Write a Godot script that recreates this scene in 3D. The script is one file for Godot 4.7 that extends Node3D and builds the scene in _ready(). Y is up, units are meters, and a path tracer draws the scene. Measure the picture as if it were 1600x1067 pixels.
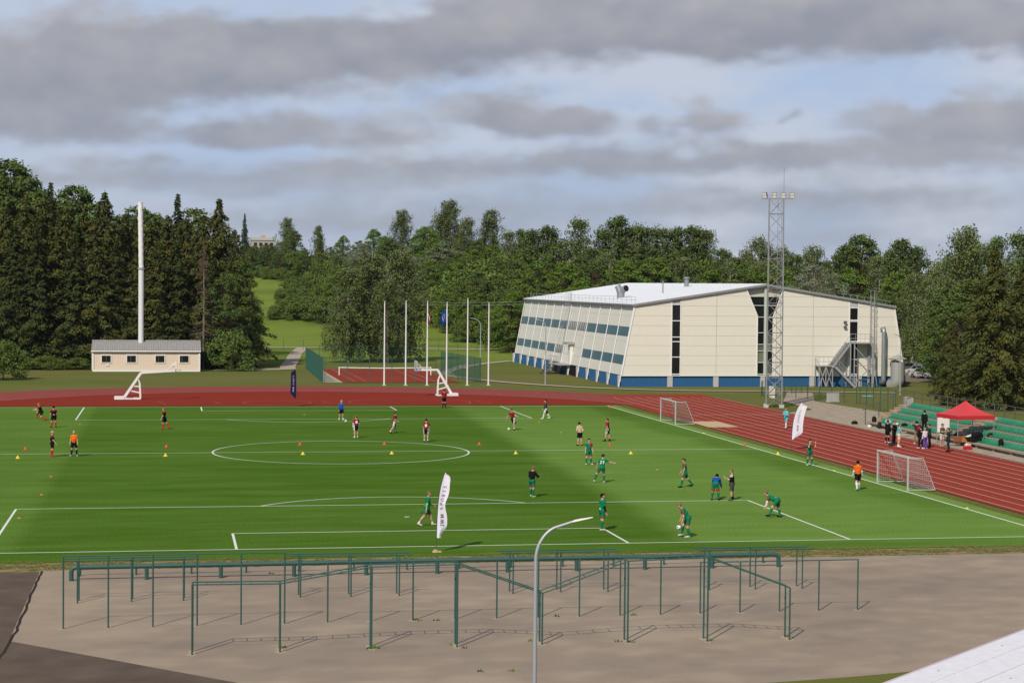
extends Node3D

# ---------------------------------------------------------------- camera figures (world: x right along the goal line, y up, z towards the camera; metres)
const FOC := 2952.05          # focal length in pixels of the 1600 x 1067 photograph
const EYE := Vector3(-12.2154, 12.2167, 86.2844)
const PITCH := 0.0308
const ROLL := 0.0090
const YAW := 0.1799
var cam_r: Vector3
var cam_u: Vector3
var cam_f: Vector3
var rng := RandomNumberGenerator.new()
var names := {}
var mats := {}
var tex := {}

class MB:
	var v := PackedVector3Array()
	var n := PackedVector3Array()
	var c := PackedColorArray()
	var uv := PackedVector2Array()
	var col := Color(1, 1, 1)
	var use_c := false
	var xf := Transform3D.IDENTITY
	func tri(a: Vector3, b: Vector3, d: Vector3) -> void:
		a = xf * a; b = xf * b; d = xf * d
		var nn := (b - a).cross(d - a).normalized()
		v.append(a); v.append(d); v.append(b)
		for k in 3:
			n.append(nn)
			c.append(col)
	func trin(a: Vector3, b: Vector3, d: Vector3, na: Vector3, nb: Vector3, nd: Vector3) -> void:
		v.append(xf * a); v.append(xf * d); v.append(xf * b)
		n.append((xf.basis * na).normalized()); n.append((xf.basis * nd).normalized()); n.append((xf.basis * nb).normalized())
		for k in 3:
			c.append(col)
	func quad(a: Vector3, b: Vector3, d: Vector3, e: Vector3) -> void:
		tri(a, b, d)
		tri(a, d, e)
	func box(p: Vector3, s: Vector3, bs := Basis.IDENTITY) -> void:
		var x := bs.x * s.x * 0.5
		var y := bs.y * s.y * 0.5
		var z := bs.z * s.z * 0.5
		quad(p - x - y + z, p + x - y + z, p + x + y + z, p - x + y + z)
		quad(p + x - y - z, p - x - y - z, p - x + y - z, p + x + y - z)
		quad(p + x - y + z, p + x - y - z, p + x + y - z, p + x + y + z)
		quad(p - x - y - z, p - x - y + z, p - x + y + z, p - x + y - z)
		quad(p - x + y + z, p + x + y + z, p + x + y - z, p - x + y - z)
		quad(p - x - y - z, p + x - y - z, p + x - y + z, p - x - y + z)
	func boxab(a: Vector3, b: Vector3) -> void:
		box((a + b) * 0.5, (b - a).abs())
	func beam(a: Vector3, b: Vector3, w: float, h: float, up := Vector3.UP) -> void:
		var d := b - a
		var z := d.normalized()
		if absf(z.dot(up)) > 0.99:
			up = Vector3.RIGHT
		var x := up.cross(z).normalized()
		var y := z.cross(x)
		box((a + b) * 0.5, Vector3(w, h, d.length()), Basis(x, y, z))
	func tube(pts: Array, rad, sides := 8, cap := true) -> void:
		var rings := []
		var norms := []
		var m := pts.size()
		var x := Vector3.ZERO
		for i in m:
			var t: Vector3 = (pts[mini(i + 1, m - 1)] - pts[maxi(i - 1, 0)]).normalized()
			if x == Vector3.ZERO:
				x = t.cross(Vector3.UP if absf(t.y) < 0.9 else Vector3.RIGHT).normalized()
			x = (x - t * x.dot(t)).normalized()
			var y := t.cross(x)
			var r: float = rad if rad is float else rad[i]
			var ring := []
			var nr := []
			for k in sides:
				var a := TAU * k / sides
				var d := x * cos(a) + y * sin(a)
				ring.append(pts[i] + d * r)
				nr.append(d)
			rings.append(ring)
			norms.append(nr)
		for i in m - 1:
			for k in sides:
				var l := (k + 1) % sides
				trin(rings[i][k], rings[i][l], rings[i + 1][l], norms[i][k], norms[i][l], norms[i + 1][l])
				trin(rings[i][k], rings[i + 1][l], rings[i + 1][k], norms[i][k], norms[i + 1][l], norms[i + 1][k])
		if cap:
			for k in range(1, sides - 1):
				tri(rings[0][0], rings[0][k + 1], rings[0][k])
				tri(rings[m - 1][0], rings[m - 1][k], rings[m - 1][k + 1])
	func lathe(prof: Array, sides := 12, at := Vector3.ZERO) -> void:
		for i in prof.size() - 1:
			var p: Vector2 = prof[i]
			var q: Vector2 = prof[i + 1]
			var sl := Vector2(q.y - p.y, p.x - q.x).normalized()
			for k in sides:
				var a := TAU * k / sides
				var b := TAU * (k + 1) / sides
				var da := Vector3(cos(a), 0, sin(a))
				var db := Vector3(cos(b), 0, sin(b))
				var na := da * sl.x + Vector3.UP * sl.y
				var nb := db * sl.x + Vector3.UP * sl.y
				trin(at + da * p.x + Vector3.UP * p.y, at + da * q.x + Vector3.UP * q.y, at + db * q.x + Vector3.UP * q.y, na, na, nb)
				trin(at + da * p.x + Vector3.UP * p.y, at + db * q.x + Vector3.UP * q.y, at + db * p.x + Vector3.UP * p.y, na, nb, nb)
	func poly(pts: PackedVector2Array, o: Vector3, ux: Vector3, uy: Vector3, thick: float) -> void:   # plate whose front lies on the plane o, ux, uy and which is that thick behind it
		if Geometry2D.is_polygon_clockwise(pts):
			pts = pts.duplicate()
			pts.reverse()
		var nn := ux.cross(uy).normalized()
		var ix := Geometry2D.triangulate_polygon(pts)
		for i in range(0, ix.size(), 3):
			var a := o + ux * pts[ix[i]].x + uy * pts[ix[i]].y
			var b := o + ux * pts[ix[i + 1]].x + uy * pts[ix[i + 1]].y
			var d := o + ux * pts[ix[i + 2]].x + uy * pts[ix[i + 2]].y
			if (b - a).cross(d - a).dot(nn) < 0:
				var t := b
				b = d
				d = t
			tri(a, b, d)
			if thick > 0.0:
				tri(a - nn * thick, d - nn * thick, b - nn * thick)
		if thick > 0.0:
			for i in pts.size():
				var a := o + ux * pts[i].x + uy * pts[i].y
				var j := (i + 1) % pts.size()
				var b := o + ux * pts[j].x + uy * pts[j].y
				quad(a - nn * thick, b - nn * thick, b, a)
	func mesh() -> ArrayMesh:
		var arr := []
		arr.resize(Mesh.ARRAY_MAX)
		arr[Mesh.ARRAY_VERTEX] = v
		arr[Mesh.ARRAY_NORMAL] = n
		if use_c:
			arr[Mesh.ARRAY_COLOR] = c
		if uv.size() == v.size():
			arr[Mesh.ARRAY_TEX_UV] = uv
		var m := ArrayMesh.new()
		m.add_surface_from_arrays(Mesh.PRIMITIVE_TRIANGLES, arr)
		return m

func numbered(nm: String) -> String:
	if not names.has(nm):
		names[nm] = 0
		return nm
	names[nm] += 1
	return "%s_%03d" % [nm, names[nm]]

func tag(o: Node3D, label: String, cat: String, group := "", kind := "") -> Node3D:
	if label: o.set_meta("label", label)
	if cat: o.set_meta("category", cat)
	if group: o.set_meta("group", group)
	if kind: o.set_meta("kind", kind)
	return o

func thing(nm: String, label: String, cat: String, at := Vector3.ZERO, turn := 0.0, group := "") -> Node3D:
	var o := Node3D.new()
	o.name = numbered(nm)
	add_child(o)
	o.position = at
	o.rotation.y = turn
	tag(o, label, cat, group)
	return o

func part(nm: String, m, material: Material, parent: Node) -> MeshInstance3D:
	var o := MeshInstance3D.new()
	o.name = nm
	o.mesh = m.mesh() if m is MB else m
	o.material_override = material
	o.cast_shadow = GeometryInstance3D.SHADOW_CASTING_SETTING_ON
	parent.add_child(o, true)
	return o

func structure(nm: String, m, material: Material) -> MeshInstance3D:
	var o := part(numbered(nm), m, material, self)
	o.set_meta("kind", "structure")
	return o

func copy(o: Node3D, at: Vector3, turn: float, label: String, nm := "") -> Node3D:
	var r := o.duplicate()
	r.name = numbered(nm if nm else String(o.name).rstrip("_0123456789"))
	add_child(r)
	r.position = at
	r.rotation.y = turn
	if label: r.set_meta("label", label)
	return r

func lin(r: float, g: float, b: float) -> Color:      # linear base colour -> albedo_color
	return Color(r, g, b).linear_to_srgb()

func mat(key: String, c := Color(0.5, 0.5, 0.5), rough := 0.8, metal := 0.0) -> StandardMaterial3D:
	if mats.has(key):
		return mats[key]
	var m := StandardMaterial3D.new()
	m.albedo_color = c.linear_to_srgb()
	m.roughness = rough
	m.metallic = metal
	m.cull_mode = BaseMaterial3D.CULL_DISABLED
	m.metallic_specular = 0.5 if rough < 0.7 else 0.04
	mats[key] = m
	return m

func noise_tex(key: String, size: int, freq: float, lo: float, hi: float, octaves := 4, sd := 1, stretch := Vector2.ONE) -> ImageTexture:
	# a grey multiplier texture between lo and hi (sRGB values as stored are near linear around white)
	if tex.has(key):
		return tex[key]
	var f := FastNoiseLite.new()
	f.seed = sd
	f.noise_type = FastNoiseLite.TYPE_SIMPLEX_SMOOTH
	f.frequency = freq
	f.fractal_octaves = octaves
	var im := f.get_seamless_image(int(size / stretch.x), int(size / stretch.y), false, false, 0.1, true)
	im.resize(size, size, Image.INTERPOLATE_CUBIC)
	im.convert(Image.FORMAT_L8)
	var d := im.get_data()
	for i in d.size():
		var t := lo + (hi - lo) * d[i] / 255.0
		d[i] = int(clampf(pow(t, 1.0 / 2.2), 0.0, 1.0) * 255.0)
	im = Image.create_from_data(size, size, false, Image.FORMAT_L8, d)
	im.convert(Image.FORMAT_RGB8)
	var t := ImageTexture.create_from_image(im)
	tex[key] = t
	return t

func surf(key: String, c: Color, rough: float, t: Texture2D, tile: float, vc := false) -> StandardMaterial3D:   # a world-mapped surface
	if mats.has(key):
		return mats[key]
	var m := mat(key, c, rough)
	m.albedo_texture = t
	m.uv1_triplanar = true
	m.uv1_world_triplanar = true
	m.uv1_scale = Vector3.ONE / tile
	m.vertex_color_use_as_albedo = vc
	return m

# ---------------------------------------------------------------- from photograph pixels to directions, and on to places on the ground
func ray(px: float, py: float) -> Vector3:
	return cam_r * ((px - 800.0) / FOC) - cam_u * ((py - 533.5) / FOC) + cam_f

func gp(px: float, py: float, y := 0.0) -> Vector3:
	var d := ray(px, py)
	return EYE + d * ((y - EYE.y) / d.y)

func at_depth(px: float, py: float, dep: float) -> Vector3:      # the point of that line of sight on the plane z = -dep
	var d := ray(px, py)
	return EYE + d * ((-dep - EYE.z) / d.z)

func pix(p: Vector3) -> Vector2:
	var d := p - EYE
	var w := d.dot(cam_f)
	return Vector2(800.0 + FOC * d.dot(cam_r) / w, 533.5 - FOC * d.dot(cam_u) / w)

func hill(x: float, dep: float) -> float:
	var t := maxf(0.0, dep - 268.0)
	var h := 0.092 * t * t / (t + 18.0)
	h = minf(h, 15.0 + (h - 15.0) * 0.12) if h > 15.0 else h
	var left := clampf((-x - 6.0) / 40.0, 0.0, 1.0) * clampf((dep - 195.0) / 80.0, 0.0, 1.0) * 9.0
	var right := clampf((x - 60.0) / 60.0, 0.0, 1.0)
	return maxf(h * (1.0 - right * 0.75), left) + 0.5 * clampf((dep - 250.0) / 60.0, 0.0, 1.0) * (sin(x * 0.05) + sin(dep * 0.06 + x * 0.02))

func on_hill(px: float, py: float) -> Vector3:      # where that line of sight meets the terrain
	var d := ray(px, py)
	var t := 150.0 / -d.z
	for i in 1400:
		var p := EYE + d * t
		if p.y <= hill(p.x, -p.z):
			return p
		t += 0.5
	return EYE + d * t

# ---------------------------------------------------------------- sky
func make_sky() -> PanoramaSkyMaterial:
	var W := 4096
	var H := 2048
	var big := FastNoiseLite.new()
	big.seed = 11
	big.noise_type = FastNoiseLite.TYPE_SIMPLEX_SMOOTH
	big.frequency = 1.0
	big.fractal_octaves = 5
	var fine := FastNoiseLite.new()
	fine.seed = 5
	fine.noise_type = FastNoiseLite.TYPE_SIMPLEX_SMOOTH
	fine.frequency = 1.0
	fine.fractal_octaves = 6
	fine.fractal_gain = 0.52
	# clouds in view: centre and half size, as read from the photograph; weight
	var blobs := [
		[150, 95, 300, 80, 1.15], [420, 100, 300, 62, 1.1], [60, 150, 190, 80, 1.0], [620, 75, 130, 50, 0.8], [330, 35, 260, 30, 0.5],
		[800, 45, 170, 68, 1.0], [1000, 30, 260, 66, 1.25], [1250, 40, 330, 62, 1.3], [1520, 25, 200, 58, 1.2],
		[330, 212, 130, 24, 0.75], [470, 205, 150, 28, 0.9], [600, 222, 110, 20, 0.7], [760, 178, 150, 34, 1.1], [880, 195, 110, 28, 1.0],
		[1088, 192, 76, 27, 1.25], [1218, 178, 20, 13, 0.8], [1470, 196, 165, 40, 1.25], [1580, 185, 120, 38, 1.1],
		[110, 195, 130, 36, 0.8], [60, 270, 220, 26, 0.7], [260, 285, 240, 30, 0.9], [560, 290, 230, 30, 0.85], [420, 262, 120, 16, 0.5],
		[760, 262, 260, 28, 1.0], [960, 250, 160, 26, 0.95], [1150, 245, 150, 26, 1.0], [1330, 250, 200, 28, 1.05], [1530, 245, 130, 22, 0.8],
		[850, 320, 330, 22, 0.8], [1200, 308, 260, 34, 1.0], [1480, 312, 260, 36, 1.0], [300, 350, 420, 30, 0.8], [700, 350, 340, 26, 0.8], [1300, 375, 420, 34, 0.9],
		[-150, 140, 160, 90, 1.0], [-120, 300, 180, 40, 0.9], [1780, 60, 200, 70, 1.2], [1760, 250, 160, 40, 1.0],
	]
	var lo := Image.create(W / 4, H / 4, false, Image.FORMAT_RGBF)
	for y in H / 4:
		var el := PI * 0.5 - PI * (y + 0.5) / (H / 4)
		for x in W / 4:
			lo.set_pixel(x, y, sky_colour(TAU * (x + 0.5) / (W / 4), el, big, fine, null))
	lo.resize(W, H, Image.INTERPOLATE_CUBIC)
	# the part near the view, at full detail
	for y in range(int(H * (0.5 - 13.0 / 180.0)), int(H * (0.5 + 0.5 / 180.0))):
		var el := PI * 0.5 - PI * (y + 0.5) / H
		for x in range(-110, 345):
			var az := TAU * (x + 0.5) / W
			var c := sky_colour(az, el, big, fine, blobs)
			var edge := clampf(minf(x + 110.0, 345.0 - x) / 60.0, 0.0, 1.0) * clampf((13.0 - rad_to_deg(el)) / 2.5, 0.0, 1.0)
			var xx := posmod(x, W)
			lo.set_pixel(xx, y, lo.get_pixel(xx, y).lerp(c, smoothstep(0.0, 1.0, edge)))
	var m := PanoramaSkyMaterial.new()
	m.panorama = ImageTexture.create_from_image(lo)
	m.filter = true
	return m

func sky_colour(az: float, el: float, big: FastNoiseLite, fine: FastNoiseLite, blobs) -> Color:
	var deg := rad_to_deg(el)
	var up := clampf(deg / 30.0, 0.0, 1.0)
	# clear air: pale near the ground, blue higher
	var clear := Color(0.38, 0.44, 0.55).lerp(Color(0.43, 0.54, 0.73), smoothstep(0.0, 0.16, up)).lerp(Color(0.22, 0.36, 0.66), smoothstep(0.3, 1.0, up))
	if el < 0.0:
		return Color(0.16, 0.17, 0.13)
	var ca := cos(az) * cos(el)
	var sa := sin(az) * cos(el)
	var dens := 0.0
	var lit := 0.0
	if blobs == null:
		# a broken layer of low cloud seen ever more edge-on towards the horizon
		var k := 1.0 / (sin(el) + 0.10)
		var p := Vector3(ca * k, 3.0, sa * k)
		dens = big.get_noise_3dv(p * 0.55) * 1.7 + 0.30 + fine.get_noise_3dv(p * 2.2) * 0.3
		dens = smoothstep(-0.10, 0.55, dens)
	else:
		var d := Vector3(sa, sin(el), -ca)
		var w := d.dot(cam_f)
		var px := 800.0 + FOC * d.dot(cam_r) / w
		var py := 533.5 - FOC * d.dot(cam_u) / w
		var w1 := fine.get_noise_2d(px / 210.0, py / 70.0)
		var w2 := fine.get_noise_2d(px / 210.0 + 40.0, py / 70.0)
		var w3 := fine.get_noise_2d(px / 70.0, py / 34.0 + 90.0)
		var qx := px + w1 * 80.0
		var qy := py + w2 * 26.0
		var s := 0.0
		for b in blobs:
			var ex: float = (qx - b[0]) / b[2]
			var ey: float = (qy - b[1]) / b[3]
			if ey > 0.0:
				ey *= 1.15          # flat undersides
			var r := ex * ex + ey * ey
			if r < 2.2:
				var wgt: float = b[4] * pow(1.0 - r / 2.2, 1.6)
				s += wgt
				lit -= wgt * ey
		dens = smoothstep(0.06, 1.22, (s + w3 * 0.36 + w2 * 0.16) * lerpf(1.0, 0.66, smoothstep(205.0, 300.0, py)))
		lit = clampf(lit / maxf(s, 0.15), -1.0, 1.0)
		clear = clear.lerp(Color(0.575, 0.615, 0.705), clampf(0.52 + 1.4 * fine.get_noise_2d(px / 500.0 + 7.0, py / 190.0), 0.0, 0.8) * (1.0 - 0.45 * smoothstep(500.0, 420.0, absf(px - 120.0))))
	var tone := fine.get_noise_3d(ca * 26.0, deg * 0.75, sa * 26.0)
	var soft := fine.get_noise_3d(ca * 9.0, deg * 0.30, sa * 9.0)
	var grey := Color(0.288, 0.306, 0.368).lerp(Color(0.425, 0.425, 0.452), clampf(0.42 + tone * 0.6 + soft * 0.5 + lit * 0.40, 0.0, 1.0))
	grey = grey.lerp(Color(0.355, 0.390, 0.460), 0.8 * smoothstep(7.0, 1.0, deg))
	return clear.lerp(grey, dens * 0.95)

func _ready() -> void:
	rng.seed = 7
	# ---- camera
	var f0 := Vector3(sin(YAW), 0, -cos(YAW))
	var r0 := Vector3(cos(YAW), 0, sin(YAW))
	cam_f = f0 * cos(PITCH) - Vector3.UP * sin(PITCH)
	var u2 := f0 * sin(PITCH) + Vector3.UP * cos(PITCH)
	cam_r = r0 * cos(ROLL) + u2 * sin(ROLL)
	cam_u = -r0 * sin(ROLL) + u2 * cos(ROLL)
	var cam := Camera3D.new()
	cam.name = "camera"
	add_child(cam)
	cam.transform = Transform3D(Basis(cam_r, cam_u, -cam_f), EYE)
	cam.fov = rad_to_deg(2.0 * atan(533.5 / FOC))
	cam.near = 0.5
	cam.far = 4000.0
	cam.current = true
	# ---- sky, exposure
	var env := Environment.new()
	env.background_mode = Environment.BG_SKY
	env.sky = Sky.new()
	env.sky.sky_material = make_sky()
	env.tonemap_mode = Environment.TONE_MAPPER_LINEAR
	env.tonemap_exposure = 1.0
	env.fog_enabled = true
	env.fog_light_color = Color(0.80, 0.86, 0.95)
	env.fog_density = 0.00003
	env.sdfgi_enabled = true
	env.ssao_enabled = true
	env.ssil_enabled = true
	var we := WorldEnvironment.new()
	we.name = "environment"
	we.environment = env
	add_child(we)
	# ---- sun: read from the shadows of the exercise posts (2.55 m high, shadow 1.55 m to the right and 2.35 m away)
	var sun := DirectionalLight3D.new()
	sun.name = "sun"
	add_child(sun)
	sun.look_at_from_position(Vector3.ZERO, Vector3(1.55, -2.55, -2.35), Vector3.UP)
	sun.light_energy = 1.35
	sun.light_color = Color(1.0, 0.955, 0.88)
	sun.light_angular_distance = 0.5
	sun.shadow_enabled = true
	build_ground()
	build_hall()
	build_boiler_house()
	build_court()
	build_far_things()
	build_stand()
	build_bars()
	build_pitch_things()
	build_trees()
	build_people()
	build_small()

# ---------------------------------------------------------------- ground
func sheet(m: MB, pts: Array, y: float) -> void:
	m.poly(PackedVector2Array(pts), Vector3(0, y, 0), Vector3.RIGHT, Vector3.FORWARD, 0.0)

func ribbon(m: MB, pts: Array, w: float, y: float) -> void:      # a flat band along points (x, depth)
	for i in pts.size() - 1:
		var a: Vector2 = pts[i]
		var b: Vector2 = pts[i + 1]
		var t0: Vector2 = (b - pts[maxi(i - 1, 0)]).normalized()
		var t1: Vector2 = (pts[mini(i + 2, pts.size() - 1)] - a).normalized()
		var n0 := Vector2(-t0.y, t0.x) * w * 0.5
		var n1 := Vector2(-t1.y, t1.x) * w * 0.5
		var q := [a + n0, a - n0, b - n1, b + n1]
		var p := []
		for e in q:
			p.append(Vector3(e.x, y + hill(e.x, e.y), -e.y))
		m.quad(p[0], p[1], p[2], p[3])

func curve(pts: Array, step := 8) -> Array:       # smooth polyline through points
	var out := []
	for i in pts.size() - 1:
		for k in step:
			out.append((pts[i] as Vector2).cubic_interpolate(pts[i + 1], pts[maxi(i - 1, 0)], pts[mini(i + 2, pts.size() - 1)], float(k) / step))
	out.append(pts[-1])
	return out

func arc(c: Vector2, r: float, a0: float, a1: float, n := 48) -> Array:
	var out := []
	for i in n + 1:
		var a := deg_to_rad(a0 + (a1 - a0) * i / n)
		out.append(c + Vector2(cos(a), sin(a)) * r)
	return out

func grid(m: MB, x0: float, x1: float, nx: int, d0: float, d1: float, nd: int, y: float, col: Callable, bumpy := false) -> void:
	m.use_c = true
	for i in nx:
		for j in nd:
			var xa := lerpf(x0, x1, float(i) / nx)
			var xb := lerpf(x0, x1, float(i + 1) / nx)
			var da := lerpf(d0, d1, float(j) / nd)
			var db := lerpf(d0, d1, float(j + 1) / nd)
			var co := [Vector2(xa, da), Vector2(xb, da), Vector2(xb, db), Vector2(xa, db)]
			var p := []
			var nn := []
			var cc := []
			for e in co:
				var hh := hill(e.x, e.y) if bumpy else 0.0
				p.append(Vector3(e.x, y + hh, -e.y))
				nn.append(Vector3(hh - hill(e.x + 1, e.y), 1, hill(e.x, e.y + 1) - hh).normalized() if bumpy else Vector3.UP)
				cc.append(col.call(e.x, e.y, (xa + xb) * 0.5))
			for k in [0, 2, 1, 0, 3, 2]:
				m.v.append(p[k])
				m.n.append(nn[k])
				m.c.append(cc[k])

func build_ground() -> void:
	var t_grass := noise_tex("grass", 512, 0.07, 0.45, 1.0, 5, 3)
	var t_fine := noise_tex("fine", 512, 0.16, 0.72, 1.0, 4, 9)
	var t_blot := noise_tex("blot", 1024, 0.006, 0.70, 1.0, 6, 21)
	var t_turf := noise_tex("turf", 512, 0.10, 0.50, 1.0, 4, 17, Vector2(1.6, 1.0))
	var nz := FastNoiseLite.new()
	nz.seed = 4
	nz.frequency = 1.0
	nz.fractal_octaves = 4
	# terrain
	var g := MB.new()
	var gcol := func(x: float, d: float, _m: float) -> Color:
		var n := nz.get_noise_2d(x * 0.03, d * 0.05)
		var n2 := nz.get_noise_2d(x * 0.12 + 50.0, d * 0.25)
		var meadow := smoothstep(178.0, 225.0, d)
		var c := Color(0.165, 0.172, 0.052).lerp(Color(0.200, 0.275, 0.050), meadow)
		c = c.lerp(Color(0.20, 0.185, 0.085), clampf(n2 * 1.1 + 0.10, 0.0, 0.6) * (1.0 - meadow * 0.7))
		c = c.lerp(Color(0.115, 0.165, 0.032), clampf(n * 1.2 + 0.1, 0.0, 0.6))
		return c
	grid(g, -46.0, 94.0, 140, 98.0, 300.0, 150, -0.03, gcol, true)
	grid(g, -46.0, 94.0, 60, 300.0, 620.0, 60, -0.03, gcol, true)
	grid(g, -46.0, 94.0, 70, -130.0, 98.0, 100, -0.03, gcol, true)
	grid(g, -700.0, -46.0, 40, -130.0, 620.0, 60, -0.03, gcol, true)
	grid(g, 94.0, 900.0, 40, -130.0, 620.0, 60, -0.03, gcol, true)
	grid(g, -700.0, 900.0, 80, 620.0, 2200.0, 50, -0.03, gcol, true)
	structure("ground", g, surf("ground", Color(1, 1, 1), 0.95, t_grass, 3.0, true))
	# running track: the bend behind the far goal, its inner field, the home straight
	var t_track := noise_tex("track", 1024, 0.02, 0.80, 1.0, 6, 31)
	var cen := Vector2(0.5, 88.0)
	var m := MB.new()
	sheet(m, [Vector2(-33.5, 99.9), Vector2(33.0, 99.9)] + arc(cen, 36.2, 22, 159, 60), 0.004)
	structure("track_infield", m, surf("infield", Color(0.225, 0.033, 0.020), 0.75, t_track, 9.0))
	m = MB.new()
	var ai := arc(cen, 36.0, 0, 180, 72)
	var ao := arc(cen, 46.6, 0, 180, 72)
	for i in 72:
		m.quad(Vector3(ai[i].x, 0.008, -ai[i].y), Vector3(ao[i].x, 0.008, -ao[i].y), Vector3(ao[i + 1].x, 0.008, -ao[i + 1].y), Vector3(ai[i + 1].x, 0.008, -ai[i + 1].y))
	structure("running_track", m, surf("bend", Color(0.250, 0.060, 0.052), 0.72, t_track, 7.0))
	m = MB.new()
	sheet(m, [Vector2(33.15, -70), Vector2(46.3, -70), Vector2(46.3, 116.9), Vector2(35.0, 117.6), Vector2(33.4, 100.0)], 0.012)
	structure("track_straight", m, surf("straight", Color(0.270, 0.046, 0.029), 0.72, t_track, 8.0))
	m = MB.new()
	for k in 9:
		ribbon(m, arc(cen, 36.0 + 1.25 * k, 20, 170, 90), 0.05 if k else 0.16, 0.016)
	structure("bend_lane_line", m, mat("lane_faint", Color(0.42, 0.24, 0.21)))
	m = MB.new()
	for k in 11:
		ribbon(m, [Vector2(33.72 + 1.25 * k, -60), Vector2(33.72 + 1.25 * k, 82.0 if k < 1 else 112.0)], 0.065, 0.018)
	for dep in [72.0, 84.5, 85.6, 98.0]:
		ribbon(m, [Vector2(36.2, dep), Vector2(46.2, dep)], 0.09, 0.020)
	structure("lane_line", m, surf("lane", Color(0.56, 0.49, 0.46), 0.8, t_fine, 1.5))
	# old ball-court lines on the infield
	m = MB.new()
	ribbon(m, arc(Vector2(-1.5, 104.5), 3.4, 0, 359, 40), 0.05, 0.010)
	ribbon(m, arc(Vector2(12.0, 104.8), 6.2, 0, 359, 60), 0.05, 0.010)
	for e in [[-22.0, -8.0, 107.0], [-6.0, 5.0, 107.5], [6.0, 22.0, 107.5]]:
		ribbon(m, [Vector2(e[0], e[2]), Vector2(e[1], e[2])], 0.04, 0.010)
	for x in [-12.5, -7.0, 4.0, 20.0]:
		ribbon(m, [Vector2(x, 102.5), Vector2(x - 0.8, 106.5)], 0.05, 0.010)
	structure("court_line", m, mat("lane_faint2", Color(0.40, 0.22, 0.18)))
	# sand pit for the jumps
	m = MB.new()
	sheet(m, [Vector2(33.4, 69.8), Vector2(36.1, 69.9), Vector2(36.1, 76.6), Vector2(33.5, 76.6)], 0.024)
	structure("sand_pit", m, surf("sand", Color(0.52, 0.40, 0.24), 0.95, t_fine, 1.2))
	# artificial turf of the pitch
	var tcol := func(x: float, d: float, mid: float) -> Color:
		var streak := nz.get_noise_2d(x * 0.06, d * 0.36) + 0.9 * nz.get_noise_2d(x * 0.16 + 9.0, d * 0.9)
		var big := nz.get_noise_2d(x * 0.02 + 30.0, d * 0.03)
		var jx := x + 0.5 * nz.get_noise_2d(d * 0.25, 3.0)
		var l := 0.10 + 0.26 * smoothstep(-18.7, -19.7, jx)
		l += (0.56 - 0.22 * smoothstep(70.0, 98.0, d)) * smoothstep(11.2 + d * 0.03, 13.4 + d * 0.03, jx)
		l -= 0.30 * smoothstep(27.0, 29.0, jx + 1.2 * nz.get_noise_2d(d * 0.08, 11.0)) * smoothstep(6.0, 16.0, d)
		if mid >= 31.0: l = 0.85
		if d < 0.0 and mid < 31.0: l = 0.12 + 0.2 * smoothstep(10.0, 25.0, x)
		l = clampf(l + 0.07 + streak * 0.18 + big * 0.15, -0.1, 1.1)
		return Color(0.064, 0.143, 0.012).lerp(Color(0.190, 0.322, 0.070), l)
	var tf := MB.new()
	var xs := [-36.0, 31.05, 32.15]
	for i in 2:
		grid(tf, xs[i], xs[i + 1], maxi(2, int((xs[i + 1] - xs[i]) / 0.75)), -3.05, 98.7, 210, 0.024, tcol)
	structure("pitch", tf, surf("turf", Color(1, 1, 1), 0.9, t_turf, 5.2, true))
	m = MB.new()
	var Y := 0.030
	var HL := 48.907
	var LN := 2.0 * HL
	ribbon(m, [Vector2(-36, 0), Vector2(31.1, 0)], 0.12, Y)
	ribbon(m, [Vector2(-36, LN), Vector2(31.1, LN)], 0.12, Y)
	ribbon(m, [Vector2(31.05, 0.06), Vector2(31.05, LN - 0.06)], 0.13, Y)
	ribbon(m, [Vector2(-36, HL), Vector2(30.98, HL)], 0.12, Y)
	ribbon(m, arc(Vector2(0, HL), 9.15, 0, 360, 90), 0.12, Y + 0.004)
	for e in [[0.0, 1.0], [LN, -1.0]]:
		var d0: float = e[0]
		var s: float = e[1]
		for b in [[20.16, 16.5], [9.16, 5.5]]:
			ribbon(m, [Vector2(-b[0], d0 + s * 0.06), Vector2(-b[0], d0 + s * b[1])], 0.12, Y)
			ribbon(m, [Vector2(b[0], d0 + s * 0.06), Vector2(b[0], d0 + s * b[1])], 0.12, Y)
			ribbon(m, [Vector2(-b[0] + 0.06, d0 + s * b[1]), Vector2(b[0] - 0.06, d0 + s * b[1])], 0.12, Y)
		ribbon(m, arc(Vector2(0, d0 + s * 11.0), 9.15, s * 37.0, s * 143.0, 40), 0.12, Y + 0.004)
		ribbon(m, [Vector2(-0.12, d0 + s * 11.0), Vector2(0.12, d0 + s * 11.0)], 0.24, Y)
	structure("pitch_line", m, surf("pitch_line", Color(0.70, 0.74, 0.66), 0.85, t_fine, 1.1))
	# worn margin between turf and asphalt
	m = MB.new()
	var dcol := func(x: float, d: float, _q: float) -> Color:
		var n := nz.get_noise_2d(x * 0.55, d * 1.4) + 0.5 * nz.get_noise_2d(x * 2.0, d * 3.0)
		return Color(0.30, 0.215, 0.125).lerp(Color(0.12, 0.15, 0.045), smoothstep(-0.15, 0.35, n))
	grid(m, -36.0, 52.0, 300, -5.6, -3.0, 12, 0.006, dcol)
	structure("dirt_margin", m, surf("dirt", Color(1, 1, 1), 1.0, t_fine, 1.0, true))
	# asphalt
	m = MB.new()
	sheet(m, [Vector2(-120, -110), Vector2(32.0, -110), Vector2(32.0, -4.9), Vector2(-120, -4.9)], 0.002)
	structure("road", m, surf("dark_asphalt", Color(0.122, 0.096, 0.078), 0.9, t_blot, 14.0))
	m = MB.new()
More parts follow.
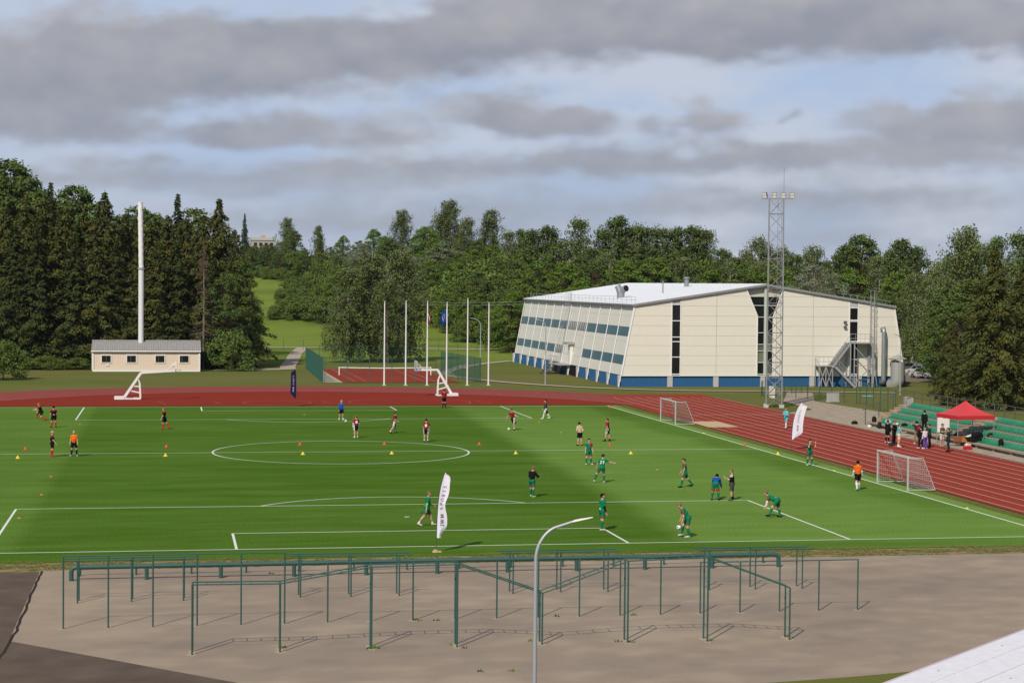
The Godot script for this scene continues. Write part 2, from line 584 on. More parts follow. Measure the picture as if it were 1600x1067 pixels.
	var acol := func(x: float, d: float, _q: float) -> Color:
		var n := 0.6 * nz.get_noise_2d(x * 0.09 + 3.0, d * 0.13) + 0.5 * nz.get_noise_2d(x * 0.4, d * 0.5 + 4.0)
		var n2 := nz.get_noise_2d(x * 0.5 + 60.0, d * 0.9)
		var c := Color(0.300, 0.247, 0.196).lerp(Color(0.375, 0.308, 0.236), smoothstep(-0.15, 0.6, n + 0.3 * n2))
		c = c.lerp(Color(0.255, 0.212, 0.174), smoothstep(0.1, 0.55, -n + 0.25 * n2))
		var lb := smoothstep(-13.0, -17.0, x) * 0.7
		return c.lerp(Color(0.37, 0.29, 0.215), lb * (0.6 + 0.4 * n2))
	var am := MB.new()
	grid(am, -17.5, 60.0, 220, -46.0, -5.3, 120, 0.010, acol)
	# the apron ends on the left along the old joint and below along the dark road
	var keep := MB.new()
	keep.use_c = true
	for i in range(0, am.v.size(), 3):
		var q := (am.v[i] + am.v[i + 1] + am.v[i + 2]) / 3.0
		var dd := -q.z
		var lim := -21.1 - (q.x + 17.35) * 1.05
		if dd > lim - 1.2:
			for k in 3:
				var vv := am.v[i + k]
				keep.v.append(vv)
				keep.n.append(Vector3.UP)
				keep.c.append(am.c[i + k])
	structure("asphalt_apron", keep, surf("apron", Color(1, 1, 1), 0.95, noise_tex("grit", 512, 0.20, 0.66, 1.0, 4, 41), 6.0, true))
	# a clean cut edge of the dark road over the stepped edge of the apron, and its tar joint
	m = MB.new()
	sheet(m, [Vector2(-17.35, -21.1), Vector2(-19.5, -22.0), Vector2(-19.5, -60), Vector2(30, -60), Vector2(18.0, -58.3)], 0.014)
	structure("road", m, mats["dark_asphalt"])
	m = MB.new()
	var jp := []
	for i in 30:
		var d := lerpf(-5.4, -27.5, i / 29.0)
		jp.append(Vector2(-17.42 + 0.10 * nz.get_noise_1d(d * 3.0) - (0.0 if d > -21.0 else (d + 21.0) * -0.05), d))
	ribbon(m, jp, 0.10, 0.018)
	structure("tar_joint", m, mat("tar", Color(0.035, 0.032, 0.03), 0.8))
	# near bend: grass and a strip of track
	m = MB.new()
	var c2 := Vector2(0.5, 9.8)
	ribbon(m, arc(c2, 42.2, 270, 310, 40), 2.2, 0.022)
	structure("grass_verge", m, surf("verge", Color(0.16, 0.17, 0.045), 0.95, t_grass, 1.5))
	m = MB.new()
	ribbon(m, arc(c2, 47.0, 270, 330, 50), 7.6, 0.018)
	structure("running_track", m, mats["straight"])
	m = MB.new()
	ribbon(m, arc(c2, 43.45, 270, 330, 50), 0.08, 0.026)
	structure("lane_line", m, mats["lane"])
	# paths
	var t_grav := noise_tex("gravel", 512, 0.2, 0.75, 1.0, 4, 51)
	var gravel := surf("gravel", Color(0.40, 0.345, 0.27), 0.95, t_grav, 2.0)
	m = MB.new()
	ribbon(m, curve([Vector2(-60, 258), Vector2(-10, 262), Vector2(20, 263.5), Vector2(40, 258), Vector2(70, 252), Vector2(120, 250)]), 4.6, 0.03)
	structure("road", m, gravel)
	m = MB.new()
	ribbon(m, curve([Vector2(12, 262), Vector2(9, 235), Vector2(6.4, 205), Vector2(4.6, 186), Vector2(4.2, 178)]), 2.2, 0.036)
	structure("path", m, gravel)
	m = MB.new()
	ribbon(m, curve([Vector2(-9, 174), Vector2(-3, 175), Vector2(1.5, 176), Vector2(4.4, 178)]), 3.4, 0.042)
	structure("path", m, gravel)
	m = MB.new()
	ribbon(m, curve([Vector2(41, 206), Vector2(33, 192), Vector2(26, 172), Vector2(24.5, 158), Vector2(28, 144), Vector2(36, 131), Vector2(46, 124.5), Vector2(58, 122.5), Vector2(70, 119)]), 1.5, 0.048)
	structure("path", m, gravel)
	m = MB.new()
	sheet(m, [Vector2(46.3, 30), Vector2(50.5, 30), Vector2(50.5, 72), Vector2(56, 86), Vector2(55, 104), Vector2(60, 119), Vector2(57.5, 120.5), Vector2(51.5, 104), Vector2(50.2, 91), Vector2(46.3, 87)], 0.050)
	structure("pavement", m, surf("pave", Color(0.36, 0.305, 0.235), 0.95, t_blot, 9.0))
	# tennis court
	m = MB.new()
	sheet(m, [Vector2(8.6, 142.2), Vector2(23.0, 142.2), Vector2(22.6, 177.5), Vector2(8.6, 177.5)], 0.010)
	structure("tennis_court", m, surf("court", Color(0.235, 0.045, 0.030), 0.85, t_track, 6.0))
	m = MB.new()
	sheet(m, [Vector2(6.2, 142.2), Vector2(8.6, 142.2), Vector2(8.6, 179), Vector2(6.7, 179)], 0.008)
	structure("court_margin", m, gravel)
	m = MB.new()
	for x in [10.2, 11.6, 18.8, 20.2]:
		ribbon(m, [Vector2(x, 144.5), Vector2(x, 176)], 0.06, 0.016)
	for d in [144.5, 152.0, 166.0, 176.0]:
		ribbon(m, [Vector2(10.2, d), Vector2(20.2, d)], 0.06, 0.020)
	structure("court_line", m, mats["lane_faint"])
	# bare patch by the path
	m = MB.new()
	sheet(m, [Vector2(27.5, 180), Vector2(29.5, 178), Vector2(32.5, 192), Vector2(30.5, 191)], 0.055)
	structure("path", m, gravel)
	# tufts on the worn margin and at the posts
	var q := MB.new()
	q.use_c = true
	for k in 7:
		var a := TAU * k / 7.0 + rng.randf() * 0.5
		var dir := Vector3(cos(a), 0, sin(a))
		var sd := Vector3(-dir.z, 0, dir.x) * 0.012
		var hh := rng.randf_range(0.7, 1.0)
		q.col = Color(0.115, 0.155, 0.035).lerp(Color(0.25, 0.22, 0.09), rng.randf() * 0.7)
		q.tri(-sd * 4, sd * 4, dir * 0.7 + Vector3.UP * hh)
	var mmi := MultiMeshInstance3D.new()
	var mm := MultiMesh.new()
	mm.transform_format = MultiMesh.TRANSFORM_3D
	mm.mesh = q.mesh()
	var places := []
	for i in 16000:
		var x := rng.randf_range(-20.0, 44.0)
		var d := rng.randf_range(-5.3, -2.75)
		if nz.get_noise_2d(x * 0.45, d * 1.2 + 7.0) + nz.get_noise_2d(x * 0.12 + 90.0, 0.0) * 0.6 + 0.5 * (absf(d + 4.1) - 0.7) > rng.randf_range(-0.05, 0.35):
			continue
		places.append([Vector3(x, 0.006, -d), rng.randf_range(0.03, 0.13)])
	for i in 6500:
		places.append([Vector3(rng.randf_range(32.2, 33.1), -0.03, -rng.randf_range(2.0, 100.0)), rng.randf_range(0.03, 0.09)])
	mm.instance_count = places.size()
	for i in places.size():
		var s: float = places[i][1]
		mm.set_instance_transform(i, Transform3D(Basis(Vector3.UP, rng.randf() * TAU).scaled(Vector3(s * 1.5, s, s * 1.5)), places[i][0]))
	mmi.name = "grass_tuft"
	mmi.multimesh = mm
	var gm := mat("tuft", Color(1, 1, 1), 0.9)
	gm.vertex_color_use_as_albedo = true
	mmi.material_override = gm
	add_child(mmi)
	tag(mmi, "dry grass tufts in the strip beside the pitch turf", "grass", "", "stuff")

# ---------------------------------------------------------------- sports hall
func corrugated(m: MB, a: Vector3, b: Vector3, h: float, out: Vector3, pitch := 0.30, dep := 1.0) -> void:      # upright sheet from a to b, with trapezoid ribs
	var L := a.distance_to(b)
	var n := maxi(1, int(L / pitch))
	var d := (b - a) / n
	for i in n:
		var p := a + d * i
		var q := [p, p + d * 0.45, p + d * 0.55 + out * 0.1 * pitch * dep, p + d * 0.90 + out * 0.1 * pitch * dep, p + d]
		for k in 4:
			m.quad(q[k], q[k + 1], q[k + 1] + Vector3.UP * h, q[k] + Vector3.UP * h)

func build_hall() -> void:
	var base := Vector3(40.7, 0, -133.0)
	var hall := thing("sports_hall", "large cream sports hall with sloping walls, white roof and blue base", "building", base)
	var t_clad := noise_tex("clad", 512, 0.012, 0.965, 1.0, 5, 61)
	var cream := surf("hall_cream", Color(0.69, 0.665, 0.585), 0.55, t_clad, 6.0)
	var pale := surf("hall_pale", Color(0.66, 0.66, 0.59), 0.5, t_clad, 6.0)
	var blue := mat("hall_blue", Color(0.016, 0.095, 0.235), 0.5)
	var grey := mat("hall_grey", Color(0.42, 0.42, 0.42), 0.8)
	var white := mat("hall_white", Color(0.74, 0.74, 0.74), 0.5)
	var teal := mat("hall_teal", Color(0.055, 0.125, 0.155), 0.45)
	var glass := mat("dark_glass", Color(0.010, 0.012, 0.012), 0.12)
	var gap := mat("hall_gap", Color(0.52, 0.49, 0.42), 0.8)
	var steel := mat("steel", Color(0.42, 0.43, 0.44), 0.5, 0.6)
	# front outline in (x - 40.7, y)
	var W := 36.3
	var yb := 1.36            # top of the blue base
	var outline := PackedVector2Array([Vector2(0.30, yb), Vector2(36.0, yb), Vector2(34.55, 9.85), Vector2(18.15, 12.33), Vector2(1.92, 9.85)])
	# closed core behind the cladding, so that the hall has thickness: walls, back
	var core := MB.new()
	var o2 := PackedVector2Array()
	for p in [Vector2(0.45, 0.0), Vector2(35.85, 0.0), Vector2(34.4, 9.75), Vector2(18.15, 12.2), Vector2(2.08, 9.75)]:
		o2.append(p)
	core.poly(o2, Vector3(0, 0, -0.45), Vector3.RIGHT, Vector3.UP, 69.2)
	part("wall", core, gap, hall)
	var cols := [[0.0, 6.42], [7.52, 12.0], [12.02, 17.12], [19.12, 24.20], [24.22, 28.82], [29.92, 36.3]]
	var glaz := PackedVector2Array([Vector2(17.12, 0.0), Vector2(19.12, 0.0), Vector2(19.12, 8.45), Vector2(20.47, 12.3), Vector2(18.15, 12.6), Vector2(15.55, 12.2), Vector2(17.12, 8.5)])
	var rows := [yb, 2.53, 3.72, 4.92, 6.11, 7.30, 8.49, 9.69, 10.9, 12.4]
	for cc in cols:
		for r in rows.size() - 1:
			var rect := PackedVector2Array([Vector2(cc[0] + 0.008, rows[r] + 0.01), Vector2(cc[1] - 0.008, rows[r] + 0.01), Vector2(cc[1] - 0.008, rows[r + 1] - 0.01), Vector2(cc[0] + 0.008, rows[r + 1] - 0.01)])
			for p1 in Geometry2D.intersect_polygons(rect, outline):
				for p2 in Geometry2D.clip_polygons(p1, glaz):
					if p2.size() < 3:
						continue
					var m := MB.new()
					m.poly(p2, Vector3.ZERO, Vector3.RIGHT, Vector3.UP, 0.12)
					part("wall_panel", m, cream, hall)
	# trim under the cladding, corner trims
	var m := MB.new()
	m.boxab(Vector3(0.2, yb - 0.10, 0.06), Vector3(36.1, yb - 0.005, -0.1))
	for x in [6.42, 7.52, 17.12, 19.12, 28.82, 29.92]:
		m.boxab(Vector3(x - 0.06, yb, 0.05), Vector3(x + 0.06, 8.5 if x > 15 and x < 20 else 10.3, 0.003))
	m.beam(Vector3(0.28, yb, 0.01), Vector3(1.9, 9.85, 0.01), 0.14, 0.12)
	m.beam(Vector3(36.02, yb, 0.01), Vector3(34.57, 9.85, 0.01), 0.14, 0.12)
	m.beam(Vector3(17.12, 8.5, 0.01), Vector3(15.62, 11.92, 0.01), 0.14, 0.12)
	m.beam(Vector3(19.12, 8.45, 0.01), Vector3(20.42, 11.95, 0.01), 0.14, 0.12)
	part("wall_trim", m, white, hall)
	# blue base of the front, with grey piers between
	var piers := [[0.0, 0.28], [5.97, 6.62], [11.69, 12.34], [17.6, 18.2], [23.83, 24.4], [29.8, 30.5], [36.0, 36.3]]
	for i in piers.size() - 1:
		m = MB.new()
		corrugated(m, Vector3(piers[i][1], -0.1, -0.16), Vector3(piers[i + 1][0], -0.1, -0.16), yb, Vector3.BACK)
		part("base_panel", m, blue, hall)
	for i in range(1, piers.size() - 1):
		m = MB.new()
		m.boxab(Vector3(piers[i][0], -0.1, 0.0), Vector3(piers[i][1], yb - 0.1, -0.3))
		part("pier", m, grey, hall)
	# glazing strips
	for e in [[6.42, 7.52, 10.5, [1.5, 3.55, 5.4, 5.95, 7.9, 9.85, 10.5]], [28.82, 29.92, 10.5, [1.5, 3.3, 5.5, 7.95, 8.1, 9.6, 10.5]]]:
		var ys: Array = e[3]
		for k in ys.size() - 1:
			var w := MB.new()
			w.boxab(Vector3(e[0] + 0.09, ys[k] + 0.06, -0.04), Vector3(e[1] - 0.09, ys[k + 1] - 0.06, -0.08))
			part("window_pane", w, grey if k == ys.size() - 2 else glass, hall)
		for k in ys.size():
			var fr := MB.new()
			fr.boxab(Vector3(e[0] + 0.06, ys[k] - 0.05, 0.02), Vector3(e[1] - 0.06, ys[k] + 0.05, -0.06))
			part("window_bar", fr, white, hall)
	var gy := [1.5, 2.9, 4.3, 5.1, 6.5, 8.4, 9.8, 10.9]
	for k in gy.size() - 1:
		for s in [0, 1]:
			var xl := 17.2 if s == 0 else 18.28
			var xr := 18.0 if s == 0 else 19.04
			if gy[k] > 8.3:
				if s == 0: xl = lerpf(17.12, 15.62, (gy[k + 1] - 8.5) / 3.4) + 0.2
				else: xr = lerpf(19.12, 20.42, (gy[k + 1] - 8.5) / 3.4) - 0.2
			var w := MB.new()
			w.boxab(Vector3(xl, gy[k] + 0.05, -0.22), Vector3(xr, gy[k + 1] - 0.05, -0.26))
			part("window_pane", w, [glass, mat("old_glass", Color(0.10, 0.11, 0.10), 0.3), mat("green_glass", Color(0.16, 0.17, 0.13), 0.25)][0 if k > 3 else (k * 2 + s) % 3], hall)
	m = MB.new()
	m.boxab(Vector3(18.0, 1.4, -0.05), Vector3(18.28, 12.1, -0.2))
	for y in gy:
		m.boxab(Vector3(17.15 if y < 8.5 else 16.2, y - 0.045, -0.08), Vector3(18.0, y + 0.045, -0.2))
		m.boxab(Vector3(18.28, y - 0.045, -0.08), Vector3(19.1 if y < 8.5 else 20.0, y + 0.045, -0.2))
	m.beam(Vector3(15.8, 11.7, -0.1), Vector3(18.0, 12.0, -0.1), 0.1, 0.16)
	m.beam(Vector3(18.28, 12.0, -0.1), Vector3(20.3, 11.75, -0.1), 0.1, 0.16)
	part("window_frame", m, mat("mint_steel", Color(0.46, 0.52, 0.46), 0.5), hall)
	# left facade: a leaning plane, twelve bays between white ribs
	var up := Vector3(1.92 - 0.30, 9.85 - yb, 0).normalized()
	var o := Vector3(0.30, yb, 0)
	var hh := 8.49 / up.y
	var per := 5.845
	var bands := [0.0, 1.28, 2.40, 4.1, 4.70, 5.85, 7.2, hh]
	for b in 12:
		var z0 := b * per
		for k in bands.size() - 1:
			var w := MB.new()
			var win: bool = k == 1 or k == 4
			var inset := 0.02 if win else 0.0
			w.poly(PackedVector2Array([Vector2(-z0 - per + 0.04, bands[k] + 0.008), Vector2(-z0 - 0.04, bands[k] + 0.008), Vector2(-z0 - 0.04, bands[k + 1] - 0.008), Vector2(-z0 - per + 0.04, bands[k + 1] - 0.008)]), o + Vector3(inset, 0, 0), Vector3.BACK, up, 0.06)
			var nmw := "wall_panel"
			var mt: Material = pale
			if win:
				nmw = "window_pane"
				mt = teal
				if (k == 4 and (b == 4 or b == 5)) or (k == 1 and b == 6):
					mt = mat("old_glass", Color(0.10, 0.11, 0.10), 0.3)
				elif k == 1 and (b == 4 or b == 5):
					nmw = "wall_panel"
					mt = pale
			part(nmw, w, mt, hall)
		# blue plinth with pillars
		if b in [4, 6]:
			m = MB.new()
			m.boxab(Vector3(0.10, -0.4, -z0 - 0.5), Vector3(0.13, yb - 0.05, -z0 - per + 0.5))
			part("base_opening", m, mat("dark_void", Color(0.02, 0.02, 0.02), 0.9), hall)
		else:
			m = MB.new()
			corrugated(m, Vector3(0.10, -0.7, -z0 - per + 0.5), Vector3(0.10, -0.7, -z0 - 0.35), yb + 0.65, Vector3.LEFT)
			part("base_panel", m, blue, hall)
	for b in 13:
		m = MB.new()
		m.boxab(Vector3(-0.10, -0.8, -b * per - 0.02), Vector3(0.12, yb, -b * per - 0.42))
		part("pier", m, grey, hall)
		m = MB.new()
		m.beam(Vector3(-0.08, -0.2, -b * per + 0.0), Vector3(1.80, 9.9, -b * per + 0.0), 0.09, 0.11, Vector3.FORWARD)
		part("rib", m, white, hall)
	# window frames of the old windows
	for b in [4, 5]:
		for s in 5:
			var z: float = -(b * per + 0.3 + s * (per - 0.6) / 4.0)
			m = MB.new()
			m.beam(o + up * 4.72 + Vector3(0.035, 0, z), o + up * 5.83 + Vector3(0.0, 0, z), 0.12, 0.03)
			part("window_bar", m, white, hall)
	for s in 5:
		var z := -(6 * per + 0.3 + s * (per - 0.6) / 4.0)
		m = MB.new()
		m.beam(o + up * 1.3 + Vector3(0.035, 0, z), o + up * 2.38 + Vector3(0.0, 0, z), 0.12, 0.03)
		part("window_bar", m, white, hall)
	# landing, door, steps and cage ladder on the left facade
	m = MB.new()
	var dz := -(5.2 * per)
	m.boxab(Vector3(-1.5, 1.25, dz + 1.6), Vector3(0.5, 1.35, dz - 5.0))
	part("landing", m, steel, hall)
	m = MB.new()
	m.boxab(Vector3(0.2, 1.4, dz + 1.2), Vector3(0.62, 4.0, dz + 0.2))
	part("door", m, mat("door_white", Color(0.66, 0.66, 0.60), 0.5), hall)
	m = MB.new()
	m.boxab(Vector3(-0.3, 4.05, dz + 1.5), Vector3(0.8, 4.35, dz - 0.6))
	part("door_canopy", m, mat("canopy_grey", Color(0.30, 0.29, 0.27), 0.7), hall)
	m = MB.new()
	for k in 7:
		m.boxab(Vector3(-1.5, 1.15 - 0.26 * k, dz - 1.2 + 0.0), Vector3(-1.5 - 0.3 * (k + 1), 1.2 - 0.26 * k, dz - 3.6))
	m.beam(Vector3(-1.5, 1.1, dz - 1.2), Vector3(-3.6, -0.6, dz - 1.2), 0.06, 0.2)
	m.beam(Vector3(-1.5, 1.1, dz - 3.6), Vector3(-3.6, -0.6, dz - 3.6), 0.06, 0.2)
	part("steps", m, mat("step_steel", Color(0.16, 0.16, 0.16), 0.6, 0.4), hall)
	m = MB.new()
	for k in 7:
		var z := dz + 1.5 - k * 1.05
		m.tube([Vector3(-1.45, 1.3, z), Vector3(-1.45, 2.4, z)], 0.025, 5)
	for y in [1.85, 2.4]:
		m.tube([Vector3(-1.45, y, dz + 1.5), Vector3(-1.45, y, dz - 4.9)], 0.025, 5)
	part("railing", m, steel, hall)
	var cage := func(par: Node, p0: Vector3, p1: Vector3, side: Vector3, out: Vector3, rise: float) -> void:
		var l := MB.new()
		var top := p1 + Vector3.UP * rise
		for s in [-0.24, 0.24]:
			l.tube([p0 + side * s, p1 + side * s, top + side * s], 0.03, 5)
		var n := int(p0.distance_to(p1) / 0.3)
		for i in n:
			var p := p0.lerp(p1, float(i) / n)
			l.tube([p - side * 0.24, p + side * 0.24], 0.016, 4, false)
		part("ladder", l, steel, par)
		l = MB.new()
		var nh := int((p0.distance_to(top) - 2.2) / 0.75)
		for i in nh + 1:
			var p := p0 + Vector3.UP * 2.2 + (top - p0 - Vector3.UP * 2.2) * (float(i) / nh)
			var pts := []
			for k in 9:
				var a := PI * k / 8.0
				pts.append(p + side * cos(a) * 0.36 + out * sin(a) * 0.7)
			l.tube(pts, 0.02, 4, false)
		for k in [1, 4, 7]:
			var a: float = PI * k / 8.0
			var off: Vector3 = side * cos(a) * 0.36 + out * sin(a) * 0.7
			l.tube([p0 + Vector3.UP * 2.2 + off, p1 + off, top + off], 0.016, 4, false)
		part("ladder_cage", l, steel, par)
	cage.call(hall, o + up * 0.4 + Vector3(-0.25, 0, -6.05 * per), o + up * 8.5 + Vector3(-0.25, 0, -6.05 * per), Vector3.FORWARD, Vector3.LEFT, 1.3)
	# right wall, back eaves: plain sheet
	m = MB.new()
	m.quad(Vector3(36.0, yb, 0), Vector3(36.0, yb, -70.1), Vector3(34.55, 9.85, -70.1), Vector3(34.55, 9.85, 0))
	part("wall", m, pale, hall)
	m = MB.new()
	m.boxab(Vector3(35.9, -0.3, -0.2), Vector3(36.25, yb, -70.0))
	part("base_panel", m, blue, hall)
	# roof: two slopes with standing seams, edge flashings, guard rail
	var roofm := surf("roof_white", Color(0.63, 0.655, 0.70), 0.45, t_clad, 7.0)
	var rl := Vector3(1.55, 9.86, 0.22)
	var rt := Vector3(18.15, 12.42, 0.22)
	var rr := Vector3(34.75, 9.86, 0.22)
	var dz2 := Vector3(0, 0, -70.6)
	for e in [[rl, rt], [rt, rr]]:
		m = MB.new()
		var a: Vector3 = e[0]
		var b: Vector3 = e[1]
		var nn := Vector3(a.y - b.y, b.x - a.x, 0).normalized()
		m.quad(a, b, b + dz2, a + dz2)
		m.quad(a - nn * 0.16, a + dz2 - nn * 0.16, b + dz2 - nn * 0.16, b - nn * 0.16)
		m.quad(a - nn * 0.16, b - nn * 0.16, b, a)
		m.quad(a - nn * 0.16, a, a + dz2, a - nn * 0.16 + dz2)
		var rs := part("roof", m, roofm, hall)
		m = MB.new()
		for k in 59:
			var z := Vector3(0, 0, -0.8 - 1.2 * k)
			m.beam(a + z + nn * 0.012, b + z + nn * 0.012, 0.035, 0.04)
		part("roof_seam", m, roofm, rs)
	m = MB.new()
	m.beam(rl + Vector3(0.0, -0.13, 0.03), rt + Vector3(0, -0.13, 0.03), 0.05, 0.24)
	m.beam(rt + Vector3(0, -0.13, 0.03), rr + Vector3(0, -0.13, 0.03), 0.05, 0.24)
	m.boxab(rl + Vector3(-0.13, -0.2, 0), rl + Vector3(0.0, -0.03, 0) + dz2)
	part("roof_flashing", m, mat("flash_grey", Color(0.30, 0.31, 0.32), 0.4, 0.3), hall)
	m = MB.new()
	for k in 30:
		var p := Vector3(2.1, 9.95, -0.6 - k * 2.3)
		m.tube([p, p + Vector3(0, 0.75, 0)], 0.022, 4)
	for y in [10.35, 10.7]:
		m.tube([Vector3(2.1, y, -0.6), Vector3(2.1, y, -67.3)], 0.018, 4)
	for k in 7:
		var x := 33.6 - k * 0.9
		m.tube([Vector3(x, 10.0 + k * 0.14, -0.5), Vector3(x, 10.5 + k * 0.14, -0.5)], 0.02, 4)
	m.tube([Vector3(34.2, 10.42, -0.5), Vector3(28.2, 11.33, -0.5)], 0.02, 4)
	part("railing", m, steel, hall)
	# bent ventilation pipe, flues, rods on the roof
	var pd := at_depth(943, 471, 165.0) - base
	m = MB.new()
	m.tube([Vector3(pd.x, 10.2, -22.0), Vector3(pd.x, 11.3, -22.0)], 0.50, 14)
	m.tube([Vector3(pd.x - 0.12, 11.2, -22.0), Vector3(pd.x - 0.25, 11.7, -22.1), Vector3(pd.x - 0.42, 12.0, -22.2)], 0.42, 14)
	m.tube([Vector3(pd.x + 0.05, 11.2, -22.0), Vector3(pd.x + 0.35, 11.6, -21.5), Vector3(pd.x + 0.52, 11.7, -21.1)], 0.42, 14, false)
	part("roof_vent", m, mat("zinc", Color(0.30, 0.33, 0.35), 0.45, 0.5), hall)
	m = MB.new()
	m.tube([Vector3(pd.x + 0.50, 11.69, -21.15), Vector3(pd.x + 0.515, 11.70, -21.12)], 0.385, 14)
	part("vent_opening", m, mats["dark_void"], hall)
	for e in [[1073, 452, 158.0, 0.30, 1.3], [1036, 458, 150.0, 0.08, 1.6]]:
		var q := at_depth(e[0], e[1], e[2]) - base
		m = MB.new()
		m.tube([q - Vector3(0, 0.6, 0), q + Vector3(0, e[4], 0)], e[3], 10)
		if e[3] > 0.2:
			m.tube([q + Vector3(0, e[4] + 0.1, 0), q + Vector3(0, e[4] + 0.35, 0)], e[3] + 0.12, 10)
		part("flue", m, mats["zinc"], hall)
	# outside stair of the front: two platforms, two flights, braces
	var st := func(nm: String, q: MB) -> void: part(nm, q, mat("stair_steel", Color(0.40, 0.41, 0.43), 0.55, 0.4), hall)
	var zf := 1.7
	m = MB.new()
	m.boxab(Vector3(28.3, 5.28, 0.1), Vector3(31.4, 5.4, zf))
	st.call("stair_platform", m)
	m = MB.new()
	m.boxab(Vector3(24.4, 2.5, 0.1), Vector3(26.2, 2.6, zf))
	st.call("stair_platform", m)
	m = MB.new()
	for s in [0.15, zf - 0.05]:
		m.beam(Vector3(26.2, 2.5, s), Vector3(28.4, 5.3, s), 0.06, 0.25)
	for k in 15:
		var p := Vector3(26.25 + 2.1 * k / 14.0, 2.6 + 2.7 * k / 14.0, zf * 0.5)
		m.box(p, Vector3(0.28, 0.04, zf - 0.3))
	st.call("stair_flight", m)
	m = MB.new()
	for s in [zf + 0.1, zf + 1.2]:
		m.beam(Vector3(26.1, 2.5, s), Vector3(28.6, 0.0, s), 0.06, 0.25)
	for k in 13:
		var p := Vector3(26.2 + 2.3 * k / 12.0, 2.4 - 2.3 * k / 12.0, zf + 0.65)
		m.box(p, Vector3(0.28, 0.04, 1.1))
	st.call("stair_flight", m)
	m = MB.new()
	for x in [24.45, 25.3, 26.15]:
		for z in [0.2, zf - 0.05]:
			m.beam(Vector3(x, 0, z), Vector3(x, 2.5, z), 0.10, 0.10)
	for x in [28.4, 28.9, 31.2, 31.35]:
		for z in [0.2, zf - 0.05]:
			m.beam(Vector3(x, 0, z), Vector3(x, 5.3, z), 0.12, 0.12)
	st.call("stair_post", m)
	m = MB.new()
	for e in [[24.45, 0.0, 25.3, 2.5], [25.3, 0.0, 24.45, 2.5], [25.3, 0.0, 26.15, 2.5], [26.15, 0.0, 25.3, 2.5], [28.9, 4.9, 31.2, 2.6], [31.2, 2.6, 28.9, 0.4], [28.9, 2.6, 31.2, 2.6]]:
		m.beam(Vector3(e[0], e[1], zf - 0.02), Vector3(e[2], e[3], zf - 0.02), 0.09, 0.09)
	m.beam(Vector3(31.3, 4.0, zf), Vector3(31.8, 0.1, zf), 0.08, 0.08)
	st.call("stair_brace", m)
	m = MB.new()
	var rails := [[Vector3(24.4, 2.6, zf), Vector3(26.2, 2.6, zf)], [Vector3(24.4, 2.6, zf), Vector3(24.4, 2.6, 0.2)], [Vector3(26.2, 2.6, zf), Vector3(28.4, 5.4, zf)], [Vector3(28.4, 5.4, zf), Vector3(31.4, 5.4, zf)], [Vector3(31.4, 5.4, zf), Vector3(31.4, 5.4, 0.2)], [Vector3(26.2, 2.55, zf + 1.2), Vector3(28.6, 0.1, zf + 1.2)]]
	for r in rails:
		var a: Vector3 = r[0]
		var b: Vector3 = r[1]
		for y in [0.5, 1.05]:
			m.tube([a + Vector3(0, y, 0), b + Vector3(0, y, 0)], 0.03, 5)
		var n := maxi(2, int(a.distance_to(b) / 0.55))
		for k in n + 1:
			var p := a.lerp(b, float(k) / n)
			m.tube([p, p + Vector3(0, 1.05, 0)], 0.02, 4)
	st.call("railing", m)
	cage.call(hall, Vector3(31.65, 1.3, 0.3), Vector3(31.65, 10.3, 0.3), Vector3.RIGHT, Vector3.BACK, 1.4)
	# duct pipe and bulky extractor by the right corner
	m = MB.new()
	m.tube([Vector3(33.0, 7.0, 0.15), Vector3(33.0, 7.1, 0.6), Vector3(33.0, 6.6, 0.75), Vector3(33.0, 0.9, 0.75), Vector3(33.0, 0.5, 0.6), Vector3(33.0, 0.5, 0.1)], 0.28, 12)
	part("duct_pipe", m, mats["zinc"], hall)
	m = MB.new()
	m.tube([Vector3(34.6, 3.0, 1.3), Vector3(34.6, 0.9, 1.3), Vector3(34.5, 0.35, 1.1), Vector3(34.2, 0.1, 0.4)], 0.85, 16)
	m.lathe([Vector2(0.02, 3.95), Vector2(1.15, 3.45), Vector2(1.1, 3.38), Vector2(0.7, 3.4)], 16, Vector3(34.6, 0, 1.3))
	for k in 8:
		var a := TAU * k / 8
		m.beam(Vector3(34.6 + cos(a) * 0.8, 2.9, 1.3 + sin(a) * 0.8), Vector3(34.6 + cos(a) * 0.8, 3.45, 1.3 + sin(a) * 0.8), 0.08, 0.04)
	part("extractor", m, mat("extract", Color(0.36, 0.38, 0.37), 0.5, 0.3), hall)
	# wall lamp heads
	for y in [7.9, 7.3]:
		m = MB.new()
		m.box(Vector3(28.2, y, 0.25), Vector3(0.35, 0.16, 0.3))
		part("wall_lamp", m, mat("dark_metal", Color(0.08, 0.08, 0.08), 0.6), hall)

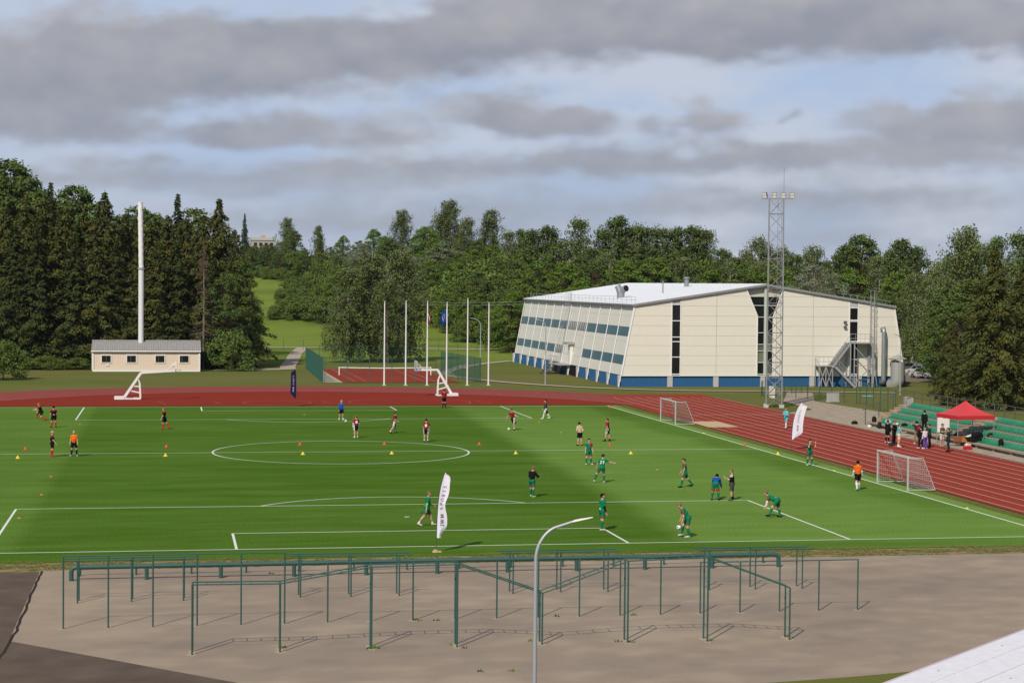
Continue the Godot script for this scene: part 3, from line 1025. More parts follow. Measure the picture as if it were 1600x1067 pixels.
# ---------------------------------------------------------------- low boiler house with tall flue
func build_boiler_house() -> void:
	var b := Vector3(-22.2, 0.0, -170.9)
	var h := thing("boiler_house", "low beige cabin with corrugated roof and four dark windows", "building", b)
	var beige := mat("cabin_beige", Color(0.66, 0.55, 0.455), 0.7)
	var white := mat("cabin_white", Color(0.72, 0.71, 0.68), 0.6)
	var L := 14.0
	var D := 6.0
	var m := MB.new()
	corrugated(m, Vector3(0.15, 0.25, 0), Vector3(L - 0.15, 0.25, 0), 2.45, Vector3.BACK, 0.34, 0.3)
	part("wall", m, beige, h)
	m = MB.new()
	corrugated(m, Vector3(L, 0.25, -0.15), Vector3(L, 0.25, -D + 0.15), 2.45, Vector3.RIGHT, 0.34)
	m.poly(PackedVector2Array([Vector2(0, 2.7), Vector2(-D, 2.7), Vector2(-D * 0.5, 3.75)]), Vector3(L, 0, 0), Vector3.BACK, Vector3.UP, 0.0)
	part("wall", m, beige, h)
	m = MB.new()
	m.boxab(Vector3(0.05, 0.2, -0.05), Vector3(L - 0.05, 2.6, -D))
	part("wall_core", m, beige, h)
	m = MB.new()
	m.boxab(Vector3(-0.05, -0.1, 0.12), Vector3(L + 0.12, 0.22, -D))
	for x in [0.0, L]:
		m.boxab(Vector3(x - 0.13, 0.2, 0.1), Vector3(x + 0.13, 2.75, -0.12))
	m.boxab(Vector3(L - 0.05, 0.2, -D + 0.1), Vector3(L + 0.1, 2.75, -D))
	m.boxab(Vector3(-0.2, 2.62, 0.33), Vector3(L + 0.2, 2.80, 0.28))
	m.beam(Vector3(L + 0.16, 2.7, 0.3), Vector3(L + 0.16, 3.8, -D * 0.5), 0.06, 0.2)
	m.beam(Vector3(L + 0.16, 3.8, -D * 0.5), Vector3(L + 0.16, 2.7, -D - 0.3), 0.06, 0.2)
	part("trim", m, white, h)
	# corrugated roof
	for s in [0, 1]:
		m = MB.new()
		var e0 := Vector3(-0.2, 2.82, 0.35) if s == 0 else Vector3(-0.2, 2.82, -D - 0.35)
		var r0 := Vector3(-0.2, 3.95, -D * 0.5)
		var n := 96
		var dx := Vector3((L + 0.4) / n, 0, 0)
		var nn := Vector3(0, 0.045, 0)
		for k in n:
			var a := e0 + dx * k
			var q := r0 + dx * k
			var f0 := nn * (1.0 if k % 2 == 0 else 0.0)
			var f1 := nn * (0.0 if k % 2 == 0 else 1.0)
			m.quad(a + f0, a + dx + f1, q + dx + f1, q + f0)
		part("roof", m, surf("fibre_roof", Color(0.30, 0.295, 0.29), 0.9, tex["blot"], 4.0), h)
	m = MB.new()
	m.tube([Vector3(-0.2, 3.98, -D * 0.5), Vector3(L + 0.2, 3.98, -D * 0.5)], 0.12, 8)
	part("roof_ridge", m, mats["fibre_roof"], h)
	for i in 4:
		var x: float = [1.75, 5.05, 8.8, 12.0][i]
		m = MB.new()
		m.boxab(Vector3(x - 0.72, 1.10, 0.09), Vector3(x + 0.72, 2.22, 0.04))
		var w := part("window", m, white, h)
		m = MB.new()
		m.boxab(Vector3(x - 0.58, 1.22, 0.11), Vector3(x + 0.58, 2.10, 0.093))
		part("window_pane", m, mats["dark_glass"], w)
		m = MB.new()
		m.boxab(Vector3(x - 0.02 - 0.1 * i, 1.22, 0.125), Vector3(x + 0.03 - 0.1 * i, 2.10, 0.112))
		part("mullion", m, mat("mull_dark", Color(0.10, 0.10, 0.09), 0.6), w)
	for x in [1.9, 10.6]:
		m = MB.new()
		m.boxab(Vector3(x - 0.25, 0.72, 0.09), Vector3(x + 0.25, 0.95, 0.04))
		part("vent_grille", m, white, h)
	# flue
	var ch := thing("chimney_flue", "tall white metal flue standing up through the cabin roof", "chimney", b + Vector3(6.25, 3.2, -2.6))
	var wm := mat("flue_white", Color(0.70, 0.70, 0.72), 0.45, 0.1)
	m = MB.new()
	m.tube([Vector3(0, -0.5, 0), Vector3(0, 10.6, 0)], 0.36, 16)
	part("lower_pipe", m, wm, ch)
	m = MB.new()
	var pts := []
	var rad := []
	for k in 34:
		var y := 10.6 + 8.9 * k / 33.0
		pts.append(Vector3(0.018 * sin(k * 1.7) - 0.004 * k, y, 0.015 * cos(k * 2.3)))
		rad.append(0.33 + 0.016 * sin(k * 2.9) * clampf((k - 12) / 10.0, 0.0, 1.0))
	m.tube(pts, rad, 16)
	part("wrapped_pipe", m, surf("wrap_white", Color(0.74, 0.73, 0.73), 0.6, tex["clad"], 2.0), ch)
	m = MB.new()
	m.tube([Vector3(0, 10.45, 0), Vector3(0, 10.7, 0)], 0.46, 16)
	part("collar", m, mat("collar_grey", Color(0.33, 0.33, 0.35), 0.5), ch)
	m = MB.new()
	m.boxab(Vector3(-0.6, -0.02, 0.7), Vector3(0.6, 0.12, -0.5))
	m.tube([Vector3(0, 0.05, 0), Vector3(0, 0.5, 0)], 0.46, 12)
	part("roof_flashing", m, mat("flash_beige", Color(0.42, 0.37, 0.28), 0.6), ch)

# ---------------------------------------------------------------- court fence, flags, hoops, mast, lamps
func mesh_fence(nm: String, label: String, a: Vector2, b: Vector2, h: float, wire: float, gap: float, posts: int, group := "", rails := 2) -> Node3D:
	var base := Vector3(a.x, hill(a.x, a.y), -a.y)
	var r := thing(nm, label, "fence", base, 0.0, group)
	var green := mat("fence_green", Color(0.016, 0.085, 0.062), 0.6)
	var d := Vector3(b.x - a.x, 0, -(b.y - a.y))
	for k in posts:
		var m := MB.new()
		var p := d * (float(k) / (posts - 1))
		m.boxab(p + Vector3(-0.035, -0.2, -0.035), p + Vector3(0.035, h + 0.08, 0.035))
		part("post", m, green, r)
	var w := MB.new()
	var n := int(d.length() / gap)
	var u := d.normalized()
	var sd := Vector3(-u.z, 0, u.x) * wire
	for k in n:
		var p := d * ((k + 0.5) / n)
		w.quad(p - u * wire + sd, p + u * wire + sd, p + u * wire + sd + Vector3.UP * h, p - u * wire + sd + Vector3.UP * h)
		w.quad(p + sd, p - sd, p - sd + Vector3.UP * h, p + sd + Vector3.UP * h)
	for k in rails:
		var y := h * (k + 0.5) / rails
		w.beam(Vector3(0, y, 0), d + Vector3(0, y, 0), 0.012, wire * 2.5)
	w.beam(Vector3(0, h, 0), d + Vector3(0, h, 0), 0.02, 0.025)
	part("wire_mesh", w, green, r)
	return r

func build_court() -> void:
	mesh_fence("mesh_fence", "tall green mesh fence along the cabin side of the red court", Vector2(6.1, 142), Vector2(6.7, 179.5), 3.0, 0.004, 0.05, 14, "", 6)
	mesh_fence("mesh_fence", "tall green mesh fence between red court and curved path", Vector2(25.5, 142.4), Vector2(23.7, 164.2), 3.0, 0.004, 0.06, 8, "", 6)
	mesh_fence("mesh_fence", "open green mesh fence behind the flagpoles before the red court", Vector2(6.3, 141.6), Vector2(25.3, 141.8), 3.0, 0.0022, 0.16, 8, "", 3)
	mesh_fence("mesh_fence", "green mesh fence closing the back of the red court under birches", Vector2(8.6, 179.6), Vector2(23.6, 179.0), 3.2, 0.003, 0.14, 6, "", 3)
	mesh_fence("wire_fence", "thin post fence along the road on the meadow", Vector2(-6, 252), Vector2(46, 250), 1.9, 0.002, 0.6, 16, "", 3)
	# net
	var n0 := Vector3(9.7, 0, -160.5)
	var net := thing("tennis_net", "low white taped net across the red court", "net", n0)
	var wm := mat("white_paint", Color(0.74, 0.74, 0.72), 0.5)
	for x in [0.0, 12.1]:
		var m := MB.new()
		m.boxab(Vector3(x - 0.06, -0.05, -0.06), Vector3(x + 0.06, 1.08, 0.06))
		part("post", m, wm, net)
	var m := MB.new()
	var tp := []
	for k in 13:
		tp.append(Vector3(12.1 * k / 12.0, 1.03 - 0.09 * sin(PI * k / 12.0), 0))
	for k in 12:
		m.beam(tp[k], tp[k + 1], 0.05, 0.11)
	part("tape", m, wm, net)
	m = MB.new()
	for k in 80:
		m.boxab(Vector3(0.15 * (k + 0.5), 0.08, -0.002), Vector3(0.15 * (k + 0.5) + 0.004, 0.95, 0.002))
	for k in 7:
		m.boxab(Vector3(0.05, 0.1 + 0.12 * k, -0.002), Vector3(12.05, 0.104 + 0.12 * k, 0.002))
	part("netting", m, mat("net_dark", Color(0.03, 0.04, 0.035), 0.8), net)

func flag_cloth(c1: Color, fold: float, w: float, h: float, kind: int) -> MB:
	var m := MB.new()
	m.use_c = true
	var nx := 10
	var ny := 12
	var p := func(i: int, j: int) -> Vector3:
		var u := float(i) / nx
		var v := float(j) / ny
		var x := u * w * fold
		return Vector3(x, -v * h - u * u * 0.9 * h * (1.0 - fold), 0.14 * sin(u * 9.0 + v * 2.0) * u)
	for i in nx:
		for j in ny:
			var v := (j + 0.5) / ny
			var u := (i + 0.5) / nx
			m.col = c1
			if kind == 0 and absf(v - 0.5) < 0.11:
				m.col = Color(0.75, 0.74, 0.73)
			if kind == 1:
				var r := Vector2((u - 0.5) * 1.5, v - 0.5).length()
				var a := atan2(v - 0.5, (u - 0.5) * 1.5)
				if r > 0.22 and r < 0.36 and fposmod(a * 6.0 / PI, 1.0) < 0.42:
					m.col = Color(0.75, 0.55, 0.05)
			m.quad(p.call(i, j), p.call(i, j + 1), p.call(i + 1, j + 1), p.call(i + 1, j))
	return m

func lamp_post(nm: String, label: String, at: Vector3, h: float, arm: Vector3, r0: float, head: float) -> void:
	var l := thing(nm, label, "street lamp", at)
	var galv := mat("galvanised", Color(0.40, 0.43, 0.45), 0.5, 0.35)
	var m := MB.new()
	var a := arm.normalized()
	var al := arm.length()
	var rise := al * 0.9
	var pts := [Vector3.ZERO, Vector3(0, h * 0.5, 0), Vector3(0, h - rise, 0)]
	var rad := [r0, r0 * 0.85, r0 * 0.75]
	for k in range(1, 9):
		var t := k / 8.0
		var an := t * 1.22
		pts.append(Vector3(0, h - rise, 0) + a * al * 0.72 * (1.0 - cos(an)) / (1.0 - cos(1.22)) * 0.62 + Vector3.UP * rise * 0.86 * sin(an) / sin(1.22))
		rad.append(r0 * lerpf(0.75, 0.62, t))
	var e: Vector3 = pts[-1] + (a * 0.42 + Vector3.UP * 0.13) * al
	pts.append(e)
	rad.append(r0 * 0.58)
	m.tube(pts, rad, 12)
	part("pole", m, galv, l)
	m = MB.new()
	var d := (a * 0.97 + Vector3.UP * 0.20).normalized()
	var sd := d.cross(Vector3.UP).normalized()
	var u := sd.cross(d)
	var prof := [[0.0, 0.07, 0.07], [0.1, 0.09, 0.09], [0.14, 0.13, 0.11], [0.45, 0.15, 0.10], [0.8, 0.13, 0.06], [0.98, 0.06, 0.04], [1.0, 0.02, 0.02]]
	var rings := []
	for q in prof:
		var ring := []
		for k in 10:
			var an := TAU * k / 10
			ring.append(e + d * q[0] * head + sd * cos(an) * q[1] * head * 0.75 + u * (sin(an) * q[2] * (0.7 if sin(an) > 0 else 0.35)) * head)
		rings.append(ring)
	for i in rings.size() - 1:
		for k in 10:
			m.quad(rings[i][k], rings[i][(k + 1) % 10], rings[i + 1][(k + 1) % 10], rings[i + 1][k])
	part("lamp_head", m, mat("lamp_white", Color(0.66, 0.66, 0.60), 0.45), l)
	m = MB.new()
	m.tube([Vector3(0, 0, 0), Vector3(0, 0.03, 0)], r0 * 2.2, 10)
	part("base_plate", m, galv, l)

func build_far_things() -> void:
	var wm := mat("pole_white", Color(0.72, 0.72, 0.72), 0.4)
	# flagpoles
	var tops := [472.0, 471.5, 472.0, 473.5, 467.0, 474.5]
	var px := [600.0, 633.5, 667.0, 697.5, 730.0, 763.0]
	var pole_labels := ["bare white flagpole at the cabin end of the flagpole row", "bare white flagpole between the end pole and the dark red flag", "white flagpole flying the dark red and white flag", "white flagpole flying the blue flag", "bare white flagpole next to the blue flag pole", "bare white flagpole at the hall end of the flagpole row"]
	for i in 6:
		var b := gp(px[i], 602.0)
		var h := (at_depth(px[i], tops[i], -b.z)).y
		var r := thing("flagpole", pole_labels[i], "flagpole", b, 0.0, "flagpoles in a row behind the track")
		var m := MB.new()
		m.tube([Vector3.ZERO, Vector3(0, h * 0.55, 0), Vector3(0, h, 0)], [0.10, 0.085, 0.06], 10)
		part("pole", m, wm, r)
		m = MB.new()
		m.lathe([Vector2(0.0, h + 0.16), Vector2(0.07, h + 0.08), Vector2(0.0, h - 0.01)], 8)
		part("finial", m, wm, r)
		m = MB.new()
		m.boxab(Vector3(-0.22, -0.05, -0.22), Vector3(0.22, 0.04, 0.22))
		part("foot", m, mats["hall_grey"], r)
		if i == 2 or i == 3:
			var f := thing("flag", "drooping dark red flag with a white stripe" if i == 2 else "drooping blue flag with a ring of yellow stars", "flag", b + Vector3(0.07 if i == 2 else -0.07, h - 0.75, 0.0))
			m = flag_cloth(Color(0.20, 0.012, 0.02) if i == 2 else Color(0.01, 0.06, 0.30), 0.13 if i == 2 else 0.34, 2.0, 1.45, 0 if i == 2 else 1)
			var fm := mat("flag_cloth", Color(1, 1, 1), 0.8)
			fm.vertex_color_use_as_albedo = true
			var c := part("cloth", m, fm, f)
			c.rotation.y = 0.0 if i == 2 else PI
			m = MB.new()
			m.tube([Vector3(0, 0.05, 0), Vector3(0, -1.5, 0)], 0.012, 5)
			part("halyard", m, wm, f)
	# basketball stands
	for i in 2:
		var b := gp(203, 624.5) if i == 0 else gp(694.0, 619.0)
		var r := thing("basketball_stand", "white basketball stand reaching out in front of the beige cabin" if i == 0 else "white basketball stand with blue padding in front of the flagpoles", "basketball stand", b)
		var s := 1.0 if i == 0 else -1.0
		var w := mat("stand_white", Color(0.72, 0.71, 0.70), 0.45)
		var k := 1.0
		var m := MB.new()
		if i == 0:
			m.boxab(Vector3(-1.55, 0.06, -0.55), Vector3(1.05, 0.20, -0.45))
			m.boxab(Vector3(-1.55, 0.06, 0.45), Vector3(1.05, 0.20, 0.55))
			m.boxab(Vector3(-1.60, 0.05, -0.6), Vector3(-0.6, 0.36, 0.6))
		else:
			m.boxab(Vector3(-0.9, 0.06, -0.55), Vector3(1.3, 0.20, -0.45))
			m.boxab(Vector3(-0.9, 0.06, 0.45), Vector3(1.3, 0.20, 0.55))
			m.boxab(Vector3(0.55, 0.05, -0.6), Vector3(1.45, 0.34, 0.6))
		part("base_frame", m, w, r)
		# mast: a slanted box beam and an upright, joined by struts, then the long arm
		var foot_b := Vector3(-0.62 * s, 0.25, 0)
		var foot_f := Vector3(1.0 * s, 0.2, 0) if i == 0 else Vector3(0.8 * s, 0.2, 0)
		var knee := Vector3(1.05 * s, 2.75, 0) if i == 0 else Vector3(0.4 * s, 2.7, 0)
		if i == 1:
			foot_b = Vector3(0.75, 0.3, 0)
			foot_f = Vector3(-0.75, 0.2, 0)
			knee = Vector3(-0.75, 2.85, 0)
		m = MB.new()
		m.beam(foot_b, knee, 0.24, 0.26)
		part("mast", m, w, r)
		var mid := foot_b.lerp(knee, 0.62)
		m = MB.new()
		m.beam(foot_f, Vector3(foot_f.x - 0.08 * s, mid.y - 0.1, 0), 0.16, 0.18)
		part("upright", m, w, r)
		m = MB.new()
		m.beam(Vector3(foot_f.x, 0.7, 0), foot_b.lerp(knee, 0.28), 0.10, 0.12)
		m.beam(Vector3(foot_f.x - 0.05 * s, 1.35, 0), foot_b.lerp(knee, 0.46), 0.10, 0.12)
		m.beam(Vector3(foot_f.x - 0.08 * s, mid.y - 0.1, 0), foot_b.lerp(knee, 0.80), 0.14, 0.14)
		part("strut", m, w, r)
		var tip := knee + (Vector3(3.5, 0.22, 0) if i == 0 else Vector3(-2.35, -0.02, 0))
		m = MB.new()
		m.beam(knee, tip, 0.20, 0.20)
		part("arm", m, w, r)
		var fx := tip.x
		m = MB.new()
		for z in [-0.85, 0.85]:
			m.beam(Vector3(fx, tip.y - 0.1, z), Vector3(fx, tip.y + 0.95, z), 0.06, 0.06)
		for y in [-0.1, 0.95]:
			m.beam(Vector3(fx, tip.y + y, -0.85), Vector3(fx, tip.y + y, 0.85), 0.06, 0.06)
		m.beam(Vector3(fx, tip.y + 0.85, 0.5), Vector3(fx - s * 0.95, tip.y, 0), 0.05, 0.05)
		m.beam(Vector3(fx, tip.y + 0.85, -0.5), Vector3(fx - s * 0.95, tip.y, 0), 0.05, 0.05)
		part("backboard_frame", m, w, r)
		m = MB.new()
		m.boxab(Vector3(fx - 0.012, tip.y - 0.06, -0.82), Vector3(fx + 0.012, tip.y + 0.92, 0.82))
		var gl := mat("clear_board", Color(0.8, 0.82, 0.85), 0.05)
		gl.transparency = BaseMaterial3D.TRANSPARENCY_ALPHA
		gl.albedo_color.a = 0.15
		part("backboard", m, gl, r)
		m = MB.new()
		m.boxab(Vector3(fx - 0.06, tip.y - 0.20, -0.86), Vector3(fx + 0.06, tip.y - 0.11, 0.86))
		m.boxab(Vector3(fx - 0.05, tip.y - 0.11, 0.83), Vector3(fx + 0.05, tip.y + 0.2, 0.9))
		part("padding", m, mat("pad_blue", Color(0.05, 0.14, 0.42), 0.6), r)
		m = MB.new()
		var pts := []
		for q in 17:
			var a := TAU * q / 16
			pts.append(Vector3(fx + s * 0.38 + cos(a) * 0.225, tip.y + 0.02, sin(a) * 0.225))
		m.tube(pts, 0.014, 5, false)
		part("hoop", m, mat("hoop_red", Color(0.42, 0.05, 0.03), 0.5), r)
	# lattice floodlight mast
	var tb := Vector3(47.85, 0, -96.0)
	var tw := thing("floodlight_mast", "grey lattice steel mast with four white floodlights on top", "floodlight mast", tb, -0.32)
	var ts := mat("mast_steel", Color(0.20, 0.212, 0.225), 0.65, 0.2)
	var H := 20.9
	var cor := []
	for e in [[-1, 1], [1, 1], [1, -1], [-1, -1]]:
		cor.append([Vector3(0.78 * e[0], 0, 0.78 * e[1]), Vector3(0.72 * e[0], H, 0.72 * e[1])])
		var m := MB.new()
		m.beam(cor[-1][0], cor[-1][1], 0.14, 0.14)
		part("leg", m, ts, tw)
		m = MB.new()
		m.box(cor[-1][0] + Vector3(0, 0.12, 0), Vector3(0.5, 0.3, 0.5))
		part("footing", m, mats["hall_grey"], tw)
	for f in 4:
		var a: Array = cor[f]
		var b: Array = cor[(f + 1) % 4]
		var m := MB.new()
		var n := 14
		for k in n:
			var t0 := float(k) / n
			var t1 := float(k + 1) / n
			var A0: Vector3 = a[0].lerp(a[1], t0)
			var B0: Vector3 = b[0].lerp(b[1], t0)
			var A1: Vector3 = a[0].lerp(a[1], t1)
			var B1: Vector3 = b[0].lerp(b[1], t1)
			if k % 2 == 0 or k < 9: m.beam(A0, B1, 0.05, 0.05)
			if k % 2 == 1 or k < 9: m.beam(B0, A1, 0.05, 0.05)
			if k < 8 or k % 3 == 0: m.beam(A1, B1, 0.055, 0.055)
		part("bracing", m, ts, tw)
	var m := MB.new()
	for s in [-0.2, 0.2]:
		m.beam(Vector3(s + 0.35, 0.4, -0.3), Vector3(s + 0.35, H, -0.3), 0.04, 0.04)
	for k in 66:
		m.boxab(Vector3(0.15, 0.6 + 0.3 * k, -0.31), Vector3(0.55, 0.62 + 0.3 * k, -0.29))
	part("ladder", m, ts, tw)
	m = MB.new()
	m.tube([Vector3(0.72, H, -0.6), Vector3(0.72, H + 3.2, -0.6)], 0.02, 5)
	part("lightning_rod", m, ts, tw)
	m = MB.new()
	m.beam(Vector3(-1.5, H + 0.02, 0.5), Vector3(1.7, H + 0.02, 0.5), 0.09, 0.09)
	m.beam(Vector3(-0.75, H - 0.02, 0.75), Vector3(-0.75, H - 0.02, -0.75), 0.07, 0.07)
	m.beam(Vector3(0.75, H - 0.02, 0.75), Vector3(0.75, H - 0.02, -0.75), 0.07, 0.07)
	part("cross_arm", m, ts, tw)
	m = MB.new()
	m.boxab(Vector3(-0.5, 0.9, 0.5), Vector3(0.1, 2.1, 0.2))
	part("switch_box", m, mat("box_cream", Color(0.52, 0.50, 0.44), 0.6), tw)
	for k in 4:
		var x: float = [-1.15, -0.22, 0.66, 1.55][k]
		m = MB.new()
		var bs := Basis(Vector3.UP, -0.5 if k == 0 else 0.0) * Basis(Vector3.RIGHT, 0.35)
		m.box(Vector3(x, H + 0.38, 0.55), Vector3(0.46, 0.52, 0.16), bs)
		var fl := part("floodlight", m, mats["dark_metal"], tw)
		m = MB.new()
		for y in [-0.14, 0.14]:
			m.box(Vector3(x, H + 0.38, 0.55) + bs * Vector3(0, y, 0.09), Vector3(0.40, 0.22, 0.02), bs)
		part("lamp_glass", m, mat("lamp_glass", Color(0.78, 0.78, 0.76), 0.25), fl)
		m = MB.new()
		m.box(Vector3(x, H + 0.1, 0.52), Vector3(0.08, 0.2, 0.08))
		part("bracket", m, ts, fl)
	# street lamps
	var lb := gp(852, 600.0)
	lamp_post("street_lamp", "slender street lamp on the grass beside the hall facade", lb, at_depth(843, 500, -lb.z).y, Vector3(-1.0, 0, 0.1), 0.07, 0.6)
	lb = Vector3(37.4, 0, -215.0)
	lamp_post("street_lamp", "slender street lamp behind the flagpoles by the curved path", lb, at_depth(734, 498, 215.0).y, Vector3(-1.3, 0, 0), 0.09, 0.7)
	lb = gp(1407, 617.0)
	lamp_post("street_lamp", "slender street lamp at the hall corner behind the seating", lb, at_depth(1396, 522, -lb.z).y, Vector3(-0.9, 0, 0.1), 0.07, 0.6)
	var D := -44.5
	var f1 := at_depth(837, 900, D)
	var tip := at_depth(922, 806, D)
	lamp_post("street_lamp", "tall galvanised street lamp with white head among the green exercise bars", Vector3(f1.x, 0, -D), tip.y - 0.14, Vector3((tip.x - f1.x) * 0.77, 0, 0), 0.055, 0.50)
	# apartment block far up the hill
	var ap := at_depth(410, 380, 640.0)
	var bl := thing("apartment_block", "distant grey flat roofed block above the trees", "building", ap - Vector3(0, 14, 0))
	m = MB.new()
	m.boxab(Vector3(-4.4, -8, 6), Vector3(4.4, 15.0, -6))
	part("wall", m, mat("block_grey", Color(0.36, 0.33, 0.30), 0.9), bl)
	m = MB.new()
	m.boxab(Vector3(-4.6, 15.0, 6.3), Vector3(4.6, 16.1, -6.3))
	part("roof", m, mat("block_roof", Color(0.42, 0.41, 0.40), 0.9), bl)
	m = MB.new()
	m.boxab(Vector3(-0.7, 16.1, 1), Vector3(0.9, 17.0, -1))
	part("stair_head", m, mat("block_brick", Color(0.40, 0.27, 0.20), 0.9), bl)
	for i in 4:
		for j in 2:
			m = MB.new()
			m.boxab(Vector3(-3.6 + i * 2.0, 10.0 + j * 2.7, 6.04), Vector3(-2.4 + i * 2.0, 11.4 + j * 2.7, 5.98))
			part("window_pane", m, mats["dark_glass"], bl)
	# parked cars seen past the hall corner
	var cars := [[Vector2(87.2, 152), Color(0.55, 0.56, 0.58), "silver car parked behind the hall, close to the wall"], [Vector2(90.0, 160), Color(0.62, 0.62, 0.62), "white car parked behind the hall under the trees"], [Vector2(92.2, 168), Color(0.10, 0.11, 0.13), "dark car parked behind the hall furthest from the pitch"], [Vector2(88.4, 147), Color(0.05, 0.055, 0.06), "black car parked behind the hall beside the silver one"]]
	for e in cars:
		make_car(Vector3(e[0].x, 0, -e[0].y), e[1], e[2])
	m = MB.new()
	sheet(m, [Vector2(80, 142), Vector2(104, 142), Vector2(110, 185), Vector2(82, 185)], 0.02)
	structure("parking_area", m, mats["apron"] if false else surf("parking", Color(0.20, 0.17, 0.14), 0.95, tex["blot"], 9.0))

func make_car(at: Vector3, c: Color, label: String) -> void:
	var r := thing("parked_car", label, "car", at, -1.25, "cars parked behind the hall")
	var paint := mat("paint%.2f%.2f" % [c.r, c.b], c, 0.25, 0.2)
	paint.clearcoat_enabled = true
	var dark := mats["dark_glass"] as Material
	var side := PackedVector2Array([Vector2(-2.15, 0.35), Vector2(-2.2, 0.75), Vector2(-1.2, 0.92), Vector2(-0.55, 1.42), Vector2(0.9, 1.45), Vector2(1.75, 0.98), Vector2(2.15, 0.9), Vector2(2.2, 0.35)])
	var m := MB.new()
	m.poly(side, Vector3(0, 0, 0.85), Vector3.RIGHT, Vector3.UP, 1.7)
	part("body", m, paint, r)
	for s in [-1.0, 1.0]:
		m = MB.new()
		m.poly(PackedVector2Array([Vector2(-1.0, 0.95), Vector2(-0.48, 1.36), Vector2(0.15, 1.38), Vector2(0.15, 0.95)]), Vector3(0, 0, s * 0.86), Vector3.RIGHT, Vector3.UP, 0.0)
		m.poly(PackedVector2Array([Vector2(0.22, 0.95), Vector2(0.22, 1.38), Vector2(0.86, 1.39), Vector2(1.5, 0.98)]), Vector3(0, 0, s * 0.86), Vector3.RIGHT, Vector3.UP, 0.0)
		part("side_window", m, dark, r)
		for x in [-1.35, 1.35]:
			m = MB.new()
			m.tube([Vector3(x, 0.32, s * 0.7), Vector3(x, 0.32, s * 0.87)], 0.32, 14)
			var w := part("wheel", m, mat("tyre", Color(0.02, 0.02, 0.02), 0.9), r)
			m = MB.new()
			m.tube([Vector3(x, 0.32, s * 0.86), Vector3(x, 0.32, s * 0.885)], 0.2, 12)
			part("rim", m, mat("rim", Color(0.4, 0.4, 0.42), 0.4, 0.7), w)
	m = MB.new()
	m.quad(Vector3(-1.18, 0.95, -0.75), Vector3(-1.18, 0.95, 0.75), Vector3(-0.6, 1.40, 0.7), Vector3(-0.6, 1.40, -0.7))
	part("windscreen", m, dark, r)
	for s in [-1.0, 1.0]:
		m = MB.new()
		m.box(Vector3(-2.18, 0.68, s * 0.62), Vector3(0.06, 0.13, 0.34))
		part("headlight", m, mats["lamp_glass"], r)

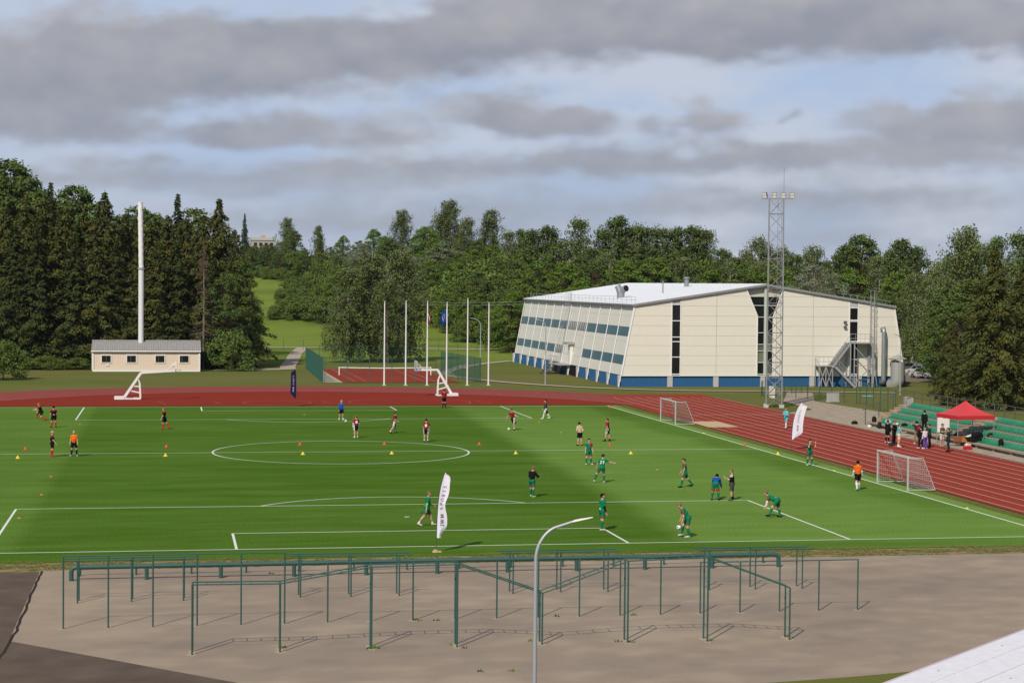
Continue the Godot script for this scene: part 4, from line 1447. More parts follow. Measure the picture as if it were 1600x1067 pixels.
# ---------------------------------------------------------------- seating, tent and what lies about there
func build_stand() -> void:
	var z0 := 69.6
	var base := Vector3(48.0, 0, -z0)
	var st := thing("grandstand", "open concrete grandstand with rows of green plastic seats", "grandstand", base)
	var conc := surf("stand_concrete", Color(0.36, 0.30, 0.225), 0.95, tex["blot"], 3.0)
	var L := 40.0
	# local: x away from the track, z towards the camera along the stand
	for k in 4:
		var m := MB.new()
		m.boxab(Vector3(0.25 + 1.05 * k, 0.42 * k - 0.05 + (0.12 if k == 0 else 0.0), -0.6 + 0.5 * k * -1.0), Vector3(1.30 + 1.05 * k, 0.36 + 0.42 * k, L))
		part("step", m, conc, st)
	var m := MB.new()
	m.boxab(Vector3(0.0, 0.28, -0.9), Vector3(0.7, 0.40, L))
	part("front_ledge", m, conc, st)
	m = MB.new()
	m.boxab(Vector3(4.45, 0, -2.4), Vector3(5.2, 1.85, L))
	part("back_wall", m, conc, st)
	for k in 14:
		m = MB.new()
		m.boxab(Vector3(0.10, -0.05, 0.4 + k * 3.0), Vector3(0.45, 0.28, 0.8 + k * 3.0))
		part("support_block", m, conc, st)
	# seats
	var seat := MB.new()
	seat.quad(Vector3(-0.20, 0.02, 0.21), Vector3(0.16, 0.0, 0.21), Vector3(0.16, 0.0, -0.21), Vector3(-0.20, 0.02, -0.21))
	seat.box(Vector3(0.0, -0.03, 0), Vector3(0.36, 0.05, 0.36))
	seat.quad(Vector3(-0.21, -0.10, 0.21), Vector3(-0.21, -0.10, -0.21), Vector3(-0.19, 0.02, -0.21), Vector3(-0.19, 0.02, 0.21))
	var prof := [[-0.20, 0.0], [-0.20, 0.18], [-0.13, 0.28], [0.13, 0.28], [0.20, 0.18], [0.20, 0.0]]
	for i in prof.size() - 1:
		var a: Array = prof[i]
		var b: Array = prof[i + 1]
		seat.quad(Vector3(0.16, 0.0, a[0]), Vector3(0.16, 0.0, b[0]), Vector3(0.24, b[1], b[0]), Vector3(0.24, a[1], a[0]))
		seat.quad(Vector3(0.21, 0.0, a[0]), Vector3(0.21, 0.0, b[0]), Vector3(0.28, b[1], b[0]), Vector3(0.28, a[1], a[0]))
		seat.quad(Vector3(0.24, a[1], a[0]), Vector3(0.24, b[1], b[0]), Vector3(0.28, b[1], b[0]), Vector3(0.28, a[1], a[0]))
	var sm := seat.mesh()
	var g1 := mat("seat_green", Color(0.020, 0.235, 0.125), 0.4)
	var g2 := mat("seat_green2", Color(0.026, 0.255, 0.145), 0.5)
	var count := 0
	for k in 4:
		for j in 74:
			var z := 0.4 + 0.535 * j - 0.4 * k
			if z > 14.2 and z < 16.4:
				continue
			if k == 0 and (z > 33.6 or (z > 12.0 and z < 17.5)):
				continue
			if pix(base + Vector3(0.7 + 1.05 * k, 0.5, z)).x > 1625.0 or count >= 299:
				continue
			count += 1
			var s := part("seat", sm, g1 if rng.randf() < 0.7 else g2, st)
			s.position = Vector3(0.72 + 1.05 * k, 0.50 + 0.42 * k, z)
			s.rotation.y = rng.randf_range(-0.02, 0.02)
	# stair of the aisle and end steps
	for k in 8:
		m = MB.new()
		m.boxab(Vector3(0.3 + 0.52 * k, 0.21 * k, 14.4), Vector3(0.85 + 0.52 * k, 0.40 + 0.21 * k, 16.2))
		part("aisle_step", m, conc, st)
		m = MB.new()
		m.boxab(Vector3(0.3 + 0.52 * k, 0.21 * k - 0.1, -0.55 - 0.25 * k), Vector3(0.85 + 0.52 * k, 0.24 + 0.21 * k, -1.8 - 0.25 * k))
		part("end_step", m, surf("warm_concrete", Color(0.45, 0.345, 0.23), 0.95, tex["blot"], 3.0), st)
	# railings
	var iron := mat("iron", Color(0.10, 0.10, 0.10), 0.7)
	m = MB.new()
	for y in [0.55, 1.05]:
		m.tube([Vector3(4.9, 1.85 + y, -2.4), Vector3(4.9, 1.85 + y, L)], 0.035, 6)
	part("back_rail", m, iron, st)
	for k in 23:
		m = MB.new()
		m.tube([Vector3(4.9, 1.8, -2.4 + k * 1.85), Vector3(4.9, 2.9, -2.4 + k * 1.85)], 0.045, 6)
		part("rail_post", m, iron, st)
	m = MB.new()
	m.tube([Vector3(0.0, 1.35, -2.0), Vector3(4.7, 3.0, -4.0)], 0.035, 6)
	m.tube([Vector3(4.7, 3.0, -4.0), Vector3(4.9, 2.95, -2.4)], 0.035, 6)
	for t in [0.06, 0.38, 0.72, 0.98]:
		var q: Vector3 = Vector3(0.0, 1.35, -2.0).lerp(Vector3(4.7, 3.0, -4.0), t)
		m.tube([Vector3(q.x, -0.02, q.z), q], 0.04, 6)
	part("stair_rail", m, iron, st)
	m = MB.new()
	m.boxab(Vector3(5.2, 0.0, -3.4), Vector3(5.35, 2.3, -5.6))
	part("end_panel", m, mats["hall_grey"], st)
	# tent
	var c := (gp(1541.5, 703.4) + gp(1461.8, 690.3)) * 0.5 + Vector3(0.9, 0, -1.1)
	var tn := thing("gazebo_tent", "red pop up gazebo tent in front of the green seats", "tent", c, 0.12)
	var red := mat("tent_red", Color(0.56, 0.045, 0.05), 0.6)
	red.backlight_enabled = true
	red.backlight = Color(0.5, 0.08, 0.08)
	m = MB.new()
	var hw := 1.62
	var ev := 2.35
	var ap := Vector3(0, 3.42, 0)
	var cs := [Vector3(-hw, ev, hw), Vector3(hw, ev, hw), Vector3(hw, ev, -hw), Vector3(-hw, ev, -hw)]
	for k in 4:
		var a: Vector3 = cs[k]
		var b: Vector3 = cs[(k + 1) % 4]
		var n := 8
		for i in n:
			for j in n - 0:
				var f := func(u: float, v: float) -> Vector3:
					var e := a.lerp(b, u)
					var p := e.lerp(ap, v)
					p.y -= 0.16 * sin(PI * v) + 0.09 * sin(PI * u) * (1.0 - v) * v * 3.0
					return p
				m.quad(f.call(float(i) / n, float(j) / n), f.call(float(i + 1) / n, float(j) / n), f.call(float(i + 1) / n, float(j + 1) / n), f.call(float(i) / n, float(j + 1) / n))
	part("canopy", m, red, tn)
	m = MB.new()
	for k in 4:
		var a: Vector3 = cs[k]
		var b: Vector3 = cs[(k + 1) % 4]
		for i in 10:
			var p := a.lerp(b, i / 10.0)
			var q := a.lerp(b, (i + 1) / 10.0)
			var d0 := Vector3(0, -0.30 - 0.02 * sin(i * 2.1), 0)
			var d1 := Vector3(0, -0.30 - 0.02 * sin((i + 1) * 2.1), 0)
			m.quad(p + d0, q + d1, q, p)
	part("valance", m, mat("tent_valance", Color(0.46, 0.015, 0.02), 0.6), tn)
	for k in 4:
		m = MB.new()
		m.boxab(Vector3(cs[k].x * 0.97 - 0.025, 0, cs[k].z * 0.97 - 0.025), Vector3(cs[k].x * 0.97 + 0.025, ev, cs[k].z * 0.97 + 0.025))
		part("leg", m, mats["steel"], tn)
	# display board on its frame
	var bp := gp(1467, 690) + Vector3(0.4, 0.0, 0.0)
	var wb := thing("display_board", "white display board standing beside the red tent", "board", bp, -0.15)
	m = MB.new()
	m.boxab(Vector3(-0.48, 0.75, -0.02), Vector3(0.48, 2.15, 0.02))
	part("panel", m, mat("board_white", Color(0.66, 0.66, 0.64), 0.6), wb)
	m = MB.new()
	for x in [-0.5, 0.12, 0.5]:
		m.boxab(Vector3(x - 0.015, 0, -0.045), Vector3(x + 0.015, 2.2, -0.022))
	for x in [-0.5, 0.5]:
		m.beam(Vector3(x, 0.03, 0.35), Vector3(x, 0.03, -0.35), 0.04, 0.04)
	part("frame", m, mats["steel"], wb)
	# table, cooler, things under the tent
	var tp := gp(1498, 698) + Vector3(0.2, 0, -0.2)
	var tb := thing("folding_table", "brown table with an orange front standing under the red tent", "table", tp, 0.15)
	m = MB.new()
	m.boxab(Vector3(-0.75, 0.72, -0.4), Vector3(0.75, 0.76, 0.4))
	part("table_top", m, mat("table_brown", Color(0.24, 0.10, 0.035), 0.5), tb)
	m = MB.new()
	m.boxab(Vector3(-0.05, 0.36, 0.36), Vector3(0.75, 0.715, 0.39))
	part("front_panel", m, mat("table_orange", Color(0.44, 0.19, 0.05), 0.5), tb)
	m = MB.new()
	m.boxab(Vector3(-0.75, 0.40, 0.355), Vector3(-0.06, 0.715, 0.385))
	part("front_panel", m, mat("table_red", Color(0.26, 0.08, 0.035), 0.5), tb)
	for e in [[-0.7, 0.34], [0.7, 0.34], [-0.7, -0.34], [0.7, -0.34]]:
		m = MB.new()
		m.boxab(Vector3(e[0] - 0.02, 0, e[1] - 0.02), Vector3(e[0] + 0.02, 0.72, e[1] + 0.02))
		part("leg", m, mats["steel"], tb)
	var t2 := gp(1531, 699) + Vector3(0.1, 0, -0.2)
	tb = thing("black_table", "black draped table loaded with dark bags under the red tent", "table", t2, 0.15)
	m = MB.new()
	m.boxab(Vector3(-1.0, 0.70, -0.45), Vector3(1.3, 0.75, 0.45))
	part("table_top", m, mat("matt_black", Color(0.012, 0.012, 0.014), 0.8), tb)
	m = MB.new()
	for i in 14:
		var x := -1.0 + 2.3 * i / 14.0
		m.quad(Vector3(x, 0.05, 0.46 + 0.03 * sin(i * 1.9)), Vector3(x + 0.165, 0.05, 0.46 + 0.03 * sin(i * 1.9 + 1.9)), Vector3(x + 0.165, 0.72, 0.45), Vector3(x, 0.72, 0.45))
	part("cloth", m, mats["matt_black"], tb)
	bag("sports_bag", "large black sports bag lying on the black table", t2 + Vector3(-0.2, 0.75, 0), 0.2, Vector3(1.0, 0.42, 0.45), Color(0.012, 0.012, 0.014))
	bag("sports_bag", "black backpack slumped at the end of the black table", t2 + Vector3(0.85, 0.75, 0.05), 0.9, Vector3(0.6, 0.35, 0.4), Color(0.02, 0.015, 0.016))
	var cl := thing("poster_roll", "white sheet leaning across the tables under the red tent", "poster", tp + Vector3(0.95, 0.62, 0.15), 0.1)
	m = MB.new()
	m.beam(Vector3(-0.5, 0.14, 0), Vector3(0.5, 0.46, 0.05), 0.45, 0.03)
	part("sheet", m, mats["board_white"], cl)
	m = MB.new()
	m.tube([Vector3(0.5, 0.46, -0.2), Vector3(0.5, 0.46, 0.27)], 0.03, 8)
	part("rolled_edge", m, mats["board_white"], cl)
	var kp := gp(1513, 704)
	var ck := thing("cooler_bag", "bright red cooler bag on the pavement before the red tent", "bag", kp, 0.2)
	m = MB.new()
	m.poly(PackedVector2Array([Vector2(-0.28, 0), Vector2(0.28, 0), Vector2(0.32, 0.26), Vector2(0.25, 0.36), Vector2(-0.25, 0.36), Vector2(-0.32, 0.26)]), Vector3(0, 0, 0.17), Vector3.RIGHT, Vector3.UP, 0.34)
	part("body", m, mat("cooler_red", Color(0.46, 0.015, 0.025), 0.5), ck)
	m = MB.new()
	m.poly(PackedVector2Array([Vector2(-0.2, 0.365), Vector2(0.24, 0.365), Vector2(0.2, 0.5), Vector2(-0.05, 0.55), Vector2(-0.2, 0.48)]), Vector3(0, 0, 0.1), Vector3.RIGHT, Vector3.UP, 0.22)
	part("towel", m, mats["board_white"], ck)
	m = MB.new()
	m.tube([Vector3(-0.22, 0.30, 0.18), Vector3(-0.12, 0.45, 0.21), Vector3(0.12, 0.45, 0.21), Vector3(0.22, 0.30, 0.18)], 0.015, 5)
	part("handle", m, mats["cooler_red"], ck)
	# bags and bottles along the front of the stand
	bag("sports_bag", "black sports bag on the pavement at the stand corner", gp(1336, 663.5), 0.3, Vector3(0.62, 0.34, 0.35), Color(0.015, 0.015, 0.017))
	bag("backpack", "black backpack on the front ledge beside the stair rail", Vector3(48.4, 0.4, -69.9), 0.2, Vector3(0.4, 0.5, 0.3), Color(0.015, 0.015, 0.018))
	bag("backpack", "black backpack hanging before the front seats near the towel", Vector3(47.85, 0.08, -67.2), 0.1, Vector3(0.4, 0.5, 0.26), Color(0.02, 0.02, 0.022))
	bag("towel", "pale blue towel thrown over the front row seats", Vector3(48.7, 0.52, -67.4), 0.0, Vector3(0.42, 0.26, 0.9), Color(0.35, 0.55, 0.62))
	bag("shirt", "white shirt lying on the front row seats", Vector3(48.7, 0.52, -65.6), 0.0, Vector3(0.40, 0.14, 1.0), Color(0.50, 0.60, 0.58))
	bag("shopping_bag", "small white bag on the pavement under the ledge", Vector3(47.5, 0.05, -68.6), 0.5, Vector3(0.4, 0.2, 0.3), Color(0.62, 0.62, 0.60))
	bag("cardboard_box", "crumpled brown paper bag below the ledge by the towel", Vector3(47.7, 0.05, -69.3), 0.5, Vector3(0.4, 0.18, 0.3), Color(0.38, 0.26, 0.15))
	bag("backpack", "dark backpack on the front seats past the tent", gp(1565, 696, 0.5), 0.2, Vector3(0.4, 0.5, 0.35), Color(0.012, 0.014, 0.013))
	bag("jacket", "dark jacket on a front row seat behind the tent table", gp(1495, 683, 0.55), 0.3, Vector3(0.4, 0.3, 0.4), Color(0.02, 0.04, 0.035))
	bag("sports_bag", "dark bag on second row beside the teal shirted person", gp(1414, 665.5, 0.95), 0.3, Vector3(0.55, 0.22, 0.3), Color(0.012, 0.014, 0.013))
	# fences and small walls on the grass behind the stand
	mesh_fence("mesh_fence", "low green mesh fence on the grass before the hall stair", Vector2(52.5, 114.5), Vector2(58.5, 101.0), 1.5, 0.002, 0.15, 9, "", 3)
	mesh_fence("mesh_fence", "green mesh fence running back from the paving to the hall", Vector2(52.6, 114.6), Vector2(58.6, 118.8), 1.6, 0.002, 0.15, 5, "", 3)
	mesh_fence("mesh_fence", "tall thin post fence between paving and grandstand stair", Vector2(58.8, 100.8), Vector2(55.2, 82.0), 2.4, 0.0015, 0.3, 6, "", 2)
	var wl := thing("concrete_barrier", "grey concrete panel standing behind the low green fence", "barrier", gp(1302, 628.0) , 0.3)
	m = MB.new()
	m.boxab(Vector3(-0.75, 0, -0.08), Vector3(0.75, 0.95, 0.08))
	part("panel", m, mats["hall_grey"], wl)
	m = MB.new()
	for x in [-0.62, 0.62]:
		m.boxab(Vector3(x - 0.1, 0, -0.25), Vector3(x + 0.1, 0.12, 0.25))
	part("foot", m, mats["hall_grey"], wl)
	var tp2 := thing("blue_sheet", "pale blue sheet lying on the grass before the hall", "sheet", gp(1356, 620.0), 0.2)
	m = MB.new()
	m.poly(PackedVector2Array([Vector2(-0.55, -0.3), Vector2(0.5, -0.4), Vector2(0.6, 0.3), Vector2(-0.45, 0.4)]), Vector3(0, 0.12, 0), Vector3.RIGHT, Vector3.FORWARD, 0.1)
	part("sheet", m, mat("sheet_blue", Color(0.16, 0.42, 0.52), 0.6), tp2)

func bag(nm: String, label: String, at: Vector3, turn: float, s: Vector3, c: Color) -> void:
	var r := thing(nm, label, nm.get_slice("_", nm.count("_")), at, turn)
	var m := MB.new()
	var n := 12
	var rows := [[0.0, 0.92], [0.12, 1.0], [0.5, 0.98], [0.8, 0.82], [0.97, 0.5], [1.0, 0.1]]
	for i in rows.size() - 1:
		for k in n:
			var q := []
			for e in [[i, k], [i, k + 1], [i + 1, k + 1], [i + 1, k]]:
				var a: float = TAU * e[1] / n
				var sq := 1.0 / maxf(absf(cos(a)), absf(sin(a)))
				var rr: float = rows[e[0]][1] * lerpf(1.0, sq, 0.6) * (1.0 + 0.06 * sin(a * 3.0 + e[0]))
				q.append(Vector3(cos(a) * rr * s.x * 0.5, rows[e[0]][0] * s.y, sin(a) * rr * s.z * 0.5))
			m.quad(q[3], q[2], q[1], q[0])
	part("body", m, mat("bag%.3f%.3f%.3f" % [c.r, c.g, c.b], c, 0.8), r)
	if c.r < 0.1:
		m = MB.new()
		m.tube([Vector3(-s.x * 0.25, s.y * 0.9, 0), Vector3(-s.x * 0.12, s.y * 1.2, 0.02), Vector3(s.x * 0.12, s.y * 1.2, 0.02), Vector3(s.x * 0.25, s.y * 0.9, 0)], 0.015, 5)
		part("strap", m, mats["dark_metal"], r)

# ---------------------------------------------------------------- green exercise bars on the apron
func build_bars() -> void:
	var paint := surf("bar_green", Color(0.026, 0.095, 0.080), 0.5, noise_tex("bar_wear", 256, 0.05, 0.72, 1.0, 4, 71), 0.6)
	# row of high bars: twenty posts in three heights
	var segs := [[0, 5, 2.56, "tall"], [6, 14, 2.17, "middle"], [15, 19, 1.92, "low"]]
	var labs := ["tallest run of green high bars, six posts at the dark road end", "long middle height run of green high bars behind the zigzag ladder", "lowest run of green high bars at the open end of the apron"]
	for i in 3:
		var e: Array = segs[i]
		var x0: float = -15.82 + 1.539 * e[0]
		var r := thing("pull_up_bar", labs[i], "pull-up bar", Vector3(x0, 0, 18.92 - 0.008 * e[0]))
		for k in range(e[0], e[1] + 1):
			var m := MB.new()
			var x: float = 1.539 * (k - e[0])
			m.tube([Vector3(x, -0.1, 0), Vector3(x, e[2], 0)], 0.029, 8)
			part("post", m, paint, r)
			m = MB.new()
			m.tube([Vector3(x, -0.02, 0), Vector3(x, 0.014, 0)], rng.randf_range(0.10, 0.2), 9)
			part("footing", m, mats["stand_concrete"], r)
		var m := MB.new()
		m.tube([Vector3(-0.02, e[2], 0), Vector3(1.539 * (e[1] - e[0]) + 0.02, e[2], 0)], 0.022, 8)
		part("bar", m, paint, r)
	# zigzag overhead ladder
	var c := [[299.4, 1023.8, 2.31], [437, 1019.7, 2.28], [580, 1015, 2.76], [714, 1012, 2.80], [847, 1007.8, 1.76], [980.8, 1005, 2.81], [1105.6, 1003, 2.91], [1234, 1000.5, 1.82]]
	var b0 := gp(c[0][0], c[0][1])
	var lad := thing("overhead_ladder", "long zigzag green overhead ladder rising and falling between paired posts", "ladder", b0)
	var F := []
	var B := []
	for e in c:
		var p := gp(e[0], e[1]) - b0
		var q := p + Vector3(0.02, 0, -0.55)
		F.append(p + Vector3(0, e[2], 0))
		B.append(q + Vector3(0, e[2], 0))
		for s in [p, q]:
			var m := MB.new()
			m.tube([s - Vector3(0, 0.1, 0), s + Vector3(0, e[2], 0)], 0.031, 8)
			part("post", m, paint, lad)
		var m := MB.new()
		m.poly(PackedVector2Array([Vector2(-0.1, -0.16), Vector2(0.08, -0.18), Vector2(rng.randf_range(0.12, 0.24), -0.05), Vector2(0.10, 0.3), Vector2(rng.randf_range(0.1, 0.2), 0.55), Vector2(0.08, 0.72), Vector2(-0.1, 0.7), Vector2(-rng.randf_range(0.1, 0.24), 0.5), Vector2(-0.09, 0.25), Vector2(-rng.randf_range(0.1, 0.22), 0.0)]), p + Vector3(0, 0.018, 0), Vector3.RIGHT, Vector3.FORWARD, 0.03)
		part("footing", m, surf("foot_conc", Color(0.40, 0.32, 0.235), 0.95, tex["fine"], 0.8), lad)
	for i in 7:
		for s in [F, B]:
			var m := MB.new()
			m.tube([s[i], s[i + 1]], 0.022, 8)
			part("rail", m, paint, lad)
		var n := 6
		for k in range(0 if i > 0 else 0, n):
			var m := MB.new()
			var t := float(k) / n
			m.tube([F[i].lerp(F[i + 1], t), B[i].lerp(B[i + 1], t)], 0.016, 6)
			part("rung", m, paint, lad)
	var m := MB.new()
	m.tube([F[7], B[7]], 0.016, 6)
	part("rung", m, paint, lad)
	# low thick pipe and its thinner twin behind
	var legs := [110.0, 231.0, 353.0, 463.0, 580.0, 689.0, 795.0, 903.0, 1007.0, 1113.0, 1217.0]
	var pa := gp(110.5, 908.0)
	var pb := gp(1217.0, 886.0)
	var lp := thing("low_pipe_beam", "thick low green pipe beam on short legs along the worn grass", "exercise beam", pa)
	m = MB.new()
	var L := pb - pa
	m.tube([Vector3(0, 0.02, 0), Vector3(0, 0.38, 0), Vector3(0.03, 0.47, 0), Vector3(0.10, 0.54, 0), Vector3(0.22, 0.56, 0), L + Vector3(-0.22, 0.56, 0), L + Vector3(-0.10, 0.54, 0), L + Vector3(-0.03, 0.47, 0), L + Vector3(0, 0.38, 0), L + Vector3(0, 0.02, 0)], 0.095, 14)
	part("pipe", m, paint, lp)
	for k in range(1, 10):
		m = MB.new()
		var p := L * (k / 10.0)
		m.tube([p - Vector3(0, 0.05, 0), p + Vector3(0, 0.5, 0)], 0.085, 10)
		part("leg", m, paint, lp)
	var lp2 := thing("low_pipe_beam", "thinner low green rail behind the thick pipe beam", "exercise beam", pa + Vector3(0.3, 0, -1.25))
	var L2 := L - Vector3(0.6, 0, 0)
	m = MB.new()
	m.tube([Vector3(0, 0.02, 0), Vector3(0, 0.33, 0), Vector3(0.1, 0.42, 0), L2 + Vector3(-0.1, 0.42, 0), L2 + Vector3(0, 0.33, 0), L2 + Vector3(0, 0.02, 0)], 0.045, 10)
	part("pipe", m, paint, lp2)
	for k in range(1, 13):
		m = MB.new()
		var p := L2 * (k / 13.0)
		m.tube([p - Vector3(0, 0.05, 0), p + Vector3(0, 0.4, 0)], 0.04, 8)
		part("leg", m, paint, lp2)
	# parallel bars: four pairs
	var sets := [[[120, 943], [204.7, 940.6], [286, 939]], [[469, 933.6], [548, 932.8], [623.6, 931.6]], [[801.6, 928], [876, 925.5], [950, 925]], [[1108.6, 922.5], [1180.6, 921], [1254, 920]]]
	var pl := ["parallel bars nearest the dark road, their posts lined up in pairs", "parallel bars between the tall high bars and the lamp post", "parallel bars just past the lamp post with whitish worn posts", "parallel bars at the open end behind the lowest high bars"]
	for i in 4:
		var s: Array = sets[i]
		var o := gp(s[0][0], s[0][1])
		var r := thing("parallel_bars", pl[i], "parallel bars", o, 0.0, "parallel bars in a row on the apron")
		var last := gp(s[2][0], s[2][1]) - o
		for j in 3:
			var p := gp(s[j][0], s[j][1]) - o
			for q in [p, p + Vector3(-0.03 if i > 0 else 0.03, 0, -0.62)]:
				m = MB.new()
				m.tube([q - Vector3(0, 0.1, 0), q + Vector3(0, 1.62, 0)], 0.029, 8)
				part("post", m, paint, r)
		for z in [0.0, -0.62]:
			m = MB.new()
			var dx := -0.03 if z < 0.0 and i > 0 else 0.0
			m.tube([Vector3(-0.5 + dx, 1.62, z), last + Vector3(0.5 + dx, 1.62, z)], 0.024, 8)
			part("bar", m, paint, r)

# ---------------------------------------------------------------- goals, feather flags, cones, balls
func goal(label: String, za: float, zb: float, cord: Material) -> void:      # mouth on the side line x = 31.28, from depth za (near) to zb
	var base := Vector3(31.28, 0.024, -za)
	var g := thing("small_goal", label, "goal", base)
	var al := mat("goal_alu", Color(0.52, 0.53, 0.54), 0.45, 0.3)
	var w := -(zb - za)
	var h := 2.0
	for z in [0.0, w]:
		var m := MB.new()
		m.boxab(Vector3(-0.042, 0, z - 0.042), Vector3(0.042, h, z + 0.042))
		part("post", m, al, g)
		m = MB.new()
		m.tube([Vector3(0, h - 0.03, z), Vector3(0.95, h - 0.03, z)], 0.025, 6)
		m.tube([Vector3(0.95, h - 0.03, z), Vector3(1.75, 0.06, z)], 0.025, 6)
		part("side_frame", m, al, g)
		m = MB.new()
		m.tube([Vector3(0.0, 0.05, z), Vector3(1.75, 0.05, z)], 0.03, 6)
		part("ground_bar", m, al, g)
	var m := MB.new()
	m.boxab(Vector3(-0.052, h - 0.05, w - 0.05), Vector3(0.052, h + 0.05, 0.05))
	part("crossbar", m, mat("goal_bar", Color(0.60, 0.60, 0.60), 0.45, 0.2), g)
	m = MB.new()
	m.tube([Vector3(1.75, 0.05, 0), Vector3(1.75, 0.05, w)], 0.03, 6)
	part("ground_bar", m, al, g)
	# net: real cords
	m = MB.new()
	var r := 0.0045
	var nzn := int(absf(w) / 0.14)
	var P := func(u: float, v: float) -> Vector3:      # u along the mouth, v from the crossbar over the roof and down the back
		var q: Vector3
		if v < 0.3: q = Vector3(0.95 * v / 0.3, h - 0.05 - 0.06 * sin(PI * v / 0.3), 0)
		else:
			var t := (v - 0.3) / 0.7
			q = Vector3(lerpf(0.95, 1.75, t) - 0.14 * sin(PI * t), lerpf(h - 0.05, 0.06, t), 0)
		return q + Vector3(0, -0.05 * sin(PI * u) * sin(PI * v), w * u)
	for i in nzn + 1:
		for k in 12:
			m.tube([P.call(float(i) / nzn, k / 12.0), P.call(float(i) / nzn, (k + 1) / 12.0)], r, 3, false)
	for k in 23:
		for i in 10:
			m.tube([P.call(i / 10.0, k / 22.0), P.call((i + 1) / 10.0, k / 22.0)], r, 3, false)
	for z in [0.0, w]:
		for k in 14:
			var y := 0.06 + 1.9 * k / 14.0
			m.tube([Vector3(0.0, y, z), Vector3(lerpf(1.75, 0.95, y / 1.97), y, z)], r, 3, false)
		for k in 13:
			var x := 0.13 * k
			m.tube([Vector3(x, 0.05, z), Vector3(x, h - 0.03 if x < 0.95 else lerpf(h - 0.03, 0.06, (x - 0.95) / 0.8), z)], r, 3, false)
	part("net", m, cord, g)

func feather_flag(label: String, at: Vector3, h: float, w: float, kind: int, turn: float, words: String) -> void:
	var r := thing("feather_flag", label, "banner", at, turn)
	var cloth := mat("feather_white" if kind != 2 else "feather_navy", Color(0.70, 0.69, 0.80) if kind != 2 else Color(0.016, 0.013, 0.055), 0.7)
	cloth.backlight_enabled = true
	cloth.backlight = Color(0.25, 0.25, 0.27) if kind != 2 else Color(0.02, 0.02, 0.03)
	var m := MB.new()
	var y0 := 0.24 * h * (0.75 if kind == 0 else 0.9)
	var pole := []
	for k in 22:
		var t := k / 21.0
		pole.append(Vector3(0.10 * w * t + w * 0.72 * pow(t, 4.0) * (1.0 if kind != 2 else -0.25), h * (t if t < 0.8 else 0.8 + (t - 0.8) * 0.95), 0))
	m.tube(pole, 0.016, 6)
	part("pole", m, mat("pole_dark", Color(0.05, 0.05, 0.05), 0.6), r)
	var sgn := 1.0 if kind != 2 else -1.0
	var at_h := func(y: float) -> float:
		for k in 21:
			if pole[k + 1].y >= y:
				return lerpf(pole[k].x, pole[k + 1].x, (y - pole[k].y) / maxf(pole[k + 1].y - pole[k].y, 0.001))
		return pole[21].x
	m = MB.new()
	var n := 40
	var ring := []
	for k in n + 1:
		var t := float(k) / n
		var y := lerpf(y0, h * 0.99, t)
		var wid := w * smoothstep(0.0, 0.30, t + 0.08) * (1.0 - 0.25 * t)
		if kind == 0:
			wid = w * (0.42 + 0.58 * smoothstep(0.02, 0.2, t)) * (1.0 - 0.30 * exp(-pow((t - 0.50) / 0.13, 2.0))) * (1.0 - 0.28 * smoothstep(0.6, 1.0, t))
		var x0: float = at_h.call(y)
		if t > 0.86:
			wid *= sqrt(maxf(0.02, 1.0 - pow((t - 0.86) / 0.14, 2.0)))
		var row := []
		for i in 7:
			var u := i / 6.0
			var wave := 0.10 * w * sin(u * 4.0 + t * 5.0) * u * (1.6 if kind == 0 else 0.6)
			row.append(Vector3(x0 + sgn * wid * u, y - (0.0 if t < 0.85 else 0.25 * w * u * (t - 0.85) / 0.15), wave))
		ring.append(row)
	for k in n:
		for i in 6:
			m.quad(ring[k][i], ring[k][i + 1], ring[k + 1][i + 1], ring[k + 1][i])
	part("banner_cloth", m, cloth, r)
	# lettering, running up the cloth: each letter follows the cloth
	var fnt := SystemFont.new()
	fnt.font_names = PackedStringArray(["Droid Sans"])
	var y := y0 + h * (0.16 if kind == 0 else 0.18)
	var step := h * (0.052 if kind == 0 else 0.047)
	var ink := mat("ink_dark", Color(0.05, 0.045, 0.07), 0.7) if kind != 2 else mat("ink_white", Color(0.55, 0.55, 0.60), 0.7)
	for ch in words:
		if ch != " ":
			var tm := TextMesh.new()
			tm.text = ch
			tm.font = fnt
			tm.font_size = 32
			tm.pixel_size = step / 29.0
			tm.depth = 0.006
			tm.horizontal_alignment = HORIZONTAL_ALIGNMENT_CENTER
			tm.vertical_alignment = VERTICAL_ALIGNMENT_CENTER
			var o := part("letter", tm, ink, r)
			var t := (y - y0) / (h * 0.99 - y0) * n
			var row: Array = ring[clampi(int(t), 0, n - 1)]
			var up: Array = ring[clampi(int(t) + 1, 0, n)]
			var p: Vector3 = (row[3] as Vector3).lerp(up[3], t - int(t))
			var along := ((up[3] as Vector3) - (row[3] as Vector3)).normalized()
			var across := ((row[2] as Vector3) - (row[4] as Vector3)).normalized() * sgn
			var nn := along.cross(across).normalized()
			if nn.z < 0.0:
				nn = -nn
				across = nn.cross(along)
			else:
				across = nn.cross(along).normalized()
			o.transform = Transform3D(Basis(along, across, nn), p + nn * 0.012)
		y += step * (1.28 if ch in "WM" else 0.8 if ch == "I" else 0.5 if ch == " " else 1.0)
	m = MB.new()
	if kind == 0:
		m.lathe([Vector2(0.0, 0.16), Vector2(0.10, 0.13), Vector2(0.17, 0.03), Vector2(0.16, -0.02)], 9, Vector3(-0.03, 0, 0.02))
		m.lathe([Vector2(0.0, 0.10), Vector2(0.08, 0.08), Vector2(0.12, -0.02)], 8, Vector3(0.17, 0, 0.03))
		part("base_stone", m, mats["warm_concrete"], r)
	else:
		m.boxab(Vector3(-0.22, 0.0, -0.03), Vector3(0.22, 0.03, 0.03))
		m.boxab(Vector3(-0.028, 0.004, -0.22), Vector3(0.028, 0.034, 0.22))
		part("base_cross", m, mats["pole_dark"], r)

